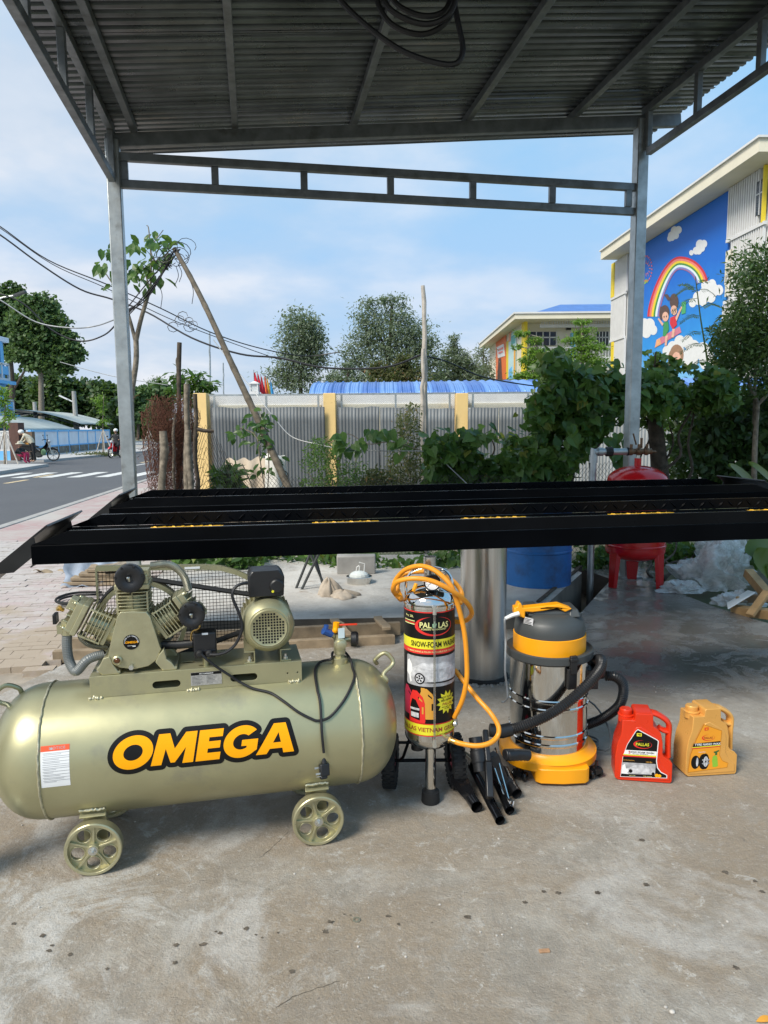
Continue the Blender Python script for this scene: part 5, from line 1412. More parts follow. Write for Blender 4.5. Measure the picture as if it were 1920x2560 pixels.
p0, p1 = v5(520, 190, -.08), v5(398, 235, -.09)
part('cord_sleeve', lambda b: b.tube([p0, p0.lerp(p1, .5) + Vector((0, 0, .003)), p1], [.010, .009, .007], 12), M['white_plastic'], vac)
part('power_cord', lambda b: b.tube(spline([p1, v5(395, 260, -.10), v5(402, 420, -.06), v5(400, 560, -.10), v5(398, 700, -.10), v5(412, 830, -.08), v5(418, 930, -.08), v5(395, 965, -.06), v5(365, 968, -.06)], 8), .0042, 8), pmat('grey cord', (.30, .31, .31), .5), vac)
# stickers on the head
rs_ = HR - .003
def on_head(u, v):
 a = u / HR
 return (rs_ * math.sin(a) * 1.006, -rs_ * math.cos(a) * 1.006, v)
s0, s1 = -.160, -.108
part('rating_label', lambda b: b.flat2d(cut2d(rect2d(s0, hz1 + .028, s1, hz1 + .085), .01, 0), lambda u, v: ((HR - .004 - (v - hz1) * .1) * 1.004 * math.sin(u / HR), -(HR - .004 - (v - hz1) * .1) * 1.004 * math.cos(u / HR), v)), M['p_silver'], vac, smooth=0, recalc=False)
part('rating_print', lambda b: [b.flat2d(cut2d(rect2d(s0 + .004, hz1 + .034 + k * .0055, s0 + random.uniform(.025, .046), hz1 + .0362 + k * .0055), .01, 0), lambda u, v: ((HR - .004 - (v - hz1) * .1) * 1.008 * math.sin(u / HR), -(HR - .004 - (v - hz1) * .1) * 1.008 * math.cos(u / HR), v)) for k in range(9)], M['p_black'], vac, smooth=0, recalc=False)
# latch
for a in (rad(18), rad(170)):
 T = Matrix.Rotation(a, 4, 'Z')
 def latch(b):
  b.X = T
  b.box((0, -VR - .022, (rz0 + rz1) / 2 - .01), (.030, .016, .075)); b.box((0, -VR - .012, rz0 - .052), (.040, .018, .085)); b.box((0, -VR - .018, rz1 - .008), (.036, .03, .014))
 part('latch', latch, M['black_plastic'], vac, bevel=.003)
# base with castors
ring_ = []
for k in range(64):
 a = 2 * math.pi * k / 64
 r_ = .205 + .016 * max(0, math.cos(2 * (a - rad(45)))) ** 2 * 1.0
 ring_.append((r_ * math.cos(a), r_ * math.sin(a) * .98))
part('base', lambda b: (b.prism(ring_, (0, 0, .058), (1, 0, 0), (0, 1, 0), (0, 0, .032)), b.lathe([(.205, .088), (.178, .100), (.170, .112), (.165, .112)], n=64)), M['yellow_plastic'], vac, bevel=.006, smooth=40)
fx0, fx1 = v5(670, 1650, -.2).x, v5(1148, 1650, -.2).x
part('base_apron', lambda b: b.prism([(fx0, -.186), (fx0 + .02, -.204), ((fx0 + fx1) / 2, -.212), (fx1 - .02, -.204), (fx1, -.186), (fx1, -.10), (fx0, -.10)], (0, 0, .012), (1, 0, 0), (0, 1, 0), (0, 0, .062)), M['yellow_plastic'], vac, bevel=.004, smooth=40)
def castor(x, y, a):
 T = Matrix.Translation((x, y, 0)) @ Matrix.Rotation(a, 4, 'Z')
 def f(b):
  b.X = T
  b.cyl((0, 0, .045), (0, 0, .075), .006, n=8); b.box((0, 0, .036), (.032, .034, .024))
  for s_ in (-1, 1): b.lathe([(0, 0), (.018, 0), (.021, .004), (.021, .012), (.017, .016), (0, .017)], (s_ * .016, .006, .0212), (s_, 0, 0), 24)
 part('castor', f, M['black_gloss'], vac, smooth=40)
castor(.172, -.135, .5); castor(-.150, -.150, -.6); castor(.15, .15, 2.2); castor(-.15, .15, .3)
# suction hose and its fittings
part('hose_socket', lambda b: (b.box((v5(1150, 740, .0).x, .0, v5(0, 760, 0).z), (.05, .07, .085)), b.cyl((VR - .005, .02, v5(0, 740, 0).z), (v5(1300, 0, 0).x, .02, v5(0, 740, 0).z), .025, n=20)), M['black_plastic'], vac, bevel=.004)
hz_ = [(v5(1290, 740, .02).x, .02, v5(1290, 740, .02).z), v5(1370, 748, .02), v5(1430, 800, .03), v5(1442, 890, .04), v5(1405, 1000, .06), v5(1300, 1090, .10), v5(1180, 1150, .14), v5(1060, 1170, .20), v5(900, 1050, .25), v5(850, 900, .23), v5(1000, 760, .21), v5(1110, 690, .19), v5(1160, 650, .14), v5(1190, 618, .05), v5(1222, 592, -.04), v5(1248, 610, -.10), v5(1235, 680, -.14), v5(1160, 780, -.18), v5(1060, 880, -.205), v5(930, 990, -.215), v5(780, 1085, -.215), v5(640, 1150, -.22), v5(500, 1200, -.23), v5(420, 1218, -.24)]
vh = part('suction_hose', lambda b: ribbed(b, hz_, .0222, 16, .0095, .0034, 10), M['black_plastic'], vac, smooth=0)
q0, q1, q2_ = v5(455, 1210, -.235), v5(370, 1230, -.24), v5(262, 1218, -.24)
part('hose_cuff', lambda b: b.tube([q0, q1, q1.lerp(q2_, .5), q2_], [.026, .027, .027, .026], 18), M['black_plastic'], vh)
part('coiled_mains_cable', lambda b: b.tube(spline([(.19 + .07 * math.cos(a) * (1 + .12 * math.sin(3 * a)), .13 + .06 * math.sin(a) * (1 + .1 * math.cos(2.3 * a)), .008 + .0045 * a / 2) for a in np.linspace(0, 15, 40)] + [(.27, .05, .03), (.30, .1, .10), (.26, .2, .18), (.15, .2, .24)], 4), .0042, 6), pmat('blue grey cable', (.10, .115, .125), .5), vac)
# ================================================================== LOOSE VACUUM TOOLS
def v7(x, y, Y): return on_y(1140 + x * .14013, 1780 + y * .14013, Y)
def tool(name, label, cat, fn, mat, **kw):
 b = MB(); fn(b); o = b.build(name, mat, None, **kw)
 return tag(o, label, cat, 'loose vacuum attachments')
def hollow(b, pts, r, n=22, wall=.002):
 b.tube(pts, r, n, caps=False); b.tube(pts, r - wall, n, caps=False)
 P = [Vector(p) for p in pts]
 for e, d in ((P[0], P[1] - P[0]), (P[-1], P[-2] - P[-1])):
  b.lathe([(r, 0), (r - wall, 0)], e, d, n) if False else None
 t = P[-1] + (P[-2] - P[-1]) * .5
R3 = .0185
# two chromed black wands, mouths towards the viewer, tails towards the back left
e1, e2 = on_z(1250, 2064), on_z(1273, 2046)
w1 = Vector((e1.x, e1.y, R3 + .001)); w2 = Vector((e2.x + .004, e2.y + .012, R3 + .006))
M['dark_chrome'] = pmat('black chrome', (.035, .037, .042), .09, .85, .2, 6, 0, 1, .04)
dirw = Vector((-.17, 1.0, .10)).normalized()
tool('wand_tube', 'glossy black steel vacuum wand lying nearest the viewer with its open end forward', 'vacuum wand', lambda b: hollow(b, [w1 + dirw * .36, w1 + dirw * .2, w1], R3), M['dark_chrome'], smooth=60)
tool('wand_tube', 'glossy black steel vacuum wand leaning just right of the nearest wand', 'vacuum wand', lambda b: hollow(b, [w2 + dirw * .36 + Vector((.01, 0, .04)), w2 + dirw * .2 + Vector((.005, 0, .02)), w2], R3), M['dark_chrome'], smooth=60)
# wide flared floor tool lying on the left
g0_ = on_z(1190, 2036); g0_ = Vector((g0_.x + .004, g0_.y + .01, .024))
def flare(b):
 hollow(b, [g0_ + Vector((-.035, .17, .01)), g0_ + Vector((-.012, .05, .0)), g0_], .0225)
 a_, c_ = g0_ + Vector((-.052, .10, .022)), g0_ + Vector((-.078, .20, .055))
 b.add([g0_ + Vector((-.018, .04, .02)), g0_ + Vector((-.025, .04, -.01)), g0_ + Vector((-.088, .125, .03)), g0_ + Vector((-.088, .125, .065)), g0_ + Vector((-.03, .16, .07)), g0_ + Vector((-.03, .16, .03)), g0_ + Vector((.0, .06, .02)), g0_ + Vector((.0, .06, -.005))],
   [(0, 1, 2, 3), (3, 2, 5, 4), (4, 5, 7, 6), (6, 7, 1, 0), (0, 3, 4, 6), (1, 7, 5, 2)])
tool('dusting_nozzle', 'black vacuum nozzle with a wide slanted mouth lying left of the two wands', 'vacuum nozzle', flare, M['black_gloss'], smooth=30)
# upright hose adaptor
q5a, q5b = v7(345, 450, 2.66), v7(440, 1060, 2.60)
tool('hose_adaptor', 'matt black ribbed hose adaptor standing upright behind the slanted nozzle', 'hose adaptor', lambda b: (hollow(b, [q5b, q5a.lerp(q5b, .5), q5a], .0265), ribbed(b, [q5a.lerp(q5b, .38), q5a.lerp(q5b, .75)], .031, 18, .012, .002)), M['black_plastic'], smooth=40)
# crevice tool: long flat taper
def crevice(b):
 t0, t1, t2 = v7(520, 330, 2.70), v7(570, 900, 2.60), v7(600, 1540, 2.50)
 b.bar(t0, t1, .020, .026, (0, 1, .2)); b.bar(t1, t2, .026, .030, (0, 1, .2))
tool('crevice_tool', 'long flat black crevice nozzle leaning on the wands', 'crevice tool', crevice, M['black_plastic'], bevel=.004)
def floorhead(b):
 T = Matrix.Translation(v7(760, 1040, 2.66)) @ Matrix.Rotation(rad(-18), 4, 'Y') @ Matrix.Rotation(rad(20), 4, 'Z')
 b.X = T
 b.box((0, .02, -.005), (.055, .05, .135), None, .8); b.box((0.012, .01, -.12), (.085, .045, .13), None, .72); b.box((-.026, -.005, -.06), (.006, .05, .25))
 b.X = None
 b.tube([v7(870, 760, 2.66), v7(1100, 745, 2.68), v7(1290, 770, 2.70)], [.022, .020, .023], 16)
 ribbed(b, [v7(900, 770, 2.66), v7(1250, 760, 2.70)], .0235, 16, .016, .002)
tool('floor_head', 'black plastic vacuum floor head resting on its edge against the yellow base', 'floor head', floorhead, M['black_plastic'], bevel=.005, smooth=40)
def brushhead(b):
 b.tube([v7(700, 640, 2.72), v7(830, 1150, 2.62), v7(960, 1620, 2.54)], .0035, 6)
 b.tube([v7(560, 640, 2.72), v7(760, 1220, 2.62), v7(945, 1680, 2.53)], .004, 6)
 for x in (950, 1015): b.cyl(v7(x, 1680, 2.52), v7(x + 20, 1585, 2.525), .0045, n=8)
o = tool('steel_clip', 'thin shiny wire clip with two white tips lying over the black tools', 'wire clip', brushhead, M['chrome'])
def tube3(b):
 c_ = on_z(1292, 2000); hollow(b, [Vector((c_.x - .03, c_.y + .13, .06)), Vector((c_.x - .012, c_.y + .05, .034)), Vector((c_.x, c_.y, .026))], .021)
tool('round_nozzle', 'short round black nozzle behind the wire clip beside the vacuum base', 'vacuum nozzle', tube3, M['black_plastic'], smooth=40)
tail = [on_y(1140 + x * .14013, 1780 + y * .14013, Y) for x, y, Y in ((40, 740, 3.0), (180, 790, 2.9), (330, 930, 2.75))]
tool('bent_wand', 'bent chromed vacuum wand lying between the trolley wheel and the hose adaptor', 'vacuum wand', lambda b: hollow(b, spline([(p.x, p.y, max(p.z, R3 + .002)) for p in tail], 6), R3), M['dark_chrome'], smooth=60)
# ================================================================== THE TWO JERRYCANS
def jerrycan(name, label, loc, rz, mat, lab_fn):
 t = thing(name, label, 'jerrycan', loc, rz, 'plastic jerrycans of car care product')
 W, DP, HT = .226, .105, .315
 k = .226 / 650; ox, oy = 215 + 325, 1068     # photo outline units -> metres
 # silhouette seen from the front, two holes for the grips
 def pt(x, y): return ((x - ox) * k, (oy - y) * k * 1.015 + .002)
 out = [pt(*p) for p in ((225, 1040), (260, 1066), (850, 1066), (866, 1040), (866, 830), (830, 790), (775, 760), (752, 720), (750, 590), (728, 478), (690, 430), (640, 398), (634, 262), (625, 250), (450, 250), (435, 268), (430, 340), (292, 340), (285, 500), (245, 620), (222, 780))]
 body = part('bottle', lambda b: b.prism(out, (0, -DP / 2, 0), (1, 0, 0), (0, 0, 1), (0, DP, 0)), mat, t, bevel=.014, seg=5, smooth=60)
 body.modifiers['bevel'].angle_limit = rad(22)
 hp = [pt(*p) for p in ((632, 285), (700, 300), (790, 352), (836, 405), (846, 470), (842, 560), (842, 700), (846, 800))]
 h2p = [pt(*p) for p in ((730, 462), (785, 492), (842, 500))]
 def grip(b):
  P_ = spline([(x, 0, z) for x, z in hp], 6); b.tube(P_, .0115, 14)
  b.tube(spline([(x, 0, z) for x, z in h2p], 5), .0105, 12)
 g = part('handle', grip, mat, t, smooth=60); g.scale = (1, 2.1, 1)
 # raised front panel
 pan = [pt(*p) for p in ((255, 1040), (845, 1040), (845, 950), (770, 880), (720, 790), (718, 600), (690, 520), (500, 405), (440, 420), (390, 520), (330, 680), (280, 850))]
 part('front_panel', lambda b: b.prism(pan, (0, -DP / 2 - .002, 0), (1, 0, 0), (0, 0, 1), (0, .012, 0)), mat, t, bevel=.004, seg=3, smooth=50)
 cx_, cz0 = pt(352, 340)
 part('neck', lambda b: b.lathe([(.030, -.02), (.030, .003), (.032, .004), (.032, .008), (.026, .010)], (cx_, 0, cz0), n=32), mat, t)
 part('cap', lambda b: (b.lathe([(.0235, .011), (.0245, .014), (.0245, .034), (.022, .038), (0, .038)], (cx_, 0, cz0 - .006), n=36), [b.box((cx_ + .0246 * math.cos(a), .0246 * math.sin(a), cz0 + .018), (.0016, .0022, .020), Matrix.Rotation(a, 3, 'Z')) for a in np.linspace(0, 2 * math.pi, 36, endpoint=False)]), mat, t, smooth=40)
 LS_ = lambda x, y: pt(540 + (x - 575) * 1.15 + 12, 745 + (y - 745) * 1.12 - 4)
 lab_fn(t, LS_, lambda e: (lambda u, v: (u, -DP / 2 - .0024 - e, v)))
 return t
def lay(name, items, mat, e, parent, F_):
 b = MB()
 for i, vf in enumerate(items): b.flat2d(vf, F_(e + .000008 * i))
 return b.build(name, mat, parent, smooth=0)
def red_label(t, pt, F_):
 P_ = lambda pts: poly2d([[pt(*p) for p in pts]])
 edge = lay('label_edge', [P_(((343, 998), (800, 980), (800, 945), (740, 915), (706, 870), (695, 800), (706, 585), (690, 570), (500, 470), (478, 492), (400, 640), (360, 780)))], M['p_white'], .0003, t, F_)
 lb_ = lay('label', [P_(((347, 992), (792, 974), (792, 948), (735, 922), (698, 874), (686, 800), (697, 588), (684, 576), (500, 480), (484, 496), (404, 642), (364, 780)))], M['p_black'], .0008, edge, F_)
 def tx(s, h, x, y, **kw): return move2d(text2d(s, h, **kw), *pt(x, y))
 lay('label_ring', [crescent(*pt(550, 632), .036, .0175, 30, rad(80), rad(420))], M['p_red'], .0013, lb_, F_)
 lay('label_name', [tx('PALLAS', .0125, 548, 630, bold=.02, wx=.92), P_(((490, 512), (538, 512), (538, 545), (490, 545)))], M['p_yellow'], .0018, lb_, F_)
 lay('label_logo_hole', [P_(((499, 522), (529, 522), (529, 535), (512, 535), (512, 529), (499, 529)))], M['p_black'], .0022, lb_, F_)
 lay('label_band', [P_(((382, 700), (690, 698), (688, 742), (368, 746)))], M['p_white'], .0013, lb_, F_)
 lay('label_lines', [P_(((366, 747), (688, 743), (688, 757), (362, 757)))], M['p_yellow'], .0013, lb_, F_)
 lay('label_lines', [P_(((362, 758), (688, 758), (687, 770), (358, 772)))], M['p_red'], .0013, lb_, F_)
 lay('label_product', [tx('NOW FOAM WASH', .0072, 545, 718, bold=.025, wx=1.1), tx('HIGH FOAM   CONCENTRATE', .0032, 530, 736, bold=.01)], M['p_black'], .0018, lb_, F_)
 lay('label_initial', [tx('S', .0125, 424, 722, bold=.02)], M['p_red'], .0018, lb_, F_)
 lay('label_small_print', [tx('FOR PROFESSIONAL', .0038, 418, 810, bold=.01), tx('120 lần', .006, 618, 818, bold=.015)], M['p_gold'], .0014, lb_, F_)
 pc = lay('label_picture', [P_(((348, 962), (682, 950), (684, 833), (362, 836)))], M['p_grey'], .0013, lb_, F_)
 lay('label_car', [P_(((380, 940), (400, 900), (430, 890), (470, 862), (560, 850), (620, 868), (650, 888), (680, 895), (680, 945), (640, 950), (470, 948)))], M['p_silver'], .0018, pc, F_)
 lay('label_washer', [P_(((352, 958), (358, 870), (385, 850), (395, 900), (425, 915), (410, 945), (425, 960)))], M['p_white'], .0022, pc, F_)
 lay('label_car_wheel', [poly2d([ell(*pt(442, 925), .0075, .0075, 16)]), poly2d([ell(*pt(662, 940), .006, .007, 16)])], M['p_black'], .0022, pc, F_)
 lay('label_oranges', [poly2d([ell(*pt(697, 955), .0075, .0075, 16)]), poly2d([ell(*pt(724, 958), .007, .007, 16)])], M['p_orange'], .0024, lb_, F_)
 lay('label_footer', [tx('NET 5 KGS', .0036, 460, 974, bold=.01), tx('HIGH QUALITY', .0036, 610, 972, bold=.01)], M['p_cream'], .0014, lb_, F_)
def gold_label(t, pt, F_):
 P_ = lambda pts: poly2d([[pt(x - 655, y + 25) for x, y in pts]])
 pq = lambda x, y: pt(x - 655, y + 25)
 edge = lay('label_edge', [P_(((965, 962), (1395, 930), (1405, 880), (1340, 850), (1306, 790), (1318, 520), (1115, 440), (1040, 600), (985, 760)))], pmat('dark orange print', (.55, .20, .01), .4), .0003, t, F_)
 lb_ = lay('label', [P_(((970, 955), (1390, 925), (1398, 884), (1335, 854), (1300, 792), (1311, 524), (1118, 448), (1046, 602), (991, 762)))], pmat('orange label', (.80, .32, .02), .38, 0, .04), .0008, edge, F_)
 def tx(s, h, x, y, **kw): return move2d(text2d(s, h, **kw), *pq(x, y))
 lay('label_ring', [crescent(*pq(1170, 588), .028, .013, 30, rad(80), rad(420)), P_(((1125, 478), (1168, 475), (1168, 506), (1125, 509)))], M['p_red'], .0013, lb_, F_)
 lay('label_logo_hole', [P_(((1136, 487), (1158, 486), (1158, 498), (1136, 499)))], M['p_orange'], .0018, lb_, F_)
 lay('label_name', [tx('PALLAS', .0092, 1170, 588, bold=.015, wx=.9)], M['p_brown'], .0018, lb_, F_)
 lay('label_band', [P_(((1015, 645), (1304, 632), (1302, 672), (1004, 682)))], M['p_black'], .0013, lb_, F_)
 lay('label_product', [tx('TYRE NANO WAX', .0092, 1165, 658, bold=.025, wx=1.05), tx('Super shine', .0045, 1108, 740, bold=.01, shear=.2)], M['p_white'], .0018, lb_, F_)
 lay('label_lines', [P_(((1002, 683), (1302, 673), (1302, 684), (999, 693)))], M['p_yellow'], .0013, lb_, F_)
 lay('label_lines', [P_(((998, 694), (1302, 685), (1301, 694), (996, 704)))], M['p_red'], .0013, lb_, F_)
 ty = lay('label_tyre', [poly2d([ell(*pq(1042, 850), .019, .029, 26)]), poly2d([ell(*pq(1130, 848), .021, .034, 26)]), poly2d([ell(*pq(1150, 846), .016, .034, 26)])], M['p_black'], .0014, lb_, F_)
 lay('label_rim', [poly2d([ell(*pq(1153, 848), .0105, .0225, 24), ell(*pq(1153, 848), .003, .005, 10)]), poly2d([ell(*pq(1060, 848), .005, .020, 16)])], M['p_silver'], .0019, ty, F_)
 lay('label_spokes', [move2d(move2d(poly2d([[(-.001, .004), (.001, .004), (.003, .018), (-.003, .018)]]), 0, 0, k * 1.05), *pq(1153, 848)) for k in range(6)], M['p_grey'], .0023, ty, F_)
 lay('label_sprayer', [P_(((1232, 912), (1222, 840), (1228, 800), (1250, 782), (1276, 800), (1285, 860), (1290, 905), (1265, 915)))], M['p_green'], .0014, lb_, F_)
 lay('label_sprayer_trigger', [P_(((1236, 745), (1262, 740), (1290, 728), (1297, 742), (1275, 752), (1276, 784), (1252, 782), (1252, 760), (1238, 756)))], pmat('dark green print', (.03, .12, .03), .4), .0014, lb_, F_)
cR = (on_z(1540, 1948) + on_z(1685, 1958)) / 2
rzR = math.atan2(2.746 - 2.784, 1.174 - .949)
jerrycan('jerrycan', 'red orange plastic jerrycan of snow foam shampoo with a black label', (cR.x - .003, cR.y + .045, 0), rzR, M['red_plastic'], red_label)
cG = (on_z(1700, 1938) + on_z(1828, 1938)) / 2
jerrycan('jerrycan', 'gold plastic jerrycan of tyre wax with two tyres on its label', (cG.x + .012, cG.y + .045, 0), .10, M['gold_plastic'], gold_label)
# ================================================================== DRUM AND PRESSURE TANK AT THE BACK
dc = on_z(1360, 1472, .1)
b = MB(); b.lathe([(0, .012), (.275, .012), (.275, 0), (.290, 0), (.290, .28), (.297, .288), (.297, .298), (.290, .306), (.290, .55), (.297, .558), (.297, .568), (.290, .576), (.290, .79), (.294, .796), (.294, .806), (.28, .806), (.28, .792), (0, .792)], n=56)
tag(b.build('steel_drum', M['blue_drum'], None, smooth=30, loc=(dc.x, dc.y + .28, .1)), 'dirty blue steel drum standing on the pale raised slab behind the lift', 'drum')
rt = thing('pressure_tank', 'red pressure tank on three legs with bronze fittings behind the lift', 'pressure tank', (2.29, 6.40, 0), 0)
RTF = Frame((2.29, 6.40, 0), 0)
r7 = lambda x, y, off: RTF.at(1420 + x * .17178, 1120 + y * .17178, off)
RR = .262
zb_, zt_ = .325, r7(1000, 470, 0).z
tp = [(RR * math.cos(t), zb_ - .10 * math.sin(t)) for t in np.linspace(math.pi / 2, 0, 8)] + [(RR, zb_ + .04), (RR + .006, zb_ + .046), (RR + .006, zb_ + .056), (RR, zb_ + .062), (RR, zt_)] + [(RR * math.cos(t), zt_ + .135 * math.sin(t)) for t in np.linspace(0, math.pi / 2, 10)]
tp[0] = (0, tp[0][1]); tp[-1] = (0, tp[-1][1])
part('tank', lambda b: b.lathe(tp, n=56), M['red_paint'], rt, smooth=40)
for a in (rad(205), rad(310), rad(75)):
 d = Vector((math.cos(a), math.sin(a), 0)); e = Vector((-d.y, d.x, 0))
 def leg(b):
  p0, p1 = d * .235 + Vector((0, 0, .36)), d * .255
  vs = []
  for p, w_ in ((p0, .070), (p1, .044)):
   for q in (e * -w_ - d * .012, e * w_ - d * .012, e * w_ * .7 + d * .02, e * -w_ * .7 + d * .02): vs.append(p + q)
  b.add(vs, [(0, 1, 5, 4), (1, 2, 6, 5), (2, 3, 7, 6), (3, 0, 4, 7), (3, 2, 1, 0), (4, 5, 6, 7)])
 part('leg', leg, M['red_paint'], rt, bevel=.003)
top = zt_ + .135
part('neck', lambda b: b.cyl((0.0, 0, top - .02), (0.0, 0, top + .065), .03, n=16), M['red_paint'], rt)
part('nipple', lambda b: b.cyl((0.0, 0, top + .06), (0.0, 0, top + .11), .018, n=12), M['bolt'], rt)
vz_ = top + .125
def man(b):
 b.cyl((-.10, 0, vz_), (.12, 0, vz_), .026, n=12)
 for x in (-.07, .0, .07):
  b.cyl((x, -.01, vz_), (x + .004, -.01, vz_ + .065), .014, n=8); b.ball((x, -.01, vz_), .036, 8, 6)
 b.cyl((.1, 0, vz_), (.16, .0, vz_ - .005), .010, n=8); b.bar((-.02, 0, vz_ + .06), (-.05, .0, vz_ + .16), .02, .008); b.cyl((.03, .01, vz_ + .03), (.03, .01, vz_ + .12), .012, n=8)
part('valve_manifold', man, M['old_brass'], rt)
pxx = r7(365, 300, 0).x
def gp(b):
 b.tube(spline([(-.10, 0, vz_), (-.2, 0, vz_), (pxx + .05, 0, vz_), (pxx + .012, 0, vz_ - .012), (pxx, 0, vz_ - .05), (pxx, 0, .4), (pxx, 0, -.2)], 5), .030, 14)
 b.cyl((pxx, 0, vz_ - .10), (pxx, 0, vz_ - .03), .038, n=16); b.cyl((pxx + .04, 0, vz_), (pxx + .085, 0, vz_), .038, n=16)
part('feed_pipe', gp, M['galv'], rt)
part('coupling', lambda b: (b.cyl((pxx + .11, 0, vz_), (pxx + .17, 0, vz_), .043, n=8), b.cyl((pxx + .30, 0, vz_), (pxx + .315, 0, vz_), .037, n=12)), M['rubber'], rt)
# ================================================================== ODDS AND ENDS ON THE RAISED SLAB
# dark board edging the trench
b = MB(); b.bar(on_z(1345, 1522, .05), on_z(1452, 1430, .05), .03, .13); tag(b.build('edge_board', M['bark_dark'], None, bevel=.003), 'dark wet board standing along the trench beside the blue drum', 'board')
# two long formwork boards and two short battens in front of the slab
def board(name, label, p, q, w, h, mat=None, cat='board', grp='loose timber in front of the raised slab', wob=.004):
 b = MB(); p, q = Vector(p), Vector(q); n_ = 6
 d = (q - p).normalized(); s_ = d.cross(Vector((0, 0, 1))).normalized()
 vs, fs = [], []
 for i in range(n_ + 1):
  c_ = p.lerp(q, i / n_) + Vector((random.gauss(0, wob), random.gauss(0, wob), random.gauss(0, wob * .5)))
  for a, e in ((-1, -1), (1, -1), (1, 1), (-1, 1)): vs.append(c_ + s_ * a * w / 2 + Vector((0, 0, 1)) * e * h / 2)
 for i in range(n_):
  for k in range(4): fs.append((i * 4 + k, i * 4 + (k + 1) % 4, i * 4 + 4 + (k + 1) % 4, i * 4 + 4 + k))
 fs += [(3, 2, 1, 0), tuple(n_ * 4 + k for k in range(4))]
 b.add(vs, fs)
 return tag(b.build(name, mat or M['wood'], None, smooth=0, bevel=.003), label, cat, grp)
board('plank', 'long weathered plank on the floor behind the compressor, nearer to the viewer', on_z(135, 1642, .02), on_z(985, 1601, .02), .05, .075)
board('plank', 'long grey plank lying against the front edge of the raised slab', on_z(160, 1612, .05), on_z(1000, 1571, .05), .045, .09)
board('batten', 'short batten lying across the two planks beside the blue valve', on_z(835, 1548, .11), on_z(872, 1590, .10), .06, .02)
board('batten', 'short batten lying across the two planks further to the right', on_z(945, 1543, .11), on_z(968, 1572, .10), .06, .02)
# folding stool, rag, steamer, concrete block
fs_ = thing('folding_stand', 'folded stand of crossed dark grey steel tubes at the back of the raised slab', 'folding stand', tuple(on_z(755, 1470, .1)), 0)
SF = Frame(tuple(on_z(755, 1470, .1)), 0)
s2 = lambda x, y, o_=0.: Vector((SF.at(400 + x * .36166, 1380 + y * .36166, o_).x, o_, SF.at(400 + x * .36166, 1380 + y * .36166, o_).z - .1))
for a, c_, o_ in (((915, 232), (1060, 20), .0), ((925, 290), (1125, 20), -.05), ((1150, 185), (1010, 20), .0), ((1130, 170), (1050, 25), .05)):
 part('leg', lambda b: b.cyl(s2(*a, o_), s2(c_[0], c_[1] - 150, o_), .011, n=8), M['darkgrey'], fs_)
part('crossbar', lambda b: b.cyl(s2(930, 210, .0), s2(960, 205, -.05), .009, n=8), M['darkgrey'], fs_)
def cloth(b):
 c_ = on_z(840, 1490, .1)
 for (dx, dy, w_, h_, sd) in ((-.06, .04, .09, .13, 1), (.06, -.01, .13, .05, 2)):
  rr = random.Random(sd); ph = [rr.uniform(0, 6) for _ in range(6)]
  def f(u, v):
   a = u * 2 * math.pi; r_ = 1 + .22 * math.sin(3 * a + ph[0]) + .13 * math.sin(7 * a + ph[1] + 3 * v) + .08 * math.sin(11 * a + ph[2])
   t = v
   return (c_.x + dx + w_ * r_ * math.cos(a) * (1 - t ** 2 * .9), c_.y + dy + w_ * .8 * r_ * math.sin(a) * (1 - t ** 2 * .9), .1 + h_ * t * (1 + .15 * math.sin(5 * a + ph[3])) + .002)
  b.grid(f, 44, 8)
b = MB(); cloth(b)
tag(b.build('rag', pmat('dirty beige cloth', (.42, .36, .29), .9, 0, .3, 9, .3, 60), None, smooth=70), 'dirty beige rag crumpled on the raised slab', 'rag')
bk_ = thing('wire_basket', 'round steel basin with clear plastic and white straws on the raised slab', 'basin', tuple(on_z(897, 1463, .1)), 0)
part('rim', lambda b: b.lathe([(0, .005), (.105, .005), (.108, 0), (.112, .055), (.115, .06), (.110, .062), (.105, .01), (0, .010)], (0, .1, 0), n=36), M['chrome'], bk_)
part('clear_bag', lambda b: b.ball((0, .1, .06), .08, 14, 8, (1.1, 1, .6)), pmat('clear plastic bag', (.7, .74, .72), .2), bk_, smooth=0)
for x, h_, l_ in ((-.03, .14, .02), (-.005, .14, .0), (.04, .17, -.05)): part('straw', lambda b: b.tube([(x, .1, .06), (x + .01, .1, h_), (x + .01 + l_, .1, h_ + .012)], .005, 6), M['white_plastic'], bk_)
b = MB(); c_ = on_z(880, 1448, .1); b.box((c_.x + .03, c_.y + .25, .19), (.36, .08, .18), Matrix.Rotation(.15, 3, 'X'));
tag(b.build('concrete_block', M['concrete_post'], None, bevel=.01), 'grey concrete block standing behind the steel basin', 'block')
# pile of boards under a blue grey sheet on the left
tp_ = thing('timber_pile', 'pile of old boards half covered by a blue grey sheet behind the compressor', 'timber pile', tuple(on_z(255, 1465, 0)), .15)
for k in range(4):
 part('board', lambda b: b.box((.02 * k - .02, .12 + .03 * k, .03 + .035 * k), (.62 - .08 * k, .35, .028), Matrix.Rotation(.05 * k - .06, 3, 'Z') @ Matrix.Rotation(.05, 3, 'Y')), M['wood'], tp_, bevel=.003)
part('long_board', lambda b: b.bar((.0, .05, .14), (.75, .35, .34), .16, .025, (0, 0, 1)), M['bark'], tp_, bevel=.004)
part('sheet', lambda b: b.grid(lambda u, v: (-.36 + .42 * u + .03 * math.sin(9 * v), -.06 + .5 * v, .02 + .26 * v * (1 - .3 * u) + .018 * math.sin(17 * u + 3 * v) + .012 * math.sin(11 * v - 4 * u)), 20, 16), pmat('blue grey sheet', (.26, .30, .36), .45, 0, .25, 6), tp_, smooth=60)
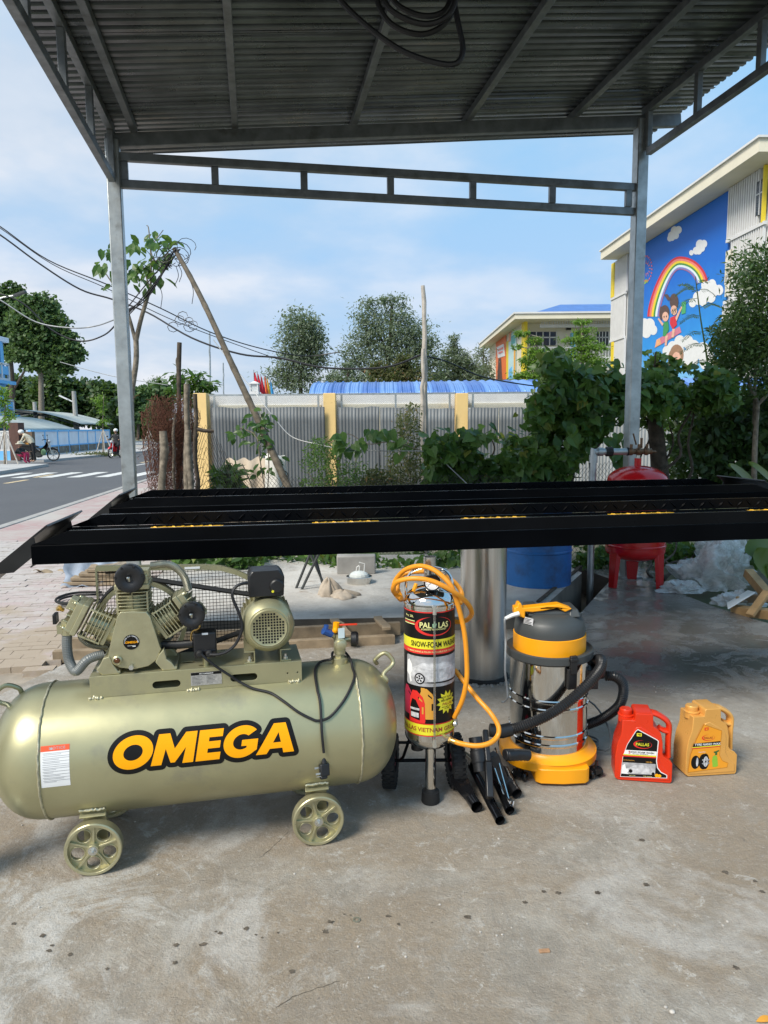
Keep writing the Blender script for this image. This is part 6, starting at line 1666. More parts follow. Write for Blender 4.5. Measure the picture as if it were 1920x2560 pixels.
b = MB(); b.tube(spline([on_z(x, y, .05 + .02 * math.sin(k)) for k, (x, y) in enumerate(((255, 1480), (190, 1482), (150, 1492), (140, 1503), (165, 1510), (215, 1506), (250, 1498)))], 8), .011, 6); b.tube(spline([on_z(x, y, .03) for x, y in ((258, 1486), (195, 1488), (156, 1496), (148, 1505), (175, 1508), (235, 1502))], 8), .010, 6)
tag(b.build('old_hose', M['rubber'], None), 'loop of old brown hose lying on the pavers left of the compressor pump', 'hose')
b = MB(); c_ = on_z(128, 1432, 0)
b.grid(lambda u, v: (c_.x - .16 + .32 * u, c_.y - .05 + .13 * v, .012 + .025 * math.sin(u * 5 + 1) * (1 - v) + .012 * math.sin(13 * u + 5 * v)), 12, 6)
tag(b.build('cardboard_scrap', M['wood'], None, smooth=60, solid=.003), 'flat torn scrap of brown board on the pavers at the left', 'scrap')
# clear plastic sheeting heap on the right
M['clear'] = None
def clearmat():
 m, N, L, P = newmat('crumpled clear plastic')
 P.inputs['Base Color'].default_value = (.80, .82, .82, 1); P.inputs['Roughness'].default_value = .10; P.inputs['Specular IOR Level'].default_value = .9
 t = N.new('ShaderNodeBsdfTransparent'); mx = N.new('ShaderNodeMixShader')
 f_ = noise(N, L, objco(N), 9, 6, .7, 1.0)
 L.new(ramp(N, L, f_, .35, .7, (.35, .35, .35), (.85, .85, .85)), mx.inputs[0]); L.new(t.outputs[0], mx.inputs[1]); L.new(P.outputs[0], mx.inputs[2])
 bump(N, L, P, noise(N, L, objco(N), 7, 4, .6, 1.5), .6, .05)
 L.new(mx.outputs[0], N['Material Output'].inputs['Surface']); return m
M['clear'] = clearmat()
from mathutils import noise as mnoise
b = MB()
c_ = on_z(1790, 1500, .0)
def crumple(c0, rx, ry, rz_, sd):
 def f(u, v):
  a = u * 2 * math.pi; t = v * math.pi / 2
  p = Vector((math.cos(a) * math.cos(t), math.sin(a) * math.cos(t), math.sin(t)))
  q = 1 + .45 * (mnoise.noise(p * 1.7 + Vector((sd, 0, 0)))) - .65 * abs(mnoise.noise(p * 2.2 + Vector((0, sd, 0)))) - .16 * abs(mnoise.noise(p * 6.5 + Vector((0, 0, sd))))
  return (c0.x + p.x * rx * q, c0.y + p.y * ry * q, max(0.003, c0.z + p.z * rz_ * q))
 return f
for (px, py, dy, rx, ry, rz_, sd) in ((1800, 1475, .15, .40, .26, .40, 3), (1860, 1450, .45, .34, .25, .44, 9), (1712, 1482, .05, .22, .12, .10, 5), (1850, 1512, .0, .22, .1, .12, 7)):
 q = on_z(px, py); b.grid(crumple(Vector((q.x, q.y + dy, 0)), rx, ry, rz_, sd), 90, 40)
tag(b.build('plastic_sheeting', M['clear'], None, smooth=70), 'heap of crumpled clear plastic sheeting at the right edge of the floor', 'plastic sheeting')
T_ = lambda x, y, Y: on_y(1600 + x * .1929, 1300 + y * .1929, Y)
def timber(label, a, c_, w, h, mat):
 b = MB(); b.bar(a, c_, w, h); return tag(b.build('timber_offcut', mat, None, bevel=.004), label, 'timber', 'sawn timber offcuts at the right edge')
timber('square sawn post leaning up over the plastic sheeting', T_(1400, 680, 5.75), T_(1640, 960, 5.45), .07, .07, M['wood_light'])
timber('pale batten slanting down in front of the timber heap', T_(1650, 930, 5.3), T_(1420, 1240, 5.2), .06, .03, M['wood_light'])
timber('reddish plank lowest in the timber heap', T_(1210, 1165, 5.45), T_(1760, 1230, 5.2), .10, .07, M['wood_light'])
timber('brown plank in the middle of the timber heap', T_(1330, 1020, 5.65), T_(1760, 1010, 5.4), .10, .06, M['wood'])
timber('thin brown lath under the loose plastic', T_(1255, 1000, 5.5), T_(1330, 1050, 5.45), .03, .02, M['wood_light'])
b = MB(); b.add([T_(1140, 1150, 5.3), T_(1490, 940, 5.45), T_(1400, 915, 5.6), T_(1130, 1080, 5.5)], [(0, 1, 2, 3)])
tag(b.build('white_board', M['white_plastic'], None, smooth=0, solid=.01), 'white board lying on the timber heap at the right', 'board')
# small litter on the floor
b = MB(); q = on_z(770 * D, 1988 * D); b.lathe([(.006, 0), (.012, 0), (.012, .002), (.006, .002), (.006, 0)], (q.x, q.y, .001), n=20)
tag(b.build('washer', M['bolt'], None), 'small steel washer lying on the concrete floor', 'washer')
b = MB(); q = on_z(1176 * D, 2056 * D); b.box((q.x, q.y, .003), (.03, .012, .005), Matrix.Rotation(.1, 3, 'Z'))
tag(b.build('cigarette_butt', pmat('filter paper', (.42, .24, .13), .8, 0, .3, 40), None, bevel=.001), 'orange brown cigarette butt on the concrete floor', 'cigarette butt')
b = MB(); q = on_z(1905, 2556); b.grid(lambda u, v: (q.x + (u - .3) * .05, q.y + (v - .5) * .02 * math.sin(math.pi * u) + .01 * u, .002 + .004 * math.sin(math.pi * u)), 8, 2)
tag(b.build('fallen_leaf', pmat('orange leaf', (.65, .30, .04), .6), None), 'small orange leaf on the floor at the bottom right corner', 'leaf')
b = MB()
for (px, py, r_) in ((1452, 2188, .0075), (1438, 2177, .005), (1085, 2020, .004), (1105, 2005, .003), (950, 1955, .004)):
 q = on_z(px * D if px < 1600 else px, py * D if py < 2212 else py); b.ball((q.x, q.y, r_ * .4), r_, 7, 5, (1, .8, .6))
for k in range(420):
 x, y = random.uniform(-2.2, 2.6), random.uniform(1.5, 4.4); r_ = random.choice((.0012, .0015, .002, .002, .003, .0045))
 b.ball((x, y, r_ * .4), r_, 5, 3, (1, random.uniform(.6, 1), .6))
tag(b.build('pebbles', pmat('pebble', (.45, .42, .38), .8, 0, .3, 30), None, smooth=0), kind='stuff')
# ================================================================== LEAVES AND TREES
LEAF = {}
def _t(name, pts, faces): LEAF[name] = (np.array(pts, float), faces)
# templates: x along the leaf (0..1), y half width, z bend; size 1
_t('slim', [(0, 0, 0), (.45, .16, .03), (1, 0, -.08), (.45, -.16, .03)], [(0, 1, 2, 3)])
_t('oval', [(0, 0, 0), (.3, .24, .05), (.68, .22, .03), (1, 0, -.12), (.68, -.22, .03), (.3, -.24, .05), (.5, 0, 0)], [(0, 6, 1), (1, 6, 2), (2, 6, 3), (3, 6, 4), (4, 6, 5), (5, 6, 0)])
_t('heart', [(0, 0, 0), (-.14, .26, .04), (.08, .48, .09), (.42, .40, .06), (.75, .16, 0), (1, 0, -.10), (.75, -.16, 0), (.42, -.40, .06), (.08, -.48, .09), (-.14, -.26, .04), (.35, 0, -.02)], [(0, 10, 1), (1, 10, 2), (2, 10, 3), (3, 10, 4), (4, 10, 5), (5, 10, 6), (6, 10, 7), (7, 10, 8), (8, 10, 9), (9, 10, 0)])
_t('blob', [(0, .3, 0), (.5, .5, .1), (1, .1, -.1), (.8, -.4, .05), (.25, -.45, -.05)], [(0, 4, 3, 1), (1, 3, 2)])
def leaf_arrays(C, S, shape, aim, spread, seed=0):
 """C (n,3) places, S (n,) sizes; aim = mean facing normal; spread = how much they scatter"""
 r = np.random.default_rng(seed); n = len(C)
 N = np.array(aim, float)[None, :] + r.normal(0, spread, (n, 3))
 N /= np.linalg.norm(N, axis=1)[:, None] + 1e-9
 D = r.normal(0, 1, (n, 3)); D[:, 2] -= .6
 D -= N * (D * N).sum(1)[:, None]; D /= np.linalg.norm(D, axis=1)[:, None] + 1e-9
 E_ = np.cross(N, D)
 T, F = LEAF[shape]
 V = C[:, None, :] + S[:, None, None] * (T[None, :, 0, None] * D[:, None, :] + T[None, :, 1, None] * E_[:, None, :] + T[None, :, 2, None] * N[:, None, :])
 return V.reshape(-1, 3), len(T), F
def leaf_mesh(name, sets, mat):
 """sets: list of (verts, nverts per leaf, faces)"""
 VV, FI, LS = [], [], []
 base = 0
 for V, k, F in sets:
  n = len(V) // k
  VV.append(V)
  for f in F:
   FI.append((np.arange(n)[:, None] * k + np.array(f)[None, :] + base));
  base += len(V)
 me = bpy.data.meshes.new(name)
 V = np.concatenate(VV)
 loops = np.concatenate([f.ravel() for f in FI]); tot = np.concatenate([np.full(len(f), f.shape[1]) for f in FI])
 me.vertices.add(len(V)); me.vertices.foreach_set('co', V.ravel())
 me.loops.add(len(loops)); me.loops.foreach_set('vertex_index', loops.astype(np.int32))
 me.polygons.add(len(tot)); st = np.concatenate([[0], np.cumsum(tot)[:-1]])
 me.polygons.foreach_set('loop_start', st.astype(np.int32))
 me.update(calc_edges=True); me.validate()
 me.materials.append(mat)
 return me
def inpoly(x, y, P):
 c = False; j = len(P) - 1
 for i in range(len(P)):
  if (P[i][1] > y) != (P[j][1] > y) and x < (P[j][0] - P[i][0]) * (y - P[i][1]) / (P[j][1] - P[i][1]) + P[i][0]: c = not c
  j = i
 return c
def cloud(poly, Y0, Y1, n, freq=2.2, thr=-0.05, seed=1, edge=0.0):
 """points in the air whose outline, seen from the photo's side, is the polygon; they fill the depth Y0..Y1"""
 r = random.Random(seed); xs = [p[0] for p in poly]; ys = [p[1] for p in poly]
 out = []; tries = 0
 while len(out) < n and tries < n * 30:
  tries += 1
  x, y = r.uniform(min(xs), max(xs)), r.uniform(min(ys), max(ys))
  x2, y2 = x + r.gauss(0, edge), y + r.gauss(0, edge)
  if not inpoly(x2, y2, poly): continue
  P = on_y(x, y, r.uniform(Y0, Y1))
  if P.z < 0.02: continue
  if mnoise.noise(P * freq + Vector((seed * 3.1, 0, 0))) < thr: continue
  out.append(P)
 return np.array([tuple(p) for p in out])
def stems(b, roots, tops, r, wob=.05, n=6, rd=None):
 rd = rd or random
 for a, c_ in zip(roots, tops):
  a, c_ = Vector(a), Vector(c_)
  pts = [a.lerp(c_, t / n) + Vector((rd.gauss(0, wob), rd.gauss(0, wob), 0)) * (1 if 0 < t < n else 0) for t in range(n + 1)]
  b.tube(spline(pts, 3), [r * (1 - .65 * k / (n * 3)) for k in range(n * 3 + 1)], 6)
M['vine'] = leafmat('vine leaf', (.033, .088, .020), (.125, .22, .048), .38, .32, (.20, .22, .04))
M['bush'] = leafmat('bush leaf', (.035, .085, .015), (.10, .19, .03), .4, .35)
M['shrub_dry'] = leafmat('dry shrub leaf', (.05, .06, .025), (.13, .13, .05), .6, .3, (.22, .12, .05))
M['dark_leaf'] = leafmat('dark leaf', (.022, .050, .016), (.065, .115, .032), .45, .25)
M['lime_leaf'] = leafmat('fresh green leaf', (.10, .20, .025), (.20, .34, .045), .45, .45)
M['tree_leaf'] = leafmat('tree leaf', (.045, .092, .032), (.11, .18, .065), .5, .3)
M['far_leaf'] = leafmat('haze tinted leaf', (.11, .15, .10), (.21, .25, .17), .6, .3)  # pale grey of the distant haze mixed into the leaf colour
M['almond'] = leafmat('sapling leaf', (.025, .075, .015), (.075, .15, .025), .35, .35)
M['rust_wire'] = pmat('rusty wire', (.12, .048, .028), .9, .1, .4, 30)
M['dark_wire'] = pmat('dark galvanised wire', (.055, .052, .048), .6, .4, .3, 30)
M['grey_wire'] = pmat('grey wire', (.32, .33, .33), .5, .6, .2, 10)
# ================================================================== CHAIN LINK
def link_fence(b, fn, nu, nv, r, jit=0.0):
 """zigzag wires; fn(u, v) -> point, u and v count half cells"""
 rr = random.Random(3)
 for j in range(nv):
  a = [fn(i, j + (i % 2)) for i in range(nu + 1)]
  c_ = [fn(i, j + 1 - (i % 2)) for i in range(nu + 1)]
  for P in (a, c_):
   P = [Vector(p) + Vector((rr.gauss(0, jit), rr.gauss(0, jit), rr.gauss(0, jit))) for p in P]
   b.tube(P, r, 3, caps=False)
# ---- school boundary wall, its pillars, the framed fence and the corrugated sheets tied to it
WY = 16.6
def pxX(px, Y=WY): return on_y(px, 1000, Y).x
wall = thing('boundary_wall', 'white and cream school boundary wall with three yellow pillars behind grey corrugated sheets', 'wall', (0, WY, -.3), 0)
xl, xr = pxX(496), pxX(2150)
wz = on_y(700, 985, WY).z + .3
part('wall', lambda b: b.box(((xl + xr) / 2, .34, wz / 2 - .02), (xr - xl, .18, wz)), M['white_paint'], wall, smooth=0)
for (a, c_) in ((532, 808), (842, 1136), (1170, 1470), (1500, 1800), (1830, 2100)):
 part('panel', lambda b: b.box(((pxX(a) + pxX(c_)) / 2, .235, wz - .66), (pxX(c_) - pxX(a) - .15, .03, .84)), M['cream_paint'], wall, smooth=0)
for px0, px1 in ((489, 521), (810, 840), (1138, 1168), (1472, 1502)):
 zt_ = on_y(px0, 983, WY - .15).z + .3
 part('pillar', lambda b: b.box(((pxX(px0) + pxX(px1)) / 2, -.03, zt_ / 2), (pxX(px1) - pxX(px0), .34, zt_)), M['yellow_wall'], wall, smooth=0, bevel=.01)
# framed chain link on the wall
ff = thing('framed_fence', 'galvanised frame of chain link standing in front of the white boundary wall', 'fence', (0, WY - .02, 0), 0)
rail_z = on_y(700, 987, WY).z
for a, c_ in ((523, 809), (841, 1137), (1169, 1471), (1503, 1900)):
 A, B = pxX(a), pxX(c_)
 part('rail', lambda b: b.bar((A, 0, rail_z), (B, 0, rail_z), .04, .04), M['galv'], ff, smooth=0)
 for k in range(3):
  x = A + .12 + (B - A - .24) * k / 2
  part('upright', lambda b: b.box((x, 0, rail_z / 2 - .15), (.045, .045, rail_z + .26)), M['galv'], ff, smooth=0)
 nu = int((B - A) / .05)
 def fl_(b): link_fence(b, lambda i, j: (A + (B - A) * i / nu, .03, rail_z - .02 - .05 * j), nu, 10, .0016)
 part('chain_link', fl_, M['grey_wire'], ff, smooth=0)
# corrugated sheets, each its own thing
def corrugated(px0, px1, ytop, Y, label, mat, pitch=.076, amp=.011, tilt=0.0):
 a, c_ = pxX(px0, Y), pxX(px1, Y); zt_ = on_y((px0 + px1) / 2, ytop, Y).z
 b = MB(); n_ = max(4, int((c_ - a) / pitch) * 6); m_ = 7
 sd = px0
 def f(u, v):
  x = a + (c_ - a) * u
  z = -.28 + (zt_ + .28 + .03 * mnoise.noise(Vector((u * 3, sd, 0)))) * v
  return (x + tilt * v, Y + amp * math.sin(2 * math.pi * (x - a) / pitch) + .012 * mnoise.noise(Vector((u * 2, v * 2, sd))), z)
 b.grid(f, n_, m_)
 return tag(b.build('corrugated_sheet', mat, None, smooth=60, solid=.0015), label, 'corrugated sheet', 'grey corrugated sheets along the boundary wall')
def rustmat(name, base, seed, white=.0, rust=.0):
 m, N, L, P = newmat(name); co = objco(N)
 mp_ = N.new('ShaderNodeMapping'); mp_.inputs['Location'].default_value = (seed, seed * 2.3, 0); mp_.inputs['Scale'].default_value = (1.4, 1.4, .35); L.new(co, mp_.inputs[0])
 c = mixc(N, L, ramp(N, L, noise(N, L, mp_.outputs[0], 1.6, 7, .65), .35, .65), tuple(v * .72 for v in base), tuple(v * 1.18 for v in base))
 mp2 = N.new('ShaderNodeMapping'); mp2.inputs['Location'].default_value = (seed * 1.7, 0, seed); L.new(co, mp2.inputs[0])
 c = mixc(N, L, ramp(N, L, noise(N, L, mp2.outputs[0], 2.2, 8, .7), .68 - white, .74 - white), c, (.48, .47, .43))
 c = mixc(N, L, ramp(N, L, noise(N, L, mp2.outputs[0], 3.2, 8, .75, .5), .70 - rust, .80 - rust), c, (.20, .12, .08))
 L.new(c, P.inputs['Base Color']); P.inputs['Roughness'].default_value = .62; P.inputs['Metallic'].default_value = .35
 return m
sheets = [(530, 648, 1019, 'corrugated sheet right of the first yellow pillar, behind the leaning bamboo pole', .0, .0),
   (650, 811, 1018, 'corrugated sheet with pale patches left of the middle yellow pillar', .05, .02),
   (846, 948, 1018, 'corrugated sheet just right of the middle yellow pillar', .0, .0),
   (950, 1050, 1019, 'corrugated sheet behind the dry shrub between the middle and right pillars', .02, .0),
   (1052, 1136, 1021, 'corrugated sheet left of the right yellow pillar, behind the thin poles', .0, .03),
   (1170, 1246, 1019, 'streaky pale corrugated sheet right of the right yellow pillar', .10, .0),
   (1248, 1400, 1018, 'corrugated sheet half hidden by the climbing vine', .02, .02),
   (1402, 1580, 1030, 'pale corrugated sheet left of the right canopy post, under the vine', .06, .0),
   (1582, 1900, 1040, 'corrugated sheet behind the dark bushes at the right', .03, .03)]
for k, (a, c_, yt, lb_, wh, ru) in enumerate(sheets):
 corrugated(a, c_, yt, WY - .30 - .012 * (k % 2), lb_, rustmat('weathered sheet', (.15, .16, .165) if k < 7 else (.36, .37, .37), 1.3 * k, wh, ru))
# pale asbestos sheet and white sack leaning inside the plot
b = MB(); A, B = pxX(548, 9.6), pxX(660, 9.6)
zt_ = on_y(600, 1150, 9.6).z
b.grid(lambda u, v: (A + (B - A) * u, 9.6 + .035 * math.sin(u * 6 * math.pi) + .25 * v, -.28 + (zt_ + .28 + .10 * max(0, u - .6) + .02 * math.sin(u * 6 * math.pi)) * v), 48, 6)
tag(b.build('fibre_cement_sheet', pmat('beige fibre cement', (.46, .38, .29), .85, 0, .2, 4, .2, 40, dirt=(.25, .2, .15), dirt_amt=.3), None, smooth=60, solid=.006), 'pale beige wavy fibre cement sheet leaning behind the chain link', 'roofing sheet')
b = MB(); A, B = pxX(655, 9.4), pxX(722, 9.4); zt_ = on_y(690, 1130, 9.4).z
b.grid(lambda u, v: (A + (B - A) * (u * (1 - .25 * v) + .06 * v), 9.4 + .10 * math.sin(math.pi * u) * -1 + .03 * math.sin(9 * u + 7 * v), -.28 + (zt_ + .28) * v - .10 * abs(u - .45) * v + .02 * math.sin(7 * u)), 20, 14)
tag(b.build('white_sack', pmat('white woven sack', (.66, .65, .60), .7, 0, .15, 8, .3, 30, dirt=(.4, .36, .3), dirt_amt=.3), None, smooth=60, solid=.01), 'white woven sack standing behind the chain link beside the bamboo pole', 'sack')
# ---- the loose black chain link across the plot, just behind the slab
FY = 7.75
cl = thing('chain_link_fence', 'sagging dark chain link fence behind the car lift', 'fence', (0, FY, 0), 0)
xa, xb = pxX(372, FY), pxX(1560, FY)
CW = .042
nu = int((xb - xa) / CW)
def sag(i, j):
 x = xa + CW * i
 t = (x - xa) / (xb - xa)
 top = .78 + .16 * math.sin(2.6 * t + .6) + .05 * math.sin(11 * t) + .33 * max(0, 1 - t * 9) * 0 + (.55 * math.exp(-((t - .115) / .045) ** 2)) + (.38 * max(0, (t - .80) / .2))
 if t < .06: top *= .25 + .75 * t / .06
 return (x + .012 * math.sin(j * .7 + i * .2), .05 * math.sin(i * .13) + .03 * math.sin(j * .5), -.1 + (top + .1) * (1 - j / 18.0))
part('chain_link', lambda b: link_fence(b, sag, nu, 18, .0034, .002), M['dark_wire'], cl, smooth=0)
# ---- rusty roll of mesh and the old stakes
def rustroll(b):
 rr = random.Random(5)
 c_ = on_y(430, 1120, 7.95)
 for k in range(5):
  R_ = .07 + .038 * k; n_ = 30; h0 = on_y(430, 1010, 7.95).z
  def f(i, j):
   a = 2 * math.pi * i / n_
   zz = -.1 + (h0 + .1 + .10 * math.sin(a * 2 + k)) * j / 34
   fl = 1 + .25 * (j / 34) ** 3
   return (c_.x + R_ * fl * math.cos(a) * 1.15 + .02 * math.sin(zz * 4), 7.95 + R_ * fl * math.sin(a), zz)
  link_fence(b, f, n_, 34, .0022, .009)
 for k in range(900):
  a = rr.uniform(0, 6.28); R_ = abs(rr.gauss(0, .17)) ; z = -.05 + 1.85 * rr.random() ** .7
  if z > 1.6 and rr.random() < .5: continue
  p = Vector((c_.x + R_ * math.cos(a), 7.95 + R_ * math.sin(a), z)); d = Vector((rr.gauss(0, 1), rr.gauss(0, 1), rr.gauss(0, .8))).normalized() * rr.uniform(.04, .13)
  b.tube([p, p + d * .5 + Vector((rr.gauss(0, .01), 0, rr.gauss(0, .01))), p + d], .0026, 3, caps=False)
b = MB(); rustroll(b)
tag(b.build('rusty_mesh_roll', M['rust_wire'], None, smooth=0), 'tall rusty brown roll of wire mesh standing among the old stakes', 'wire mesh')
def stake(label, px, ytop, pxb, Y, r, mat='bark', grp='old wooden stakes by the rusty mesh'):
 b = MB(); t = on_y(px, ytop, Y); o = on_y(pxb, 1235, Y); o.z = -.28
 n_ = 9; pts = [o.lerp(t, k / n_) + Vector((random.gauss(0, .010), random.gauss(0, .010), 0)) for k in range(n_ + 1)]
 b.tube(pts, [r * random.uniform(.85, 1.15) * (1 - .25 * k / n_) for k in range(n_ + 1)], 9)
 return tag(b.build('wooden_stake', M[mat], None, smooth=50), label, 'stake', grp)
stake('tallest dark stake rising above the rusty mesh', 449, 856, 437, 8.05, .034, 'bark_dark')
stake('short pale stump leaning at the left edge of the rusty mesh', 409, 1078, 392, 7.6, .055)
stake('grey stake in front of the rusty mesh with a broken top', 466, 960, 462, 7.7, .038)
stake('dark stake close beside the first yellow pillar', 487, 985, 489, 7.65, .030, 'bark_dark')
stake('pale split stake low between the rusty mesh and the yellow pillar', 473, 1075, 470, 7.55, .042, 'bark')
stake('thin stake with torn bark left of the grey stake', 433, 1035, 430, 7.75, .020, 'bark')
b = MB(); b.tube([on_y(490, 1072, 7.65), on_y(510, 1077, 7.65), on_y(534, 1078, 7.7)], [.022, .02, .018], 8)
tag(b.build('branch_stub', M['bark_dark'], None), 'dark branch stub crossing the first yellow pillar', 'branch')
# ---- leaning bamboo pole
b = MB(); t, o = on_y(436, 622, 9.0), on_y(738, 1240, 7.9)
o2 = o + (o - t).normalized() * .9
pts, rs2 = [], []
for k in range(61):
 p = t.lerp(o2, k / 60); p = p + Vector((.03 * math.sin(k * .1), 0, .02 * math.sin(k * .21))); pts.append(p)
 rs2.append((.028 + .022 * k / 60) * (1.10 if k % 6 == 0 else 1))
b.tube(pts, rs2, 10)
tag(b.build('bamboo_pole', pmat('grey bamboo', (.115, .095, .068), .8, 0, .45, 14, .4, 40), None, smooth=40), 'long bamboo pole leaning to the left in front of the corrugated sheets', 'pole')
# thin standing poles
def polepx(label, px0, y0, px1, y1, Y, r, mat='bark'):
 b = MB(); t, o = on_y(px0, y0, Y), on_y(px1, y1, Y)
 pts = [t.lerp(o, k / 10) + Vector((random.gauss(0, .006), 0, 0)) for k in range(11)] + [Vector((o.x, o.y, -.28))]
 b.tube(pts, [r * .8] + [r * random.uniform(.9, 1.1) for k in range(11)], 8)
 return tag(b.build('thin_pole', M[mat], None, smooth=40), label, 'pole')
M['pale_bark'] = pmat('pale peeled wood', (.45, .41, .36), .8, 0, .25, 9, .3, 30)
polepx('tall thin pale pole standing above the blue roof', 1058, 714, 1066, 1110, 9.2, .030, 'pale_bark')
polepx('shorter pale pole beside the tall thin pole', 1056, 872, 1058, 1110, 9.1, .026, 'pale_bark')
polepx('slim grey lamp mast behind the boundary wall', 524, 830, 526, 985, 24, .03, 'galv')
polepx('second slim grey mast behind the boundary wall', 558, 907, 559, 985, 26, .025, 'galv')
# pale rope, wires on the poles
def wire(label, pts, r, mat='cable', name='cable', cat='cable', grp=None, k_=6):
 b = MB(); b.tube(spline([on_y(*p) for p in pts], k_), r, 5)
 return tag(b.build(name, M[mat], None), label, cat, grp)
wire('pale hose slung from the wires down past the bamboo into the bushes', [(534, 850, 9.5), (575, 905, 9.2), (640, 985, 9), (690, 1050, 8.7), (730, 1092, 8.4), (790, 1110, 8.2), (850, 1121, 8), (950, 1127, 7.9), (1080, 1130, 7.8), (1110, 1155, 7.7), (1170, 1212, 7.6)], .006, 'grey_wire', 'pale_hose', 'hose')
# ---- the young street tree behind the left post
yt = thing('young_tree', 'slender young tree with big drooping leaves behind the left canopy post', 'tree', tuple(on_y(333, 1240, 9.4))[:2] + (-.02,), 0)
TY = 9.4
o_ = Vector(yt.location)
def tp2(x, y, dy=0.): return on_y(x, y, TY + dy) - o_
def trunk_(b):
 b.tube(spline([tp2(333, 1250) - Vector((0, 0, .2)), tp2(331, 1120), tp2(328, 1000), tp2(340, 905), tp2(340, 848)], 5), [.045, .044, .043, .042, .041, .04, .04, .039, .039, .038, .038, .037, .037, .036, .036, .035, .035, .034, .034, .034, .033], 9)
 b.tube(spline([tp2(340, 852), tp2(352, 800), tp2(368, 745), tp2(376, 715)], 4), [.032 - .0008 * k for k in range(13)], 8)
 b.tube(spline([tp2(338, 850), tp2(325, 800), tp2(315, 770)], 4), [.026 - .001 * k for k in range(9)], 8)
 for pts in ([(376, 715), (378, 660), (372, 575), (366, 563)], [(376, 715), (385, 660), (378, 620), (408, 575)], [(374, 720), (365, 690), (355, 660)], [(320, 790), (300, 740), (262, 680)], [(378, 660), (410, 640), (425, 625)]):
  b.tube(spline([tp2(*p) for p in pts], 4), [.012 - .0006 * k for k in range((len(pts) - 1) * 4 + 1)], 6)
part('trunk', trunk_, M['bark'], yt, smooth=50)
def leafmesh_single(shape, mat, name='leaf'):
 T, F = LEAF[shape]; me = bpy.data.meshes.new(name); me.from_pydata([tuple(p) for p in T], [], F); me.materials.append(mat); return me
def orient(n, d):
 n = Vector(n).normalized(); d = Vector(d); d = (d - n * d.dot(n)).normalized(); e = n.cross(d)
 return Matrix(((d.x, e.x, n.x), (d.y, e.y, n.y), (d.z, e.z, n.z))).to_4x4()
lm = leafmesh_single('oval', M['almond'])
def put_leaf(p, parent, me, s_, n, d):
 o = obj('leaf', me, parent); o.matrix_local = Matrix.Translation(p) @ orient(n, d) @ Matrix.Scale(s_, 4); return o
rr = random.Random(11)
for (cx_, cy_, n_, sp_) in ((340, 655, 26, 30), (330, 685, 18, 28), (365, 680, 16, 22), (390, 655, 12, 16), (350, 625, 14, 28), (380, 600, 10, 12), (270, 625, 7, 10), (262, 660, 6, 8), (272, 712, 2, 4), (418, 612, 10, 12), (440, 645, 4, 14), (398, 690, 5, 14), (300, 1015, 2, 5)):
 for k in range(int(n_ * 1.2)):
  p = on_y(cx_ + rr.gauss(0, sp_), cy_ + rr.gauss(0, sp_ * .8), TY + rr.gauss(0, .22)) - o_
  put_leaf(p, yt, lm, rr.uniform(.11, .20), (rr.gauss(0, .6), -.5 + rr.gauss(0, .6), .6), (rr.gauss(0, .6), rr.gauss(0, .6), -1))
# tangle of wires where the bamboo meets the tree
def tangle(b):
 r2 = random.Random(4)
 A, B = on_y(437, 628, 8.95), on_y(300, 790, 9.3)
 for k in range(6):
  m_ = A.lerp(B, .5) + Vector((r2.gauss(0, .04), r2.gauss(0, .04), -.10 + r2.gauss(0, .05)))
  b.tube(spline([A + Vector((r2.gauss(0, .03), 0, r2.gauss(0, .03))), m_, B + Vector((0, 0, r2.gauss(0, .05)))], 8), .007, 5)
 for k in range(14):
  c_ = on_y(430 + r2.gauss(0, 18), 640 + r2.gauss(0, 16), 8.95); R_ = r2.uniform(.05, .14); ph = r2.uniform(0, 6)
  b.tube([c_ + Vector((R_ * math.cos(ph + t * .5), .02 * math.sin(t), R_ * .8 * math.sin(ph + t * .5))) for t in range(9)], .0045, 4)
 for (x0, y0, x1, y1) in ((445, 660, 448, 705), (470, 690, 480, 760), (392, 700, 402, 770), (440, 665, 436, 715)):
  b.tube(spline([on_y(x0, y0, 8.9), on_y((x0 + x1) / 2 + 8, (y0 + y1) / 2, 8.9), on_y(x1, y1, 8.9)], 5), .004, 4)
 for k in range(6):
  c_ = on_y(440 + 8 * k + r2.gauss(0, 4), 800 + r2.gauss(0, 10), 9); R_ = r2.uniform(.05, .09)
  b.tube([c_ + Vector((R_ * math.cos(t * .8), .02 * math.sin(t), R_ * math.sin(t * .8))) for t in range(8)], .0045, 4)
b = MB(); tangle(b)
tag(b.build('wire_tangle', M['cable'], None), 'tangle of black wires between the young tree and the top of the bamboo pole', 'wires')
# overhead cables
grp = 'overhead cables'
wire('upper pair of overhead cables crossing behind the left post', [(-60, 535, 12), (0, 566, 12), (120, 650, 12), (270, 712, 12), (400, 770, 12.5), (520, 828, 13), (640, 868, 13.5), (760, 890, 14), (850, 880, 14)], .010, grp=grp)
wire('thin overhead cable just under the upper pair', [(-60, 538, 12.1), (0, 570, 12.1), (130, 660, 12.1), (265, 720, 12.1), (420, 795, 12.6), (560, 850, 13.1), (700, 900, 13.6)], .007, grp=grp)
wire('thick black overhead cable running from the top left to the pale poles', [(-60, 555, 12.2), (0, 587, 12.2), (100, 660, 12.2), (200, 723, 12.2), (280, 748, 12.2), (370, 782, 12), (480, 845, 11), (600, 885, 10.4), (700, 895, 10), (800, 918, 9.8), (900, 922, 9.6), (980, 915, 9.4), (1056, 886, 9.2)], .014, grp=grp)
wire('cable from the pale poles down to the right into the vine', [(1064, 890, 9.2), (1120, 905, 9.4), (1200, 940, 9.8), (1300, 960, 10.4), (1420, 975, 11), (1500, 985, 11.5)], .010, grp=grp)
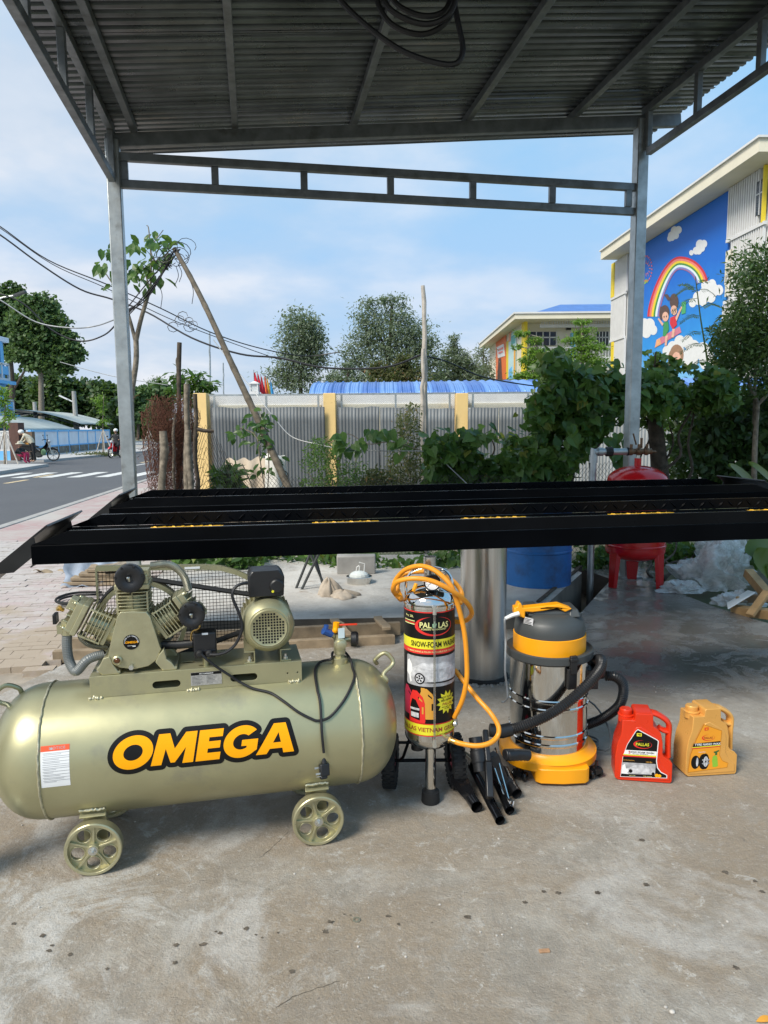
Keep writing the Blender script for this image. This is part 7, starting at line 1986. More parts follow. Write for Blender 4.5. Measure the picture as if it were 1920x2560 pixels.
wire('sagging grey cable at the left, meeting the post at mid height', [(-60, 725, 11), (0, 750, 11), (90, 805, 11), (180, 820, 11), (240, 815, 11), (290, 798, 10)], .010, 'grey_wire', grp=grp)
wire('lowest sagging black cable at the left edge', [(-60, 720, 11.3), (0, 735, 11.3), (60, 760, 11.3), (130, 825, 11.3), (200, 853, 11.3), (260, 838, 11.2), (300, 800, 10)], .012, grp=grp)
wire('faint distant cable crossing left of the street', [(150, 905, 40), (280, 940, 40), (420, 963, 40)], .02, 'grey_wire', grp=grp)
# ---- small leafy bush in the middle
sb = thing('leafy_bush', 'small light green bush with tiny leaves in front of the corrugated sheets', 'bush', tuple(on_y(870, 1230, 8.4))[:2] + (-.02,), 0)
def leafy(parent, polys, mat, size, shape, aim=(0, -.5, .7), spread=.7, name='crown', off=None):
 sets = []
 off = off if off is not None else np.array(tuple(parent.location))
 for k, (poly, Y0, Y1, n, fr, th, ed) in enumerate(polys):
  C = cloud(poly, Y0, Y1, n, fr, th, 11 + k * 7 + int(poly[0][0]) % 97, ed)
  if len(C) == 0: continue
  S = rng.uniform(size[0], size[1], len(C))
  sets.append(leaf_arrays(C - off, S, shape, aim, spread, k + 3))
 return obj(name, leaf_mesh(name, sets, mat), parent)
bush_poly = [(752, 1175), (760, 1120), (790, 1092), (830, 1105), (870, 1100), (892, 1130), (905, 1150), (930, 1170), (958, 1200), (955, 1235), (760, 1235), (745, 1210)]
leafy(sb, [(bush_poly, 8.1, 8.8, 2600, 2.5, -.18, 6)], M['bush'], (.035, .065), 'slim')
part('branch', lambda b: stems(b, [(.0, 0, -.2)] * 8, [on_y(x, y, 8.4) - Vector(sb.location) for x, y in ((780, 1120), (810, 1100), (850, 1110), (890, 1140), (930, 1190), (770, 1180), (830, 1130), (870, 1160))], .014, .03), M['bark'], sb)
# vine runner leaves over the bush
vr = thing('vine_runner', 'runner of large heart shaped leaves trailing over the small bush', 'vine', tuple(on_y(900, 1120, 7.95)), 0)
hm = leafmesh_single('heart', M['vine'])
rr = random.Random(21)
for k in range(34):
 t = rr.random(); x = 830 + t * 210 + rr.gauss(0, 6); y = 1098 + 22 * math.sin(t * 9) + rr.gauss(0, 10)
 put_leaf(on_y(x, y, 7.95 + rr.gauss(0, .08)) - Vector(vr.location), vr, hm, rr.uniform(.09, .15), (rr.gauss(0, .5), -.8, .5 + rr.gauss(0, .3)), (rr.gauss(0, .8), 0, -1))
part('stem', lambda b: b.tube(spline([on_y(x, y, 7.95) - Vector(vr.location) for x, y in ((820, 1110), (870, 1085), (920, 1110), (980, 1105), (1050, 1125))], 5), .006, 6), M['bark'], vr)
# dry shrub
ds = thing('dry_shrub', 'half dry brown and green shrub with a pale stem between the bushes', 'shrub', tuple(on_y(1040, 1235, 8.6))[:2] + (-.02,), 0)
leafy(ds, [([(982, 1095), (995, 1040), (1010, 1015), (1045, 1012), (1052, 1050), (1045, 1095), (1060, 1130), (1055, 1200), (1010, 1225), (975, 1220), (965, 1150)], 8.3, 9.0, 1700, 3, -.1, 6)], M['shrub_dry'], (.04, .08), 'slim')
part('stem', lambda b: (stems(b, [(0, 0, -.2)], [on_y(1020, 1070, 8.6) - Vector(ds.location)], .02, .02), stems(b, [(-.02, 0, .2)] * 6, [on_y(x, y, 8.6) - Vector(ds.location) for x, y in ((990, 1060), (1010, 1018), (1045, 1020), (1050, 1080), (985, 1140), (1055, 1140))], .008, .03)), M['pale_bark'], ds)
dw = thing('dry_weeds', 'patch of dry brown and yellow weeds at the foot of the small bush', 'weeds', tuple(on_y(930, 1230, 8.2))[:2] + (0,), 0)
leafy(dw, [([(905, 1190), (930, 1170), (960, 1172), (985, 1195), (990, 1240), (900, 1240)], 7.9, 8.3, 700, 3, -.2, 4)], M['shrub_dry'], (.05, .09), 'slim')
# sapling stems right of the bamboo with big leaves
sp2 = thing('sapling', 'thin sapling with glossy leaves growing beside the bamboo pole', 'sapling', tuple(on_y(665, 1235, 8.1))[:2] + (0,), 0)
rr = random.Random(8)
stm = [((665, 1240), (650, 1150), (640, 1090), (600, 1070)), ((668, 1240), (672, 1150), (660, 1070), (652, 1035)), ((640, 1240), (615, 1180), (605, 1160)), ((690, 1240), (720, 1190), (700, 1170))]
part('stem', lambda b: [b.tube(spline([on_y(x, y, 8.1) - Vector(sp2.location) for x, y in s_], 5), .007, 6) for s_ in stm], M['bark'], sp2)
for (x, y, n_) in ((600, 1075, 8), (585, 1085, 5), (650, 1060, 10), (655, 1040, 8), (660, 1090, 8), (640, 1110, 8), (668, 1120, 6), (690, 1160, 6), (655, 1180, 6), (620, 1060, 4)):
 for k in range(n_):
  put_leaf(on_y(x + rr.gauss(0, 12), y + rr.gauss(0, 9), 8.1 + rr.gauss(0, .08)) - Vector(sp2.location), sp2, lm, rr.uniform(.08, .14), (rr.gauss(0, .6), -.6, .6), (rr.gauss(0, .8), 0, -.5 + rr.gauss(0, .4)))
# low strappy plant
lp = thing('low_plant', 'low dark green plant with narrow drooping leaves behind the chain link', 'plant', tuple(on_y(570, 1225, 8.3))[:2] + (0,), 0)
leafy(lp, [([(540, 1190), (555, 1172), (585, 1168), (600, 1190), (605, 1225), (535, 1230)], 8.1, 8.5, 260, 2, -.4, 3)], M['almond'], (.14, .22), 'slim', (0, -.6, .8), .6)
# ---- the big vine over the fence: 300 separate leaves in front, the mass behind
hv = thing('climbing_vine', 'dense dark green climbing vine with heart shaped leaves around the right canopy post', 'vine', tuple(on_y(1400, 1230, 8.2))[:2] + (-.05,), 0)
V1 = [(1060, 1120), (1100, 1095), (1150, 1092), (1205, 1088), (1270, 1095), (1335, 1100), (1350, 1060), (1318, 1040), (1345, 1000), (1372, 950), (1362, 915), (1378, 885), (1400, 888), (1420, 915), (1480, 930), (1545, 925), (1600, 915), (1630, 875), (1650, 880), (1670, 905), (1730, 920), (1790, 935), (1830, 950), (1850, 1000), (1800, 1010), (1700, 1010), (1650, 1030), (1580, 1020), (1545, 1030), (1500, 1085), (1470, 1100), (1440, 1150), (1400, 1200), (1350, 1240), (1080, 1240), (1075, 1180)]
C = cloud(V1, 7.7, 8.7, 7600, 2.0, -.02, 31, 13)
order = np.argsort(C[:, 1] + rng.normal(0, .12, len(C)))
near, restC = C[order[:300]], C[order[300:]]
off = np.array(tuple(hv.location))
rr = random.Random(77)
hms = [hm, leafmesh_single('heart', M['bush']), hm]
for p in near:
 put_leaf(Vector(p - off), hv, rr.choice(hms[:1] * 5 + hms[1:2]), rr.uniform(.075, .145), (rr.gauss(0, .55), -.75 + rr.gauss(0, .3), .55 + rr.gauss(0, .3)), (rr.gauss(0, .7), 0, -1))
fo = obj('foliage', leaf_mesh('foliage', [leaf_arrays(restC - off, rng.uniform(.06, .13, len(restC)), 'heart', (0, -.6, .6), .6, 5)], M['vine']), hv)
tag(fo, kind='stuff')
part('stem', lambda b: (stems(b, [on_y(x, 1240, 8.3) - Vector(hv.location) for x in (1150, 1250, 1330, 1420, 1500, 1560, 1640)], [on_y(x, y, 8.3) - Vector(hv.location) for x, y in ((1120, 1110), (1230, 1100), (1400, 900), (1450, 930), (1480, 940), (1640, 880), (1760, 930))], .022, .06)), M['bark_dark'], hv)
# hanging strands in front of the post
hs_ = thing('hanging_vine', 'loose vine strand with pale green leaves hanging left of the right canopy post', 'vine', tuple(on_y(1530, 1100, 7.5)), 0)
rr = random.Random(13)
for (x, y, n_, s_) in ((1535, 1110, 10, 12), (1545, 1140, 6, 9), (1425, 1060, 6, 8), (1430, 1085, 5, 8)):
 for k in range(n_):
  put_leaf(on_y(x + rr.gauss(0, s_), y + rr.gauss(0, s_ * 1.3), 7.5 + rr.gauss(0, .05)) - Vector(hs_.location), hs_, hms[1], rr.uniform(.09, .16), (rr.gauss(0, .5), -.9, .3), (rr.gauss(0, .4), 0, -1))
# trees and dark bushes at the right
rt_ = thing('dark_thicket_tree', 'thick dark trunk wrapped in vines behind the red pressure tank', 'tree', tuple(on_y(1655, 1240, 8.6))[:2] + (-.1,), 0)
part('trunk', lambda b: (b.tube(spline([(0, 0, -.1), (.02, 0, .5), (-.05, 0, 1.1), (-.12, 0, 1.7), (-.05, .1, 2.3)], 5), [.13 - .003 * k for k in range(21)], 12), stems(b, [(-.18, -.1, 0), (.14, -.1, 0), (-.1, -.14, 0)], [(-.25, 0, 1.7), (.3, 0, 2.0), (.0, -.1, 1.6)], .025, .05)), M['bark_dark'], rt_, smooth=60)
V2 = [(1560, 1020), (1640, 1000), (1720, 990), (1800, 980), (1860, 985), (1940, 960), (1990, 1000), (1990, 1260), (1700, 1260), (1680, 1180), (1690, 1120), (1600, 1060)]
leafy(rt_, [(V2, 8.8, 9.9, 5200, 1.3, -.12, 12)], M['dark_leaf'], (.09, .15), 'oval', (0, -.5, .6), .6, 'foliage')
st2 = thing('straight_sapling', 'straight pale brown sapling trunk at the right edge with fine dark foliage', 'tree', tuple(on_y(1885, 1240, 8.4))[:2] + (-.1,), 0)
part('trunk', lambda b: (b.tube(spline([on_y(x, y, 8.4) - Vector(st2.location) for x, y in ((1884, 1260), (1886, 1150), (1890, 1060), (1893, 1010), (1880, 980), (1868, 940))], 4), [.035 - .0007 * k for k in range(21)], 8), b.tube(spline([on_y(x, y, 8.4) - Vector(st2.location) for x, y in ((1892, 1015), (1915, 990), (1945, 960))], 4), .02, 8),
  b.tube(spline([on_y(x, y, 8.5) - Vector(st2.location) for x, y in ((1885, 1060), (1890, 900), (1905, 740), (1925, 640))], 4), .02, 8)), M['bark'], st2, smooth=60)
V3 = [(1925, 610), (1880, 640), (1850, 690), (1840, 740), (1855, 770), (1815, 770), (1790, 800), (1770, 845), (1795, 870), (1775, 905), (1830, 930), (1850, 990), (1985, 990), (1985, 600)]
leafy(st2, [(V3, 8.0, 9.2, 9500, 1.3, -.06, 26)], M['dark_leaf'], (.055, .10), 'slim', (0, -.3, .7), .8, 'foliage')
# feathery acacia
ac = thing('feathery_sapling', 'thin sapling with feathery compound leaves in front of the painted mural', 'sapling', tuple(on_y(1780, 1240, 8.9))[:2] + (-.1,), 0)
def feather(b):
 rr = random.Random(17)
 A0 = [on_y(x, y, 8.9) - Vector(ac.location) for x, y in ((1785, 1250), (1778, 1000), (1768, 900), (1752, 800), (1742, 720), (1738, 690))]
 b.tube(spline(A0, 5), [.016 - .0005 * k for k in range(26)], 6)
 for (x, y, tx, ty) in ((1742, 720, 1690, 730), (1744, 725, 1790, 735), (1745, 745, 1680, 775), (1752, 790, 1700, 800), (1750, 770, 1800, 760), (1756, 830, 1705, 845), (1758, 830, 1820, 800), (1762, 860, 1700, 875), (1764, 870, 1830, 850), (1768, 900, 1715, 920), (1745, 735, 1700, 705), (1768, 890, 1830, 890), (1742, 712, 1770, 700), (1760, 850, 1790, 815)):
  p0, p1 = on_y(x, y, 8.9) - Vector(ac.location), on_y(tx, ty, 8.9 + rr.uniform(-.25, .25)) - Vector(ac.location)
  pts = spline([p0, p0.lerp(p1, .5) + Vector((0, 0, .03)), p1 - Vector((0, 0, .03))], 9)
  b.tube(pts, .003, 4)
  for i, p in enumerate(pts[3:]):
   d = (p1 - p0).normalized(); e = Vector((rr.gauss(0, .3), -.6, .75)).normalized(); w = d.cross(e).normalized(); L_ = .055 * (1 - .4 * i / 15)
   for sg in (-1, 1):
    for q in range(1):
     t_ = p + w * sg * L_ + d * .02 - Vector((0, 0, .012))
     b.add([p - d * .006, p.lerp(t_, .5) - d * .0075, t_, p.lerp(t_, .5) + d * .0075], [(0, 1, 2, 3)])
part('fronds', feather, M['dark_leaf'], ac, smooth=0)
# broad banana like leaves low at the right edge
bn = thing('broad_leaf_plant', 'plant with broad yellow green leaves at the right edge behind the lift', 'plant', tuple(on_y(1900, 1250, 6.6))[:2] + (0,), 0)
def blade(pts, w_):
 P = spline([on_y(*p) - Vector(bn.location) for p in pts], 6); b = MB(); n_ = len(P); vs, fs = [], []
 for i, p in enumerate(P):
  t = i / (n_ - 1); ww = w_ * math.sin(math.pi * min(1, .08 + t * .92)) ** .6
  d = (P[min(i + 1, n_ - 1)] - P[max(i - 1, 0)]).normalized(); e = d.cross(Vector((.2, -1, .5))).normalized()
  vs += [p - e * ww + Vector((0, -.01, .02)), p, p + e * ww + Vector((0, -.01, .02))]
 for i in range(n_ - 1): fs += [(i * 3, i * 3 + 1, i * 3 + 4, i * 3 + 3), (i * 3 + 1, i * 3 + 2, i * 3 + 5, i * 3 + 4)]
 b.add(vs, fs); return b
M['banana'] = leafmat('broad leaf', (.085, .14, .02), (.13, .18, .03), .4, .35)
for pts, w_ in ((((1895, 1260, 6.6), (1880, 1215, 6.5), (1850, 1185, 6.3), (1820, 1165, 6.1)), .055), (((1900, 1260, 6.6), (1925, 1210, 6.4), (1900, 1180, 6.2), (1870, 1160, 6.1)), .045), (((1935, 1400, 6.2), (1925, 1380, 6.1), (1895, 1375, 6.0), (1860, 1385, 5.95)), .12), (((1950, 1480, 6.2), (1930, 1430, 6.0), (1905, 1400, 5.9), (1890, 1375, 5.9)), .13), (((1960, 1520, 6.1), (1945, 1460, 6.0), (1915, 1420, 5.9)), .12)):
 blade(pts, w_).build('leaf', M['banana'], bn, smooth=60)
# low green growth at the foot of the fence, seen under the lift
lg = thing('ground_ivy', 'low ivy and weeds growing along the foot of the fence under the lift', 'ivy', (0, 7.3, 0), 0)
IV = [(430, 1372), (560, 1372), (700, 1372), (860, 1372), (1000, 1374), (1160, 1378), (1270, 1384), (1278, 1432), (1120, 1445), (1050, 1440), (960, 1448), (900, 1440), (820, 1448), (740, 1445), (620, 1430), (470, 1448), (440, 1420)]
C = cloud(IV, 6.75, 7.9, 3600, 1.4, -.25, 51, 6)
off = np.array((0, 7.3, 0))
order = np.argsort(C[:, 1] + rng.normal(0, .1, len(C)))
for p in C[order[:140]]:
 put_leaf(Vector(p - off), lg, hm, rr.uniform(.06, .12), (rr.gauss(0, .45), -.75, .6), (rr.gauss(0, .8), 0, -1))
fo = obj('foliage', leaf_mesh('foliage', [leaf_arrays(C[order[140:]] - off, rng.uniform(.05, .10, len(order) - 140), 'oval', (0, -.6, .6), .5, 9)], M['vine']), lg); tag(fo, kind='stuff')
# undergrowth behind the tank legs and the plastic sheeting
ug = thing('undergrowth', 'tangled stems and weeds behind the red tank and the plastic sheeting', 'undergrowth', (2.6, 7.6, 0), 0)
off = (2.6, 7.6, 0)
UG = [(1440, 1378), (1640, 1372), (1760, 1366), (1990, 1360), (1990, 1500), (1800, 1480), (1690, 1475), (1640, 1445), (1600, 1450), (1560, 1438), (1480, 1440), (1440, 1430)]
leafy(ug, [(UG, 7.1, 8.6, 2600, 1.6, -.12, 6)], M['bush'], (.05, .11), 'oval', (0, -.6, .6), .6, 'foliage', np.array(off))
part('stem', lambda b: stems(b, [on_z(x, y) - Vector(off) for x, y in ((1640, 1455), (1650, 1460), (1660, 1450), (1690, 1455), (1700, 1465), (1630, 1445), (1720, 1440))], [on_y(x, y, 7.4) - Vector(off) for x, y in ((1700, 1330), (1730, 1370), (1650, 1330), (1760, 1360), (1740, 1400), (1640, 1360), (1790, 1380))], .016, .04), M['bark_dark'], ug)
# ================================================================== TREES FURTHER OFF
def far_tree(name, label, Y, blobs, n, ls, mat, trunk=None, tr=.2, bark='bark_dark', cat='tree', group=None, depth=.8, clump=.16, per=26, seed=1, base=None, shape='slim', z0=-.28, upper=.0):
 """blobs: ellipses in the photo (cx, cy, rx, ry) standing at distance Y; leaves gather in clumps inside them"""
 r = np.random.default_rng(seed)
 k_ = Y / FPX
 bx = base if base is not None else blobs[0][0]
 o = Vector((on_y(bx, 1080, Y).x, Y, z0))
 t = thing(name, label, cat, tuple(o), 0, group)
 area = sum(b_[2] * b_[3] for b_ in blobs)
 C = []
 for (cx, cy, rx, ry) in blobs:
  c_ = on_y(cx, cy, Y)
  nc = max(3, int(n * rx * ry / area / per))
  d = r.normal(0, 1, (nc, 3)); d /= np.linalg.norm(d, axis=1)[:, None]
  rad_ = r.uniform(.25, 1, nc) ** .55
  cc = d * rad_[:, None] * np.array([rx * k_, min(rx, ry) * k_ * depth, ry * k_])
  cs = clump * (rx + ry) / 2 * k_ * r.uniform(.6, 1.5, nc)
  for q, s_ in zip(cc, cs):
   C.append(np.array(tuple(c_)) + q + r.normal(0, 1, (per, 3)) * s_ * np.array([1, 1, .55]))
 C = np.concatenate(C); S = r.uniform(ls * .6, ls * 1.25, len(C))
 C = C - np.array(tuple(o)); C = C[C[:, 2] > .1]; S = S[:len(C)]
 obj('crown', leaf_mesh('crown', [leaf_arrays(C, S, shape, (-.15, -.3, .8), .8, seed + 1)], mat), t)
 if trunk:
  def f(b):
   for j, pts in enumerate(trunk):
    P = spline([on_y(x, y, Y) - o for x, y in pts], 4)
    rr_ = tr if j == 0 else tr * .45
    b.tube(P, [rr_ * (1 - .6 * i / len(P)) for i in range(len(P))], 8)
  part('trunk', f, M[bark], t, smooth=60)
 return t
# behind the wall, in the middle
far_tree('slender_tree', 'tall slender grey green tree standing alone left of the blue roof', 62, [(750, 805, 42, 32), (775, 830, 32, 30), (738, 850, 45, 35), (770, 880, 42, 36), (735, 905, 45, 30), (790, 905, 35, 25), (705, 945, 40, 28), (755, 955, 50, 30), (790, 850, 22, 25)], 10000, .36, M['far_leaf'], [[(755, 1060), (752, 950), (762, 870), (757, 800)], [(757, 930), (720, 890), (705, 850)], [(757, 910), (790, 860), (800, 820)], [(757, 960), (700, 940)]], .2, seed=3, clump=.36, per=20)
far_tree('big_tree', 'biggest grey green tree rising in the middle behind the blue roof', 66, [(968, 750, 22, 20), (995, 752, 20, 22), (985, 790, 36, 34), (920, 790, 32, 36), (915, 835, 40, 36), (960, 840, 55, 40), (1010, 830, 46, 45), (1055, 845, 34, 40), (890, 885, 40, 36), (950, 900, 70, 46), (1030, 900, 60, 46), (1070, 880, 30, 40), (870, 935, 34, 30), (1085, 930, 26, 30), (920, 760, 18, 16)], 15000, .36, M['far_leaf'], [[(965, 1060), (968, 950), (975, 850), (980, 760)], [(968, 960), (925, 880), (915, 800)], [(970, 930), (1020, 860), (1035, 810)], [(968, 980), (900, 920), (880, 880)], [(972, 900), (950, 840), (930, 810)]], .28, seed=5, clump=.34, per=20)
far_tree('bushy_tree', 'low bushy dark tree between the slender tree and the biggest tree', 58, [(850, 950, 36, 26), (830, 970, 40, 24), (885, 965, 44, 28), (920, 955, 30, 30), (870, 915, 18, 14)], 3800, .34, M['far_leaf'], [[(870, 1060), (868, 960), (872, 920)]], .15, seed=7)
far_tree('low_tree', 'low thick olive green tree under the biggest tree beside the thin poles', 56, [(960, 955, 40, 30), (1000, 940, 36, 36), (1040, 955, 40, 32), (1010, 905, 22, 22), (945, 920, 25, 20)], 6000, .34, M['shrub_dry'], [[(1000, 1060), (1002, 960), (1000, 920)]], .15, seed=8)
far_tree('right_tree', 'pale green tree with a pointed top left of the school wing', 70, [(1135, 860, 16, 22), (1132, 895, 30, 28), (1165, 905, 30, 30), (1120, 925, 30, 30), (1150, 945, 46, 30), (1190, 940, 36, 34), (1100, 955, 30, 24)], 8000, .36, M['far_leaf'], [[(1140, 1060), (1138, 950), (1135, 860)], [(1139, 960), (1170, 910)], [(1139, 970), (1105, 930)]], .17, seed=9, clump=.26)
far_tree('bare_tree', 'thin half bare tree just left of the orange school mural', 74, [(1205, 880, 22, 18), (1215, 910, 20, 24), (1200, 940, 26, 24), (1222, 940, 14, 26)], 1500, .34, M['far_leaf'], [[(1208, 1060), (1206, 950), (1210, 870)], [(1206, 960), (1190, 900)], [(1207, 940), (1222, 890)]], .12, 'pale_bark' if False else 'bark', seed=10, clump=.3)
# bright layered trees in front of the school wing
for k, (lb_, blobs, tk) in enumerate((
 ('fresh green layered tree in front of the left half of the school wing', [(1305, 832, 22, 6), (1335, 850, 20, 7), (1345, 880, 34, 9), (1320, 900, 26, 7), (1355, 915, 44, 10), (1320, 940, 44, 10), (1370, 950, 44, 10), (1350, 968, 60, 9), (1290, 865, 14, 5)], [(1352, 1060), (1350, 960), (1346, 900), (1340, 850)]),
 ('fresh green layered tree in front of the right half of the school wing', [(1450, 805, 24, 6), (1462, 828, 28, 7), (1440, 850, 48, 8), (1475, 868, 50, 9), (1440, 890, 56, 10), (1490, 905, 40, 9), (1430, 925, 60, 10), (1470, 945, 56, 10)], [(1455, 1060), (1455, 960), (1454, 880), (1455, 800)]))):
 far_tree('layered_tree', lb_, 30, blobs, 6800, .15, M['lime_leaf'], [tk] + [[(tk[0][0], b_[1] + 12), (b_[0], b_[1])] for b_ in blobs], .07, 'bark', seed=20 + k, clump=.22, depth=2.2)
# left of the frame: the big shade tree, the dark wood behind, and the roadside trees
far_tree('shade_tree', 'big dark green shade tree with a spreading crown above the arched roofs', 66, [(95, 770, 40, 40), (120, 805, 50, 40), (65, 800, 40, 40), (140, 850, 50, 36), (85, 845, 50, 40), (165, 880, 44, 30), (110, 895, 60, 32), (60, 890, 40, 36), (150, 915, 40, 20), (195, 890, 18, 20)], 17000, .31, M['tree_leaf'], [[(104, 1080), (103, 980), (101, 900), (100, 830)], [(103, 940), (70, 900)], [(102, 930), (140, 890)]], .30, 'bark', seed=31, shape='blob', clump=.17)
far_tree('shade_tree', 'second large tree at the left edge behind the blue house', 72, [(20, 735, 40, 28), (-20, 760, 50, 50), (35, 760, 30, 35), (10, 810, 40, 50), (-30, 840, 50, 60), (30, 860, 24, 40)], 11000, .32, M['tree_leaf'], [[(28, 1080), (30, 960), (22, 850), (20, 780)], [(30, 980), (60, 930), (75, 900)]], .34, 'bark_dark', seed=32, shape='blob', clump=.17)
wd = [((-20, 1000, 70, 70), 1), ((60, 1000, 50, 60), 2), ((130, 1000, 50, 66), 3), ((190, 1005, 42, 52), 4), ((235, 1000, 44, 48), 5), ((275, 1010, 36, 50), 6)]
names = ['at the left edge', 'behind the blue house', 'behind the first concrete post', 'behind the lamp post', 'right of the lamp post', 'just left of the left canopy post']
for (b_, k), nm in zip(wd, names):
 far_tree('wood_tree', 'dark tree of the wood behind the arched roofs, ' + nm, 84 + 2 * (k % 3), [b_, (b_[0] + 12, b_[1] - b_[3] * .45, b_[2] * .7, b_[3] * .45), (b_[0] - 10, b_[1] + 30, b_[2], b_[3] * .6)], 5200, .5, M['dark_leaf'], [[(b_[0], 1090), (b_[0] + 3, b_[1])]], .2, seed=40 + k, shape='blob', group=None, clump=.2)
for k, (x, y, rx, ry, lb_, mt) in enumerate(((345, 1010, 26, 40, 'dark roadside tree between the young tree and the rusty mesh', 'tree_leaf'), (395, 1000, 34, 44, 'roadside tree rising left above the rusty mesh', 'tree_leaf'), (372, 1050, 40, 30, 'low dark roadside bush left of the rusty mesh', 'dark_leaf'), (310, 1040, 20, 50, 'roadside tree just right of the left canopy post', 'dark_leaf'))):
 far_tree('roadside_tree', lb_, 62 + 3 * k, [(x, y, rx, ry), (x + 8, y - ry * .5, rx * .6, ry * .4), (x - 6, y + ry * .6, rx, ry * .5)], 3400, .42, M[mt], [[(x, 1100), (x + 2, y)]], .14, seed=60 + k, shape='blob', clump=.22)
far_tree('wispy_tree', 'wispy thin tree against the sky between the young tree and the stakes', 70, [(392, 965, 26, 20), (375, 980, 20, 18), (405, 985, 22, 18)], 900, .34, M['far_leaf'], [[(392, 1080), (391, 990), (392, 950)], [(391, 1000), (375, 970)], [(391, 1000), (408, 965)]], .10, 'bark', seed=70, clump=.3)
far_tree('mango_tree', 'green tree with long hanging leaves behind the dark stakes', 19, [(470, 960, 30, 22), (500, 950, 26, 24), (450, 940, 16, 16), (478, 985, 44, 22), (435, 972, 18, 10), (520, 970, 16, 22)], 640, .24, M['almond'], [[(478, 1090), (476, 1000), (474, 950)], [(476, 1000), (450, 950), (440, 900), (452, 890)], [(476, 990), (500, 940)]], .05, 'bark', seed=71, clump=.3, per=12)
far_tree('hedge_line', 'distant dark green hedge line closing the street', 96, [(330, 1070, 60, 24), (400, 1075, 60, 24), (470, 1075, 60, 24), (560, 1060, 70, 30), (650, 1060, 60, 30)], 4200, .6, M['dark_leaf'], None, seed=72, shape='blob', cat='hedge')
# ================================================================== HAZE-FREE FAR THINGS: THE BLUE ROOFED SHELTER
BY0 = 21.0
x0 = on_y(772, 970, BY0).x; x1 = on_y(2100, 970, BY0).x
ze, zr_ = on_y(900, 987, BY0).z, on_y(900, 953, BY0 + 1.6).z
bs_ = thing('blue_roof_shelter', 'long shelter with a curved blue ribbed sheet roof behind the boundary wall', 'shelter', ((x0 + x1) / 2, BY0 + 2.4, -.28), 0)
ob = Vector(bs_.location)
nsh = 30; wsh = (x1 - x0) / nsh
def vault(t):     # 0 front eave .. 1 back eave
 a = math.pi * (.12 + .76 * t)
 return BY0 + 2.4 - 2.45 * math.cos(a) / math.cos(math.pi * .12), ze + (zr_ - ze) * (math.sin(a) - math.sin(math.pi * .12)) / (1 - math.sin(math.pi * .12))
for k in range(nsh):
 def f(b):
  nx = 24
  def g(u, v):
   y, z = vault(v); x = x0 + wsh * (k + u)
   ph = (u * 2) % 1.0
   h = .045 * max(0, 1 - abs(ph - .5) / .12) + .008 * math.sin(ph * 25)
   return (x - ob.x, y - ob.y, z + h - ob.z)
  b.grid(g, nx, 12)
 part('roof_sheet', f, M['blue_roof'] if k % 2 else M['blue_roof_light'], bs_, smooth=40, solid=.003)
for k in range(7):
 xx = x0 + .3 + (x1 - x0 - .6) * k / 6
 for yy in (BY0 + .2, BY0 + 4.6): part('post', lambda b: b.box((xx - ob.x, yy - ob.y, (ze + .28) / 2), (.08, .08, ze + .28)), M['galv'], bs_, smooth=0)
part('eave_rail', lambda b: b.box((0, BY0 + .05 - ob.y, ze - .06 - ob.z), (x1 - x0, .06, .08)), M['galv'], bs_, smooth=0)
# ================================================================== THE SCHOOL
BF = Frame((18, 40, 0), rad(-87.7))
sch = thing('school_building', 'tall white school building with a blue rainbow mural on its end wall', 'building', tuple(BF.o), BF.yaw)
def m7(x, y, off=0.): return BF.at(1480 + x * .28928, 320 + y * .28928, off)
def bq(x, y, off=0.): return BF.at(x, y, off)
sL, sR = bq(1531, 700).x, bq(1921, 500).x
zf1 = (m7(75, 1085, -1.3).z + m7(1470, 40, -1.3).z) / 2; zf0 = (m7(80, 1145, -1.3).z + m7(1475, 165, -1.3).z) / 2
wt = zf0 + .02
G0 = -.28
part('wall', lambda b: b.box(((sL + sR) / 2, 3.15, (wt + G0) / 2), (sR - sL, 6.0, wt - G0)), M['white_paint'], sch, smooth=0)
sl_ = m7(75, 1115, -1.3).x
part('roof_slab', lambda b: b.box(((sl_ + sR + 1.3) / 2, 3.1, (zf0 + zf1) / 2), (sR + 1.3 - sl_, 8.8, zf1 - zf0)), M['cream_paint'], sch, smooth=0)
part('roof_cap', lambda b: b.box(((sl_ + sR + 1.3) / 2, 3.1, zf1 + .04), (sR + 1.5 - sl_, 9.0, .1)), M['white_paint'], sch, smooth=0)
# painted mural: bright blue fading to pale blue towards the ground
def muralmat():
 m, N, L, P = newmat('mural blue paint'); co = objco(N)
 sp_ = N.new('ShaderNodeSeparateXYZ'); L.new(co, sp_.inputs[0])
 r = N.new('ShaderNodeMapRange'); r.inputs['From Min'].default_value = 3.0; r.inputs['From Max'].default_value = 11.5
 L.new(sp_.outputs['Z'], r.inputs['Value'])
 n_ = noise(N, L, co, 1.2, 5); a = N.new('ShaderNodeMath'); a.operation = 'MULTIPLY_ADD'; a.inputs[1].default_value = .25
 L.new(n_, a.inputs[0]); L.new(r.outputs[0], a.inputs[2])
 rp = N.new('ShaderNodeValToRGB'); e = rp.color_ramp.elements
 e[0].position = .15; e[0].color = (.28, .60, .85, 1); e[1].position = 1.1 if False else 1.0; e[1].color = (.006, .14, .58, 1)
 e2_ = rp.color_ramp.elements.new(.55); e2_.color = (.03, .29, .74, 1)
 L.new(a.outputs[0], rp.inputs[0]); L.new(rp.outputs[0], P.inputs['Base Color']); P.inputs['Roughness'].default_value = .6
 return m
mu0, mu1 = bq(1572, 700).x, m7(1178, 800).x
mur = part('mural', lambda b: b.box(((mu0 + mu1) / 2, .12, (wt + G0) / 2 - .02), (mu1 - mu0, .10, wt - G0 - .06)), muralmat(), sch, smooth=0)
MURY = .066
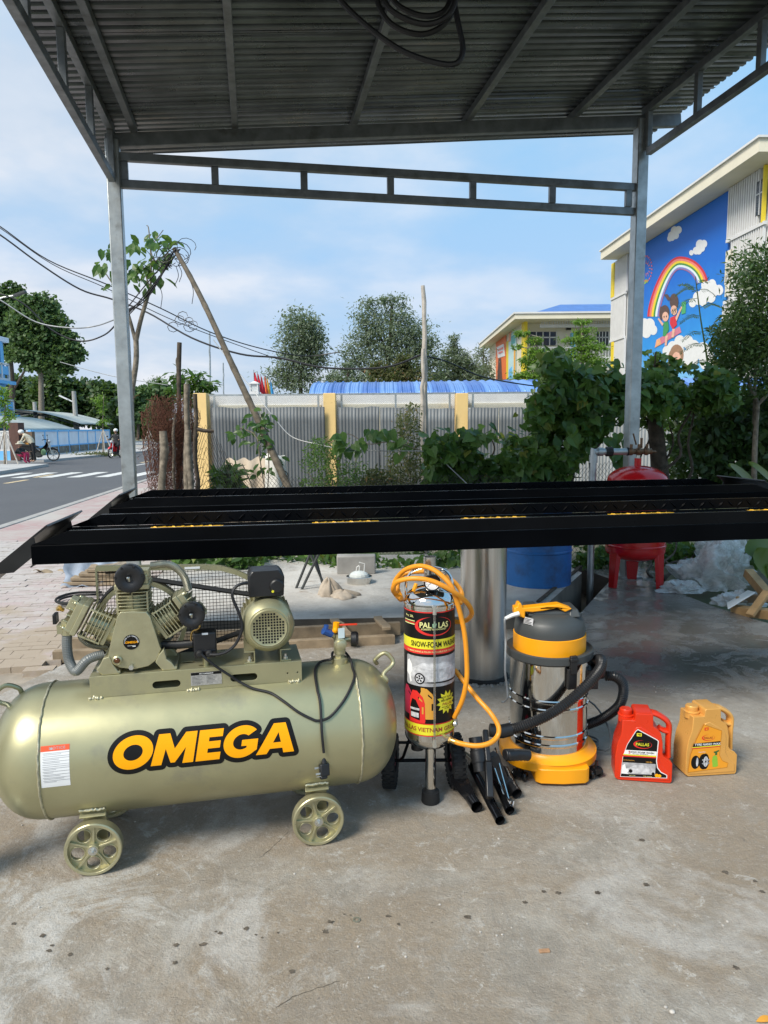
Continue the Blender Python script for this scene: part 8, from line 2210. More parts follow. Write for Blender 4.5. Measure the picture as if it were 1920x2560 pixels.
def mural(name, polys, mat, e):
 b = MB()
 for i, pl in enumerate(polys):
  b.flat2d(poly2d([[(m7(x, y, MURY).x, m7(x, y, MURY).z) for x, y in pl]]), lambda u, v: (u, MURY - .008 - e * .005 - .0006 * i, v))
 return b.build(name, mat, mur, smooth=0)
def puff(pts):
 out = []
 for (x, y, r_) in pts: out.append([(x + r_ * math.cos(a) * .8, y + r_ * math.sin(a)) for a in np.linspace(0, 2 * math.pi, 16, endpoint=False)])
 return out
pw = M['p_white']; pg_ = pmat('cloud shade paint', (.55, .62, .70), .6)
mural('painted_cloud', puff([(690, 935, 42), (715, 890, 42), (750, 880, 34), (672, 955, 26), (725, 925, 36)]), pw, 0)
mural('painted_cloud', puff([(860, 1078, 24), (900, 1060, 34), (935, 1010, 46), (970, 1000, 34), (925, 1060, 34), (950, 1035, 36)]), pw, 0)
mural('painted_cloud', puff([(870, 1510, 40), (920, 1470, 60), (980, 1440, 70), (1050, 1400, 60), (1100, 1400, 46), (985, 1360, 50), (1040, 1350, 44), (960, 1500, 40), (1030, 1460, 50)]), pw, 0)
mural('painted_cloud', puff([(455, 1690, 46), (500, 1700, 56), (530, 1745, 44), (470, 1760, 56), (440, 1740, 50)]), pw, 0)
mural('painted_cloud', puff([(700, 1900, 60), (760, 1850, 60), (830, 1850, 60), (650, 1930, 50), (880, 1900, 70), (960, 1930, 80), (740, 1960, 90), (850, 1990, 90), (1000, 2010, 90)]), pw, 0)
bands = [((.62, .03, .04), 1.0), ((.80, .22, .18), .93), ((.85, .62, .03), .86), ((.06, .28, .05), .79), ((.72, .80, .84), .73), ((.20, .22, .55), .66), ((.40, .12, .22), .61)]
def arch(t, k):
 # left foot (480,1650) .. crown (820,1110) .. right foot (960,1330)
 a = math.pi * (1 - t * .93)
 rx, ry = (250 * k, 270 * k) if a < math.pi / 2 else (250 * k, 270 * k)
 cx_, cy_ = 760, 1380
 x = cx_ + rx * math.cos(a); y = cy_ - ry * math.sin(a)
 y += 250 * max(0, -math.cos(a)) ** 2.0 * 1.0 - 0; x -= 30 * max(0, -math.cos(a)) ** 2
 return x, y
for i, (c_, k) in enumerate(bands):
 k2 = bands[i + 1][1] if i + 1 < len(bands) else .585
 pl = [arch(t / 30, k) for t in range(31)] + [arch(t / 30, k2) for t in range(30, -1, -1)]
 mural('rainbow_band', [pl], pmat('rainbow paint', c_, .6, 0, .06), 1)
# sun emblem with coloured rays and a ring of strokes
rays = []
for k in range(12):
 a = 2 * math.pi * k / 12
 rays.append([(470 + 26 * math.cos(a - .12), 1215 + 40 * math.sin(a - .12)), (470 + 42 * math.cos(a), 1215 + 78 * math.sin(a)), (470 + 26 * math.cos(a + .12), 1215 + 40 * math.sin(a + .12))])
mural('painted_sun', rays, pmat('salmon paint', (.85, .22, .10), .6), 1)
ring_s = [[(470 + 46 * math.cos(a), 1215 + 100 * math.sin(a)), (470 + 54 * math.cos(a), 1215 + 116 * math.sin(a)), (470 + 54 * math.cos(a + .13), 1215 + 116 * math.sin(a + .13)), (470 + 46 * math.cos(a + .13), 1215 + 100 * math.sin(a + .13))] for a in [2 * math.pi * k / 22 for k in range(-8, 9)]]
mural('painted_letters', ring_s, pmat('red lettering paint', (.75, .12, .08), .6), 1)
mural('painted_leaves', [[(440, 1360), (455, 1320), (475, 1300), (470, 1340)], [(470, 1330), (490, 1300), (480, 1340)]], M['p_green'], 1)
# two children riding on a pencil, simply painted
el = lambda x, y, rx, ry: [(x + rx * math.cos(a), y + ry * math.sin(a)) for a in np.linspace(0, 2 * math.pi, 18, endpoint=False)]
hair, sk = pmat('brown hair paint', (.10, .06, .05), .6), pmat('skin paint', (.78, .45, .33), .6)
mural('painted_pencil', [[(545, 1900), (560, 1830), (760, 1715), (775, 1765), (600, 1870)]], pmat('pink paint', (.62, .20, .28), .6), 2)
mural('painted_pencil_tip', [[(545, 1900), (560, 1830), (590, 1815), (600, 1868)]], pmat('peach paint', (.82, .40, .20), .6), 3)
mural('painted_hair', [el(632, 1590, 40, 60), el(712, 1500, 38, 70), el(600, 1600, 14, 60)], hair, 3)
mural('painted_face', [el(638, 1630, 28, 42), el(712, 1575, 28, 42)], sk, 4)
mural('painted_dress', [[(622, 1680), (662, 1670), (668, 1740), (640, 1800), (615, 1800)]], pmat('green dress paint', (.05, .30, .10), .6), 4)
mural('painted_shirt', [[(680, 1640), (725, 1620), (738, 1700), (700, 1740), (676, 1690)]], pmat('red shirt paint', (.65, .03, .05), .6), 4)
mural('painted_arm', [[(622, 1690), (580, 1640), (572, 1650), (612, 1712)], [(725, 1640), (775, 1540), (785, 1548), (735, 1670)], [(700, 1735), (690, 1810), (712, 1810), (722, 1735)], [(640, 1795), (632, 1880), (650, 1880), (662, 1790)]], sk, 5)
mural('painted_book', [[(778, 1505), (815, 1495), (812, 1600), (776, 1610)]], pmat('green book paint', (.08, .40, .15), .6), 3)
mural('painted_cap', [[(625, 1440), (655, 1435), (690, 1480), (660, 1490)]], hair, 5)
mural('painted_eye', [el(628, 1632, 4, 8), el(648, 1628, 4, 8), el(702, 1575, 4, 8), el(722, 1572, 4, 8)], M['p_black'], 6)
mural('painted_girl_hair', [el(735, 1960, 60, 90), el(690, 2010, 30, 90)], pmat('light brown hair paint', (.35, .20, .12), .6), 3)
mural('painted_girl_face', [el(735, 1985, 36, 50)], sk, 4)
# vertical slats, rails, columns, windows
def slats(name, s0, s1, z0, z1, pitch=.20, y=-.02):
 def f(b):
  n_ = int((s1 - s0) / pitch)
  for k in range(n_ + 1): b.box((s0 + (s1 - s0) * k / n_, y, (z0 + z1) / 2), (.09, .12, z1 - z0))
 return tag(part(name, f, M['white_paint'], sch, smooth=0), kind='stuff')
fl2, fl1 = (m7(1170, 985, 0).z + m7(1490, 825, 0).z) / 2, (m7(1140, 1505).z + bq(1885, 737).z) / 2
rs0, rs1 = m7(1185, 700).x, m7(1450, 500).x
slats('slat_screen', rs0 + .05, rs1, fl2 + .1, wt - .05)
slats('slat_screen', m7(1215, 1100).x, m7(1490, 900).x, fl1 + .1, fl2 - .1)
slats('slat_screen', m7(1140, 1600).x, m7(1500, 1500).x, G0, fl1 - .1)
lf0, lf1 = bq(1540, 700).x, bq(1568, 700).x
slats('slat_screen', lf0, lf1, fl2 + .1, wt - .05, .16); slats('slat_screen', sL + .1, bq(1562, 800).x, fl1 + .1, fl2 - .1, .16); slats('slat_screen', lf0, lf1, G0, fl1 - .1, .16)
for z_ in (fl2, fl1):
 part('rail', lambda b: b.box(((rs0 + sR) / 2, -.05, z_), (sR - rs0 - .1, .16, .16)), M['white_paint'], sch, smooth=0)
 part('rail', lambda b: b.box(((sL + lf1) / 2, -.05, z_), (lf1 - sL - .1, .16, .16)), M['white_paint'], sch, smooth=0)
part('yellow_column', lambda b: b.box((bq(1535, 700).x, -.06, (fl2 + wt) / 2), (bq(1539, 700).x - bq(1532, 700).x, .14, wt - fl2 - .2)), M['bright_yellow'], sch, smooth=0)
part('yellow_column', lambda b: b.box((bq(1530, 900).x + .3, -.06, (fl1 + G0) / 2), (.5, .14, fl1 - G0 - .2)), M['bright_yellow'], sch, smooth=0)
part('yellow_column', lambda b: b.box((m7(1505, 500).x, -.06, (fl2 + wt) / 2), (.13, .16, wt - fl2 - .1)), M['bright_yellow'], sch, smooth=0)
for (s_, za, zb2) in ((m7(1470, 500).x, fl2 + .5, wt - .6), (m7(1195, 1070).x, fl2 - 2.2, fl2 - .5), (m7(1190, 1330).x, fl1 + .3, fl1 + 1.4)):
 w_ = part('window', lambda b: b.box((s_, -.03, (za + zb2) / 2), (.62, .10, zb2 - za)), M['glass_dark'] if s_ > rs1 else M['cream_paint'], sch, smooth=0)
 part('sash', lambda b: (b.box((s_, -.09, (za + zb2) / 2), (.06, .03, zb2 - za)), b.box((s_, -.09, za + (zb2 - za) * .62), (.6, .03, .06))), M['white_paint'], w_, smooth=0)
# the far wing
WG = Frame((15.9, 62, 0), 0)
wing = thing('school_wing', 'lower cream school wing with blue hipped roof, balconies and an orange mural', 'building', tuple(WG.o), 0)
def w4(x, y, off=0.): return WG.at(1200 + x * .217, 740 + y * .217, off)
wx0, wx1 = w4(510, 400).x, w4(1640, 400).x
ez1, ez0 = w4(900, 208, -1.2).z, w4(900, 268, -1.2).z
part('wall', lambda b: b.box(((wx0 + wx1) / 2, 10.6, (ez0 + G0) / 2), (wx1 - wx0, 19, ez0 - G0)), M['cream_paint'], wing, smooth=0)
part('eave_slab', lambda b: b.box(((wx0 + wx1) / 2 - .2, 9.4, (ez0 + ez1) / 2), (wx1 - wx0 + 1.8, 22, ez1 - ez0)), M['cream_paint'], wing, smooth=0)
part('eave_cap', lambda b: b.box(((wx0 + wx1) / 2 - .2, 9.4, ez1 + .06), (wx1 - wx0 + 2.0, 22.2, .14)), M['white_paint'], wing, smooth=0)
rzt = WG.at(1450, 761, 5).z
def hip(b):
 a, c_ = wx0 + .2, wx1 + .4
 hx = w4(925, 97, 5).x
 b.add([(a, -.6, ez1 + .1), (c_, -.6, ez1 + .1), (c_, 19, ez1 + .1), (a, 19, ez1 + .1), (hx, 5, rzt), (c_, 5, rzt), (c_, 14, rzt), (hx, 14, rzt)], [(0, 1, 5, 4), (2, 3, 7, 6), (3, 0, 4, 7), (1, 2, 6, 5), (4, 5, 6, 7)])
part('roof', hip, M['blue_roof'], wing, smooth=0)
part('yellow_column', lambda b: b.box(((w4(514, 0).x + w4(552, 0).x) / 2, .55, (ez0 + G0) / 2), (w4(552, 0).x - w4(514, 0).x, 1.2, ez0 - G0)), M['bright_yellow'], wing, smooth=0)
part('blue_column', lambda b: b.box(((w4(1068, 0).x + w4(1112, 0).x) / 2, .3, (ez0 + G0) / 2), (w4(1112, 0).x - w4(1068, 0).x, .5, ez0 - G0 - 1.9)), M['sky_blue_paint'], wing, smooth=0)
bz = w4(0, 353, 0).z
tag(part('slat_screen', lambda b: [b.box((wx0 + 1.5 + k * .22, .05, (ez0 + bz) / 2), (.08, .08, ez0 - bz)) for k in range(int((wx1 - wx0 - 1.6) / .22))], M['white_paint'], wing, smooth=0), kind='stuff')
part('beam', lambda b: b.box(((wx0 + wx1) / 2 + .6, .05, bz), (wx1 - wx0 - 1.4, .2, .26)), M['white_paint'], wing, smooth=0)
fz = [w4(0, 720, 0).z, w4(0, 960, 0).z]
for z_ in (w4(0, 600, 0).z, w4(0, 790, 0).z):
 tag(part('balustrade', lambda b: (b.box(((wx0 + wx1) / 2 + .6, .0, z_), (wx1 - wx0 - 1.4, .08, .08)), b.box(((wx0 + wx1) / 2 + .6, .0, z_ - 1.0), (wx1 - wx0 - 1.4, .25, .35)), [b.box((wx0 + 1.5 + k * .25, .0, z_ - .5), (.05, .05, .95)) for k in range(int((wx1 - wx0 - 1.6) / .25))]), M['white_paint'], wing, smooth=0), kind='stuff')
for (xa_, xb_, ya_, yb_) in ((568, 880, 412, 572), (1112, 1240, 412, 560), (1335, 1482, 410, 572)):
 A, B = w4(xa_, yb_, 1.05), w4(xb_, ya_, 1.05)
 w_ = part('window', lambda b: b.box(((A.x + B.x) / 2, 1.07, (A.z + B.z) / 2), (B.x - A.x, .08, B.z - A.z)), M['glass_dark'], wing, smooth=0)
 part('frame', lambda b: (b.box(((A.x + B.x) / 2, 1.0, (A.z + B.z) / 2 + .1), (B.x - A.x, .06, .1)), [b.box((A.x + (B.x - A.x) * k / 4, 1.0, (A.z + B.z) / 2), (.08, .06, B.z - A.z)) for k in range(5)]), M['white_paint'], w_, smooth=0)
part('speaker', lambda b: b.box((w4(1020, 375, .9).x, .9, w4(1020, 375, .9).z), (.4, .25, .24)), M['black_plastic'], wing, smooth=0)
# its end wall runs away from us on the left: painted orange and pale blue
EF = Frame((wx0 + WG.o.x - .06, 62, 0), rad(-90))
def e4(x, y): return EF.at(1200 + x * .217, 740 + y * .217, 0)
def endp(name, poly, mat, e):
 b = MB(); vs = [(e4(x, y).x, e4(x, y).z) for x, y in poly]
 b.prism(vs, (wx0 - .04 - e, 0, 0), (0, -1, 0), (0, 0, 1), (-.02, 0, 0)); return b.build(name, mat, wing, smooth=0)
endp('orange_mural', [(182, 520), (300, 445), (300, 960), (182, 960)], pmat('orange wall paint', (.78, .17, .03), .6), .0)
endp('painted_board', [(195, 590), (275, 550), (290, 690), (210, 715)], M['p_white'], .03)
endp('painted_lettering', [(212, 612), (268, 588), (270, 610), (214, 634)], M['p_notice'], .06)
endp('painted_lettering', [(216, 650), (264, 632), (266, 650), (218, 668)], M['p_notice'], .06)
endp('painted_figure', [(215, 720), (245, 715), (258, 960), (205, 960)], M['brown_wall'], .03)
endp('yellow_mural', [(302, 530), (328, 515), (322, 960), (302, 960)], M['bright_yellow'], .0)
endp('pale_mural', [(330, 440), (420, 390), (412, 960), (324, 960)], pmat('pale aqua paint', (.50, .70, .72), .6), .0)
endp('painted_shape', [(360, 470), (412, 430), (405, 540), (365, 560)], pmat('teal paint', (.10, .42, .42), .6), .03)
endp('painted_shape', [(335, 430), (360, 415), (355, 520), (332, 530)], pmat('salmon wall paint', (.80, .35, .22), .6), .03)
endp('painted_shape', [(335, 850), (370, 810), (375, 950), (332, 960)], M['sky_blue_paint'], .03)
endp('yellow_strip', [(395, 620), (412, 610), (408, 960), (392, 960)], pmat('orange strip paint', (.80, .40, .05), .6), .05)
# ================================================================== FLAGS AND THE WHITE GATE LANTERN
fgrp = 'coloured flags behind the boundary wall'
for (x, yt, c_, lb_, w_) in ((636, 930, (.60, .01, .03), 'leftmost and largest red flag above the white gate lantern', 16), (645, 934, (.55, .01, .03), 'second red flag from the left, behind the largest', 13), (653, 940, (.50, .01, .03), 'third red flag from the left, half hidden', 12), (662, 940, (.80, .12, .03), 'orange red flag between the red and yellow flags', 10), (668, 945, (.82, .45, .02), 'yellow orange flag next to the blue one', 10), (676, 953, (.03, .30, .62), 'sky blue flag at the right end of the row', 12)):
 Yf = 34 + .4 * (x - 636) / 8
 o = on_y(x, 985, Yf); o.z = -.28
 t = thing('flag', lb_, 'flag', tuple(o), 0, fgrp)
 zt_ = on_y(x, yt, Yf).z; k_ = Yf / FPX
 part('pole', lambda b: b.cyl((0, 0, 0), (0, 0, zt_ + .28 + .1), .02, n=6), M['galv'], t)
 b = MB()
 b.grid(lambda u, v: (u * w_ * k_ * (.25 + .75 * v) * 1.0 - .0, .08 * math.sin(5 * u + 3 * v), zt_ + .28 - v * 46 * k_ * (.9 + .1 * u) - .05 * u), 8, 8)
 b.build('cloth', pmat('flag cloth', c_, .7), t, smooth=60, solid=.01)
gl = thing('gate_lantern', 'white gate post lantern with small panes below the red flags', 'lantern', tuple(on_y(637, 985, 33))[:2] + (-.28,), 0)
kz = 33 / FPX; zz = on_y(637, 960, 33).z + .28
part('post', lambda b: b.box((0, 0, (zz - .35) / 2), (.42, .42, zz - .35)), M['white_paint'], gl, smooth=0)
part('cap', lambda b: (b.box((0, 0, zz + .02), (.44, .44, .06)), b.lathe([(.22, zz + .05), (.05, zz + .12), (0, zz + .14)], n=12)), M['white_paint'], gl, smooth=0)
for a, c_ in ((-1, -1), (1, -1), (1, 1), (-1, 1)): part('bar', lambda b: b.box((a * .17, c_ * .17, zz - .17), (.05, .05, .36)), M['white_paint'], gl, smooth=0)
part('pane', lambda b: b.box((0, 0, zz - .17), (.29, .29, .34)), pmat('pale lantern glass', (.55, .58, .58), .15), gl, smooth=0)
# ================================================================== ACROSS THE STREET
# blue house at the left edge: we see its street side, running away from us
HY0, HY1 = 43.0, 51.0
xh = on_y(17, 1000, HY1).x
hs2 = thing('blue_house', 'sky blue house with white railed balconies at the left edge', 'house', (xh - 4, 47, .02), 0)
hz_ = lambda y: on_y(20, y, HY1).z - .02
hx_ = lambda x: on_y(x, 1000, HY1).x - (xh - 4)
part('wall', lambda b: b.box((0, 0, hz_(846) / 2), (8, HY1 - HY0, hz_(846))), M['sky_blue_paint'], hs2, smooth=0)
for (y0_, y1_, xe) in ((844, 856, 27), (954, 962, 38), (1038, 1047, 43)):
 x1_ = hx_(xe); part('floor_slab', lambda b: b.box(((x1_ + 3) / 2, .3, (hz_(y0_) + hz_(y1_)) / 2), (x1_ - 3, HY1 - HY0, hz_(y0_) - hz_(y1_))), M['pale_blue_wall'] if y0_ < 900 else M['sky_blue_paint'], hs2, smooth=0)
for (y0_, y1_, xe) in ((912, 953, 28), (1002, 1037, 33)):
 x1_ = hx_(xe); za, zb3 = hz_(y0_), hz_(y1_)
 bl = part('balcony', lambda b: (b.box((x1_, 1.4, za * .62 + zb3 * .38), (.12, 4.8, (za - zb3) * .5)), b.box((x1_ - .5, 3.8, za * .62 + zb3 * .38), (1.0, .12, (za - zb3) * .5))), M['sky_blue_paint'], hs2, smooth=0)
 part('rail', lambda b: (b.box((x1_, 1.4, za), (.18, 5.0, .12)), b.box((x1_, 1.4, zb3 + .08), (.16, 4.9, .16)), [b.box((x1_ + .01, -.9 + k * .95, (za + zb3) / 2), (.16, .14, za - zb3)) for k in range(6)]), M['white_paint'], bl, smooth=0)
for k in range(3): part('column', lambda b: b.box((hx_(20), -2.5 + 2.9 * k, (hz_(856) + hz_(953)) / 2), (.3, .3, hz_(856) - hz_(953))), M['sky_blue_paint'], hs2, smooth=0)
for yy in (905, 990):
 for k in range(3): part('window', lambda b: b.box((4.02, -2.4 + 2.4 * k, hz_(yy)), (.1, 1.2, 1.5)), M['glass_dark'], hs2, smooth=0)
# school wall across the street
fa, fb = on_z(74, 1140, .02), on_z(274, 1119.5, .02)
fdir = (fb - fa); fl_len = fdir.length; fang = math.atan2(fdir.y, fdir.x)
fw = thing('blue_fence_wall', 'white panelled fence wall with sky blue posts and stone base across the street', 'wall', tuple(fa), fang)
fh = 1.50
fxs = []
for px in (76, 110, 142, 170, 194.5, 217, 237, 256, 272.5):
 d = ray(px, 1100); nn_ = Vector((-fdir.y, fdir.x, 0)).normalized(); t = (fa - CP).dot(nn_) / d.dot(nn_); P = CP + d * t - fa
 fxs.append(P.dot(fdir.normalized()))
for k, x in enumerate(fxs): part('post', lambda b: b.box((x, 0, fh / 2), (.20, .16, fh)), M['sky_blue_paint'], fw, smooth=0)
for k in range(len(fxs) - 1):
 a, c_ = fxs[k] + .10, fxs[k + 1] - .10
 part('panel', lambda b: b.box(((a + c_) / 2, 0, (fh + .52) / 2), (c_ - a, .12, fh - .52)), M['pale_blue_wall'], fw, smooth=0)
 part('stone_base', lambda b: b.box(((a + c_) / 2, 0, .22), (c_ - a, .2, .44)), pmat('rubble stone', (.20, .18, .15), .9, 0, .5, 5, .8, 6), fw, smooth=0)
 part('rail', lambda b: (b.box(((a + c_) / 2, 0, .48), (c_ - a, .26, .08)), b.box(((a + c_) / 2, 0, fh - .06), (c_ - a, .26, .12))), M['sky_blue_paint'], fw, smooth=0)
# arched roofs behind it
def vaultroof(label, s0, s1, w_, z0, rise, back):
 fdn = fdir.normalized(); nb = Vector((-fdn.y, fdn.x, 0))
 t = thing('arched_roof', label, 'roof', tuple(fa + fdn * s0 + nb * back), fang, None)
 L_ = s1 - s0
 def g(b): b.grid(lambda u, v: (L_ * u, w_ * v, z0 + rise * math.sin(math.pi * (.08 + .84 * v)) + .012 * math.sin(u * L_ * 18)), 30, 24)
 part('sheet', g, M['grey_roof'], t, smooth=60, solid=.03)
 for x in (.3, L_ / 2, L_ - .3):
  part('arch_truss', lambda b: b.tube([(x, w_ * v / 20, z0 - .22 + rise * math.sin(math.pi * (.08 + .84 * v / 20))) for v in range(21)], .05, 6), M['darkgrey'], t)
  for yy in (.3, w_ - .3): part('post', lambda b: b.cyl((x, yy, 0), (x, yy, z0 + .1), .07, n=8), M['darkgrey'], t)
 return t
vaultroof('near pale arched sheet roof just behind the blue and white fence wall', .5, 10.5, 8, 1.20, 1.25, .4)
vaultroof('farther and higher arched roof with a dark open end', 11.5, 21.0, 10, 1.55, 1.45, .3)
# brown gate post, sign, gate
gp_ = on_z(36, 1151, .02)
GF = Frame(tuple(gp_), 0)
gq2 = lambda x, y: GF.at(x, y or 1110, 0)
gt = thing('gate_post', 'dark brown gate post wall with gold lettering left of the blue fence', 'gate post', tuple(gp_), 0)
part('pillar', lambda b: b.box(((gq2(24, 0).x + gq2(48, 0).x) / 2, .3, gq2(0, 1057).z / 2), (gq2(48, 0).x - gq2(24, 0).x, .6, gq2(0, 1057).z)), M['brown_wall'], gt, smooth=0)
part('sign_wall', lambda b: b.box(((gq2(48, 0).x + gq2(75, 0).x) / 2, .4, gq2(0, 1080).z / 2), (gq2(75, 0).x - gq2(48, 0).x, .3, gq2(0, 1080).z)), pmat('brown granite', (.16, .10, .06), .5, 0, .3, 8), gt, smooth=0)
for y, xs_ in ((1096, ((51, 3), (55, 3), (59, 2), (62, 3), (66, 3), (70, 2))), (1111, ((52, 4), (58, 3), (62, 3), (66, 3), (70, 2)))):
 for x, w_ in xs_: part('sign_letter', lambda b: b.box((gq2(x + w_ / 2, 0).x, .24, gq2(0, y).z), (gq2(x + w_, 0).x - gq2(x, 0).x, .02, .12)), M['p_gold'], gt, smooth=0)
gg2 = thing('sliding_gate', 'white barred sliding gate with a blue lower panel at the left edge', 'gate', tuple(gp_ + Vector((0, .1, 0))), 0)
part('lower_panel', lambda b: b.box(((gq2(-20, 0).x + gq2(33, 0).x) / 2, .2, gq2(0, 1128).z / 2), (gq2(33, 0).x - gq2(-20, 0).x, .08, gq2(0, 1128).z)), M['sky_blue_paint'], gg2, smooth=0)
for k in range(14):
 xx = gq2(-20, 0).x + (gq2(33, 0).x - gq2(-20, 0).x) * k / 13
 part('bar', lambda b: b.box((xx, .2, (gq2(0, 1079).z + gq2(0, 1128).z) / 2), (.05, .05, gq2(0, 1079).z - gq2(0, 1128).z)), M['white_paint'], gg2, smooth=0)
for yy in (1079, 1088, 1126): part('rail', lambda b: b.box(((gq2(-20, 0).x + gq2(33, 0).x) / 2, .2, gq2(0, yy).z), (gq2(33, 0).x - gq2(-20, 0).x, .07, .07)), M['white_paint'], gg2, smooth=0)
# concrete posts and lamps
def cpole(label, px, ytop, Y, r, name='concrete_pole', arm=None):
 o = on_y(px, 1080, Y); o.z = .02
 t = thing(name, label, 'pole', tuple(o), 0); h = on_y(px, ytop, Y).z - .02
 part('shaft', lambda b: b.tube([(0, 0, 0), (-.02, 0, h * .5), (-.05, 0, h)], [r * 1.2, r, r * .85], 10), M['concrete_post'], t)
 if arm:
  p = on_y(arm[0], arm[1], Y) - o; q = on_y(arm[2], arm[3], Y) - o
  part('lamp_arm', lambda b: b.tube([p, q], .05, 6), M['white_paint'], t)
  d = (q - p).normalized()
  part('lamp_head', lambda b: b.bar(q - d * .15, q + d * .6, .22, .09), M['white_paint'], t)
cpole('short concrete pole standing behind the near arched roof', 92.5, 1005, 57, .17)
cpole('concrete street lamp pole with a white lamp arm behind the far arched roof', 192, 978, 58, .19, 'street_lamp', (190, 1008, 166, 997))
lo_ = on_y(-40, 1080, 27); lo_.z = .02
sl2 = thing('street_lamp', 'grey street lamp reaching in over the left edge of the street', 'street lamp', tuple(lo_), 0)
tp_l = on_y(-40, 760, 27) - lo_
part('shaft', lambda b: b.cyl((0, 0, 0), tp_l, .09, .05, 10), M['galv'], sl2)
e_ = on_y(42, 738, 27) - lo_
part('arm', lambda b: b.tube([tp_l, tp_l.lerp(e_, .6) + Vector((0, 0, .05)), e_], .03, 8), M['galv'], sl2)
part('lamp_head', lambda b: b.bar(e_ + Vector((-.1, 0, -.02)), on_y(64, 729, 27) - lo_, .2, .07), M['darkgrey'], sl2)
# staked street saplings
def staked(label, px, ytop, pyb, blobs, seed, pale=False):
 o = on_z(px, pyb, .02); Y = o.y
 t = far_tree('street_sapling', label, Y, blobs, 620, .20, M['lime_leaf'] if pale else M['tree_leaf'], [[(px, pyb), (px - 1, (pyb + ytop) / 2), (px + 2, ytop)]], .05, 'bark', 'sapling', 'staked saplings along the far pavement', seed=seed, per=14, base=px, clump=.3, z0=.02)
 for dx in (-.55, .1, .6):
  part('prop', lambda b: b.cyl((dx, .3 * (dx < 0) - .2, 0), (0, 0, 1.5), .03, n=6), M['pale_bark'], t)
 return t
staked('staked sapling with a pale top in front of the blue fence wall', 258, 985, 1134, [(250, 1000, 14, 14), (256, 1020, 10, 14), (262, 1052, 14, 8), (255, 1060, 10, 6)], 81, True)
staked('staked sapling with yellow green leaves at the left edge', 12, 985, 1160, [(10, 985, 18, 22), (6, 1015, 14, 20), (22, 1040, 18, 14), (10, 1060, 12, 10)], 82, True)
staked('staked sapling on the near side of the street right of the left post', 372, 1000, 1128, [(375, 1020, 12, 20), (372, 1050, 10, 14)], 83)
gs = MB()
C_ = on_z(255, 1136, .02)
cl_ = np.array([(C_.x + random.gauss(0, .7), C_.y + random.gauss(0, .5), .06) for _ in range(400)])
tag(obj('verge_grass', leaf_mesh('verge_grass', [leaf_arrays(cl_, rng.uniform(.12, .25, 400), 'slim', (0, -.8, .3), .6, 4)], M['shrub_dry'])), kind='stuff')
# ================================================================== PEOPLE AND MOTORBIKES
def skinbody(name, joints, edges, radii, zones, mats, parent):
 """one continuous body from a skeleton; zones(co) -> material index"""
 me = bpy.data.meshes.new(name); me.from_pydata(joints, edges, [])
 o = bpy.data.objects.new(name, me); COL.objects.link(o)
 sk_ = o.modifiers.new('skin', 'SKIN'); o.modifiers.new('sub', 'SUBSURF').levels = 1
 for v, r_ in zip(me.skin_vertices[0].data, radii): v.radius = (r_, r_)
 me.skin_vertices[0].data[0].use_root = True
 dg = bpy.context.evaluated_depsgraph_get(); dg.update()
 m2 = bpy.data.meshes.new_from_object(o.evaluated_get(dg))
 bpy.data.objects.remove(o); m2.name = name
 m2.materials.clear()
 for m in mats: m2.materials.append(m)
 for p in m2.polygons:
  p.material_index = zones(p.center); p.use_smooth = True
 return obj(name, m2, parent)
def face_bits(parent, c_, fwd, r_):
 c_, fwd = Vector(c_), Vector(fwd).normalized(); sd = fwd.cross(Vector((0, 0, 1))).normalized()
 part('face', lambda b: (b.ball(c_, r_, 12, 8, (.88, .95, 1.15)), b.ball(c_ + fwd * r_ * .95 - Vector((0, 0, r_ * .1)), r_ * .2, 6, 4), [b.ball(c_ + sd * s_ * r_ * .9, r_ * .22, 6, 4) for s_ in (-1, 1)]), M['skin'], parent, smooth=80)
 part('eye', lambda b: [b.ball(c_ + fwd * r_ * .86 + sd * s_ * r_ * .35 + Vector((0, 0, r_ * .1)), r_ * .12, 6, 4) for s_ in (-1, 1)], M['p_black'], parent)
shirt = pmat('striped cream shirt', (.52, .47, .36), .8, 0, .25, 14); pants = pmat('black trousers', (.012, .012, .014), .8)
pink = pmat('pink red cloth', (.45, .03, .10), .8, 0, .2, 8); darkc = pmat('dark jacket', (.02, .022, .025), .8)
pl = on_z(82, 1155, .02)
p1_ = thing('person', 'person in cream striped shirt, black trousers and white helmet bending over a motorbike', 'person', tuple(pl), 0)
J = [(0, 0, .86), (-.04, 0, 1.05), (-.20, -.02, 1.24), (-.34, -.02, 1.30), (-.40, -.02, 1.32), (.10, -.08, .84), (.12, -.10, .46), (.16, -.10, .08), (.05, -.16, .03), (-.06, .10, .84), (-.10, .12, .46), (-.06, .12, .08), (-.17, .10, .03),
  (-.22, -.20, 1.22), (-.36, -.22, .98), (-.52, -.16, .86), (-.58, -.15, .84), (-.22, .18, 1.22), (-.38, .20, 1.0), (-.54, .14, .88), (-.6, .13, .86)]
E2 = [(0, 1), (1, 2), (2, 3), (3, 4), (0, 5), (5, 6), (6, 7), (7, 8), (0, 9), (9, 10), (10, 11), (11, 12), (2, 13), (13, 14), (14, 15), (15, 16), (2, 17), (17, 18), (18, 19), (19, 20)]
Rr = [.15, .15, .16, .07, .055, .095, .07, .045, .04, .095, .07, .045, .04, .06, .045, .035, .035, .06, .045, .035, .035]
skinbody('body', J, E2, Rr, lambda c: 2 if (c.x < -.48 or c.z < .09 or (c.x < -.33 and c.z > 1.25)) else (1 if c.z < .88 and c.x > -.2 else 0), [shirt, pants, M['skin']], p1_)
face_bits(p1_, (-.45, -.02, 1.35), (-1, -.2, -.4), .095)
part('helmet', lambda b: b.ball((-.44, -.02, 1.40), .125, 12, 8, (1.05, 1, .85)), M['white_plastic'], p1_, smooth=80)
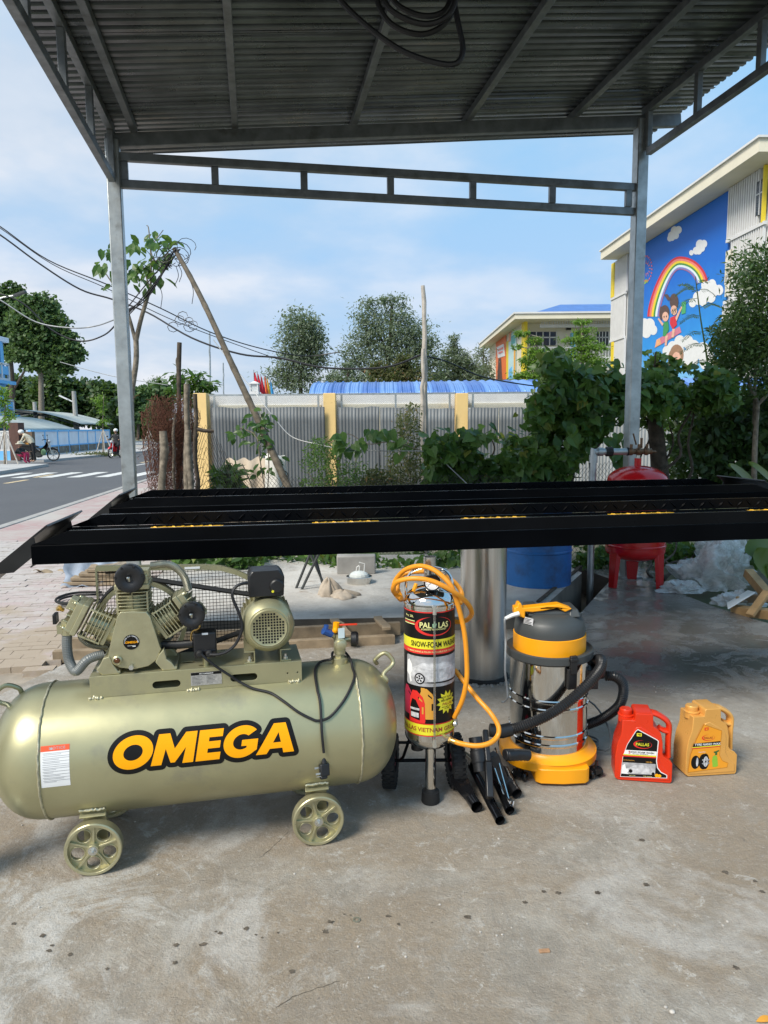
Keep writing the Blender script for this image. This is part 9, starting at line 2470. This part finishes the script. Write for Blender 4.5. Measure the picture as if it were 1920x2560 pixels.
for s_ in (-.15, .13): part('finger', lambda b: [b.cyl((-.60, s_ + .02 * k - .03, .85), (-.66 + .006 * abs(k - 1), s_ + .02 * k - .03, .82), .009, n=5) for k in range(4)] and b.cyl((-.57, s_ + .03, .86), (-.61, s_ + .05, .85), .010, n=5), M['skin'], p1_)
pl = on_z(49, 1158, .02)
p2_ = thing('person', 'person crouching beside the motorbike in a dark top, pink trousers and pale sun hat', 'person', tuple(pl), 0)
J = [(0, 0, .30), (.02, 0, .46), (.04, 0, .62), (.06, 0, .70), (.07, 0, .74), (.22, -.12, .42), (.36, -.14, .46), (.30, -.14, .10), (.42, -.15, .03), (.22, .12, .42), (.36, .14, .44), (.30, .14, .10), (.42, .14, .03), (.06, -.20, .60), (.20, -.24, .48), (.38, -.18, .52), (.44, -.17, .53), (.06, .20, .60), (.2, .24, .5), (.38, .16, .5), (.44, .15, .5)]
E3 = [(0, 1), (1, 2), (2, 3), (3, 4), (0, 5), (5, 6), (6, 7), (7, 8), (0, 9), (9, 10), (10, 11), (11, 12), (2, 13), (13, 14), (14, 15), (15, 16), (2, 17), (17, 18), (18, 19), (19, 20)]
skinbody('body', J, E3, [.17, .15, .15, .07, .05, .10, .075, .05, .04, .10, .075, .05, .04, .06, .045, .035, .035, .06, .045, .035, .035], lambda c: 2 if (c.x > .40 and c.z > .3) or c.z > .70 else (1 if c.z < .40 or c.x > .24 and c.z < .5 else 0), [darkc, pink, M['skin']], p2_)
face_bits(p2_, (.09, 0, .84), (1, -.2, 0), .09)
part('sun_hat', lambda b: b.lathe([(.20, .86), (.19, .875), (.12, .90), (.11, .96), (.06, .99), (0, 1.0)], (.08, 0, 0), n=20), pmat('pale hat', (.62, .56, .44), .8), p2_)
for s_ in (-.17, .15): part('finger', lambda b: [b.cyl((.45, s_ + .018 * k - .03, .53), (.51 - .006 * abs(k - 1), s_ + .018 * k - .03, .51), .008, n=5) for k in range(4)], M['skin'], p2_)
def motorbike(label, o, rz, paint, s_=1.0, seat_h=.78):
 t = thing('motorbike', label, 'motorbike', o, rz)
 for x in (-.60, .62):
  w = part('wheel', lambda b: b.lathe([(.245, -.03), (.275, -.035), (.29, -.015), (.29, .015), (.275, .035), (.245, .03), (.245, -.03)], (x, 0, .29), (0, 1, 0), 32), M['rubber'], t)
  part('rim', lambda b: (b.lathe([(.225, -.02), (.246, -.02), (.246, .02), (.225, .02), (.225, -.02)], (x, 0, .29), (0, 1, 0), 32), [b.bar((x, 0, .29), (x + .23 * math.cos(a), 0, .29 + .23 * math.sin(a)), .018, .02, (0, 1, 0)) for a in [2 * math.pi * k / 8 for k in range(8)]], b.cyl((x, -.05, .29), (x, .05, .29), .04, n=12)), M['bolt'], w)
 part('body', lambda b: (b.prism([(-.78, .62), (-.35, .42), (.05, .34), (.28, .36), (.36, .58), (.46, .90), (.36, .96), (.24, .62), (.02, .52), (-.22, .66), (-.72, .74)], (0, -.10, 0), (1, 0, 0), (0, 0, 1), (0, .20, 0)), b.prism([(.38, .52), (.64, .60), (.86, .50), (.84, .56), (.62, .66), (.40, .62)], (0, -.06, 0), (1, 0, 0), (0, 0, 1), (0, .12, 0))), paint, t, bevel=.03, smooth=50)
 part('seat', lambda b: b.prism([(-.80, .73), (-.25, .66), (-.04, .64), (-.02, .70), (-.22, .77), (-.78, .82)], (0, -.13, 0), (1, 0, 0), (0, 0, 1), (0, .26, 0)), M['rubber'], t, bevel=.02, smooth=50)
 part('fork', lambda b: [b.cyl((.62, y, .29), (.42, y, .92), .022, n=8) for y in (-.08, .08)], M['bolt'], t)
 part('engine', lambda b: (b.cyl((-.02, -.14, .30), (-.02, .14, .30), .13, n=16), b.tube([(.10, -.12, .28), (-.1, -.15, .22), (-.5, -.17, .27), (-.82, -.17, .33)], [.02, .025, .045, .045], 8)), M['darkgrey'], t)
 part('handlebar', lambda b: b.tube(spline([(.26, -.34, 1.0), (.36, -.2, 1.03), (.40, 0, .96), (.36, .2, 1.03), (.26, .34, 1.0)], 4), .018, 8), M['black_plastic'], t)
 part('headlight', lambda b: b.ball((.47, 0, .92), .09, 12, 8, (.7, 1, .8)), M['p_silver'], t)
 for y in (-.25, .25): part('mirror', lambda b: (b.cyl((.34, y, 1.02), (.30, y * 1.2, 1.2), .008, n=6), b.ball((.30, y * 1.2, 1.22), .06, 8, 6, (.3, 1, .7))), M['black_plastic'], t)
 return t
ml = on_z(86, 1154, .02)
motorbike('black and white motorbike parked on the far pavement beside two people', (ml.x + .05, ml.y + .45, .02), rad(8), M['black_gloss'])
b = MB(); b.ball((ml.x + .40, ml.y + .12, .45), .12, 10, 8, (1.1, .6, 1.3))
tag(b.build('green_bag', pmat('pale green cloth', (.25, .40, .20), .8), None, smooth=80), 'green bag hanging on the black and white motorbike', 'bag')
mr_ = on_z(285, 1145, -.1)
motorbike('red motorbike ridden towards the viewer beside the left canopy post', (mr_.x, mr_.y + .3, -.10), rad(-95), M['red_paint'])
p3_ = thing('person', 'rider in dark clothes and white helmet on the red motorbike', 'person', (mr_.x, mr_.y + .5, -.10), 0)
J = [(0, .10, .80), (0, .06, 1.0), (0, .0, 1.26), (0, -.02, 1.36), (0, -.04, 1.40), (-.14, -.05, .78), (-.20, -.35, .72), (-.16, -.22, .32), (-.16, -.32, .28), (.14, -.05, .78), (.20, -.35, .72), (.16, -.22, .32), (.16, -.32, .28), (-.20, .0, 1.24), (-.30, -.18, 1.06), (-.30, -.42, 1.02), (-.3, -.48, 1.02), (.20, .0, 1.24), (.30, -.18, 1.06), (.30, -.42, 1.02), (.3, -.48, 1.02)]
skinbody('body', J, E3, [.16, .15, .16, .07, .055, .10, .075, .05, .04, .10, .075, .05, .04, .06, .05, .038, .035, .06, .05, .038, .035], lambda c: 2 if c.y < -.40 and c.z > .9 or c.z > 1.36 else (1 if c.z < .84 else 0), [darkc, pants, M['skin']], p3_)
face_bits(p3_, (0, -.06, 1.50), (0, -1, 0), .095)
part('helmet', lambda b: b.ball((0, -.03, 1.55), .125, 12, 8, (1, 1.05, .85)), M['white_plastic'], p3_, smooth=80)
for s_ in (-.3, .3): part('finger', lambda b: [b.cyl((s_ + .02 * k - .03, -.49, 1.04), (s_ + .02 * k - .03, -.52, 1.00), .010, n=5) for k in range(4)], M['skin'], p3_)
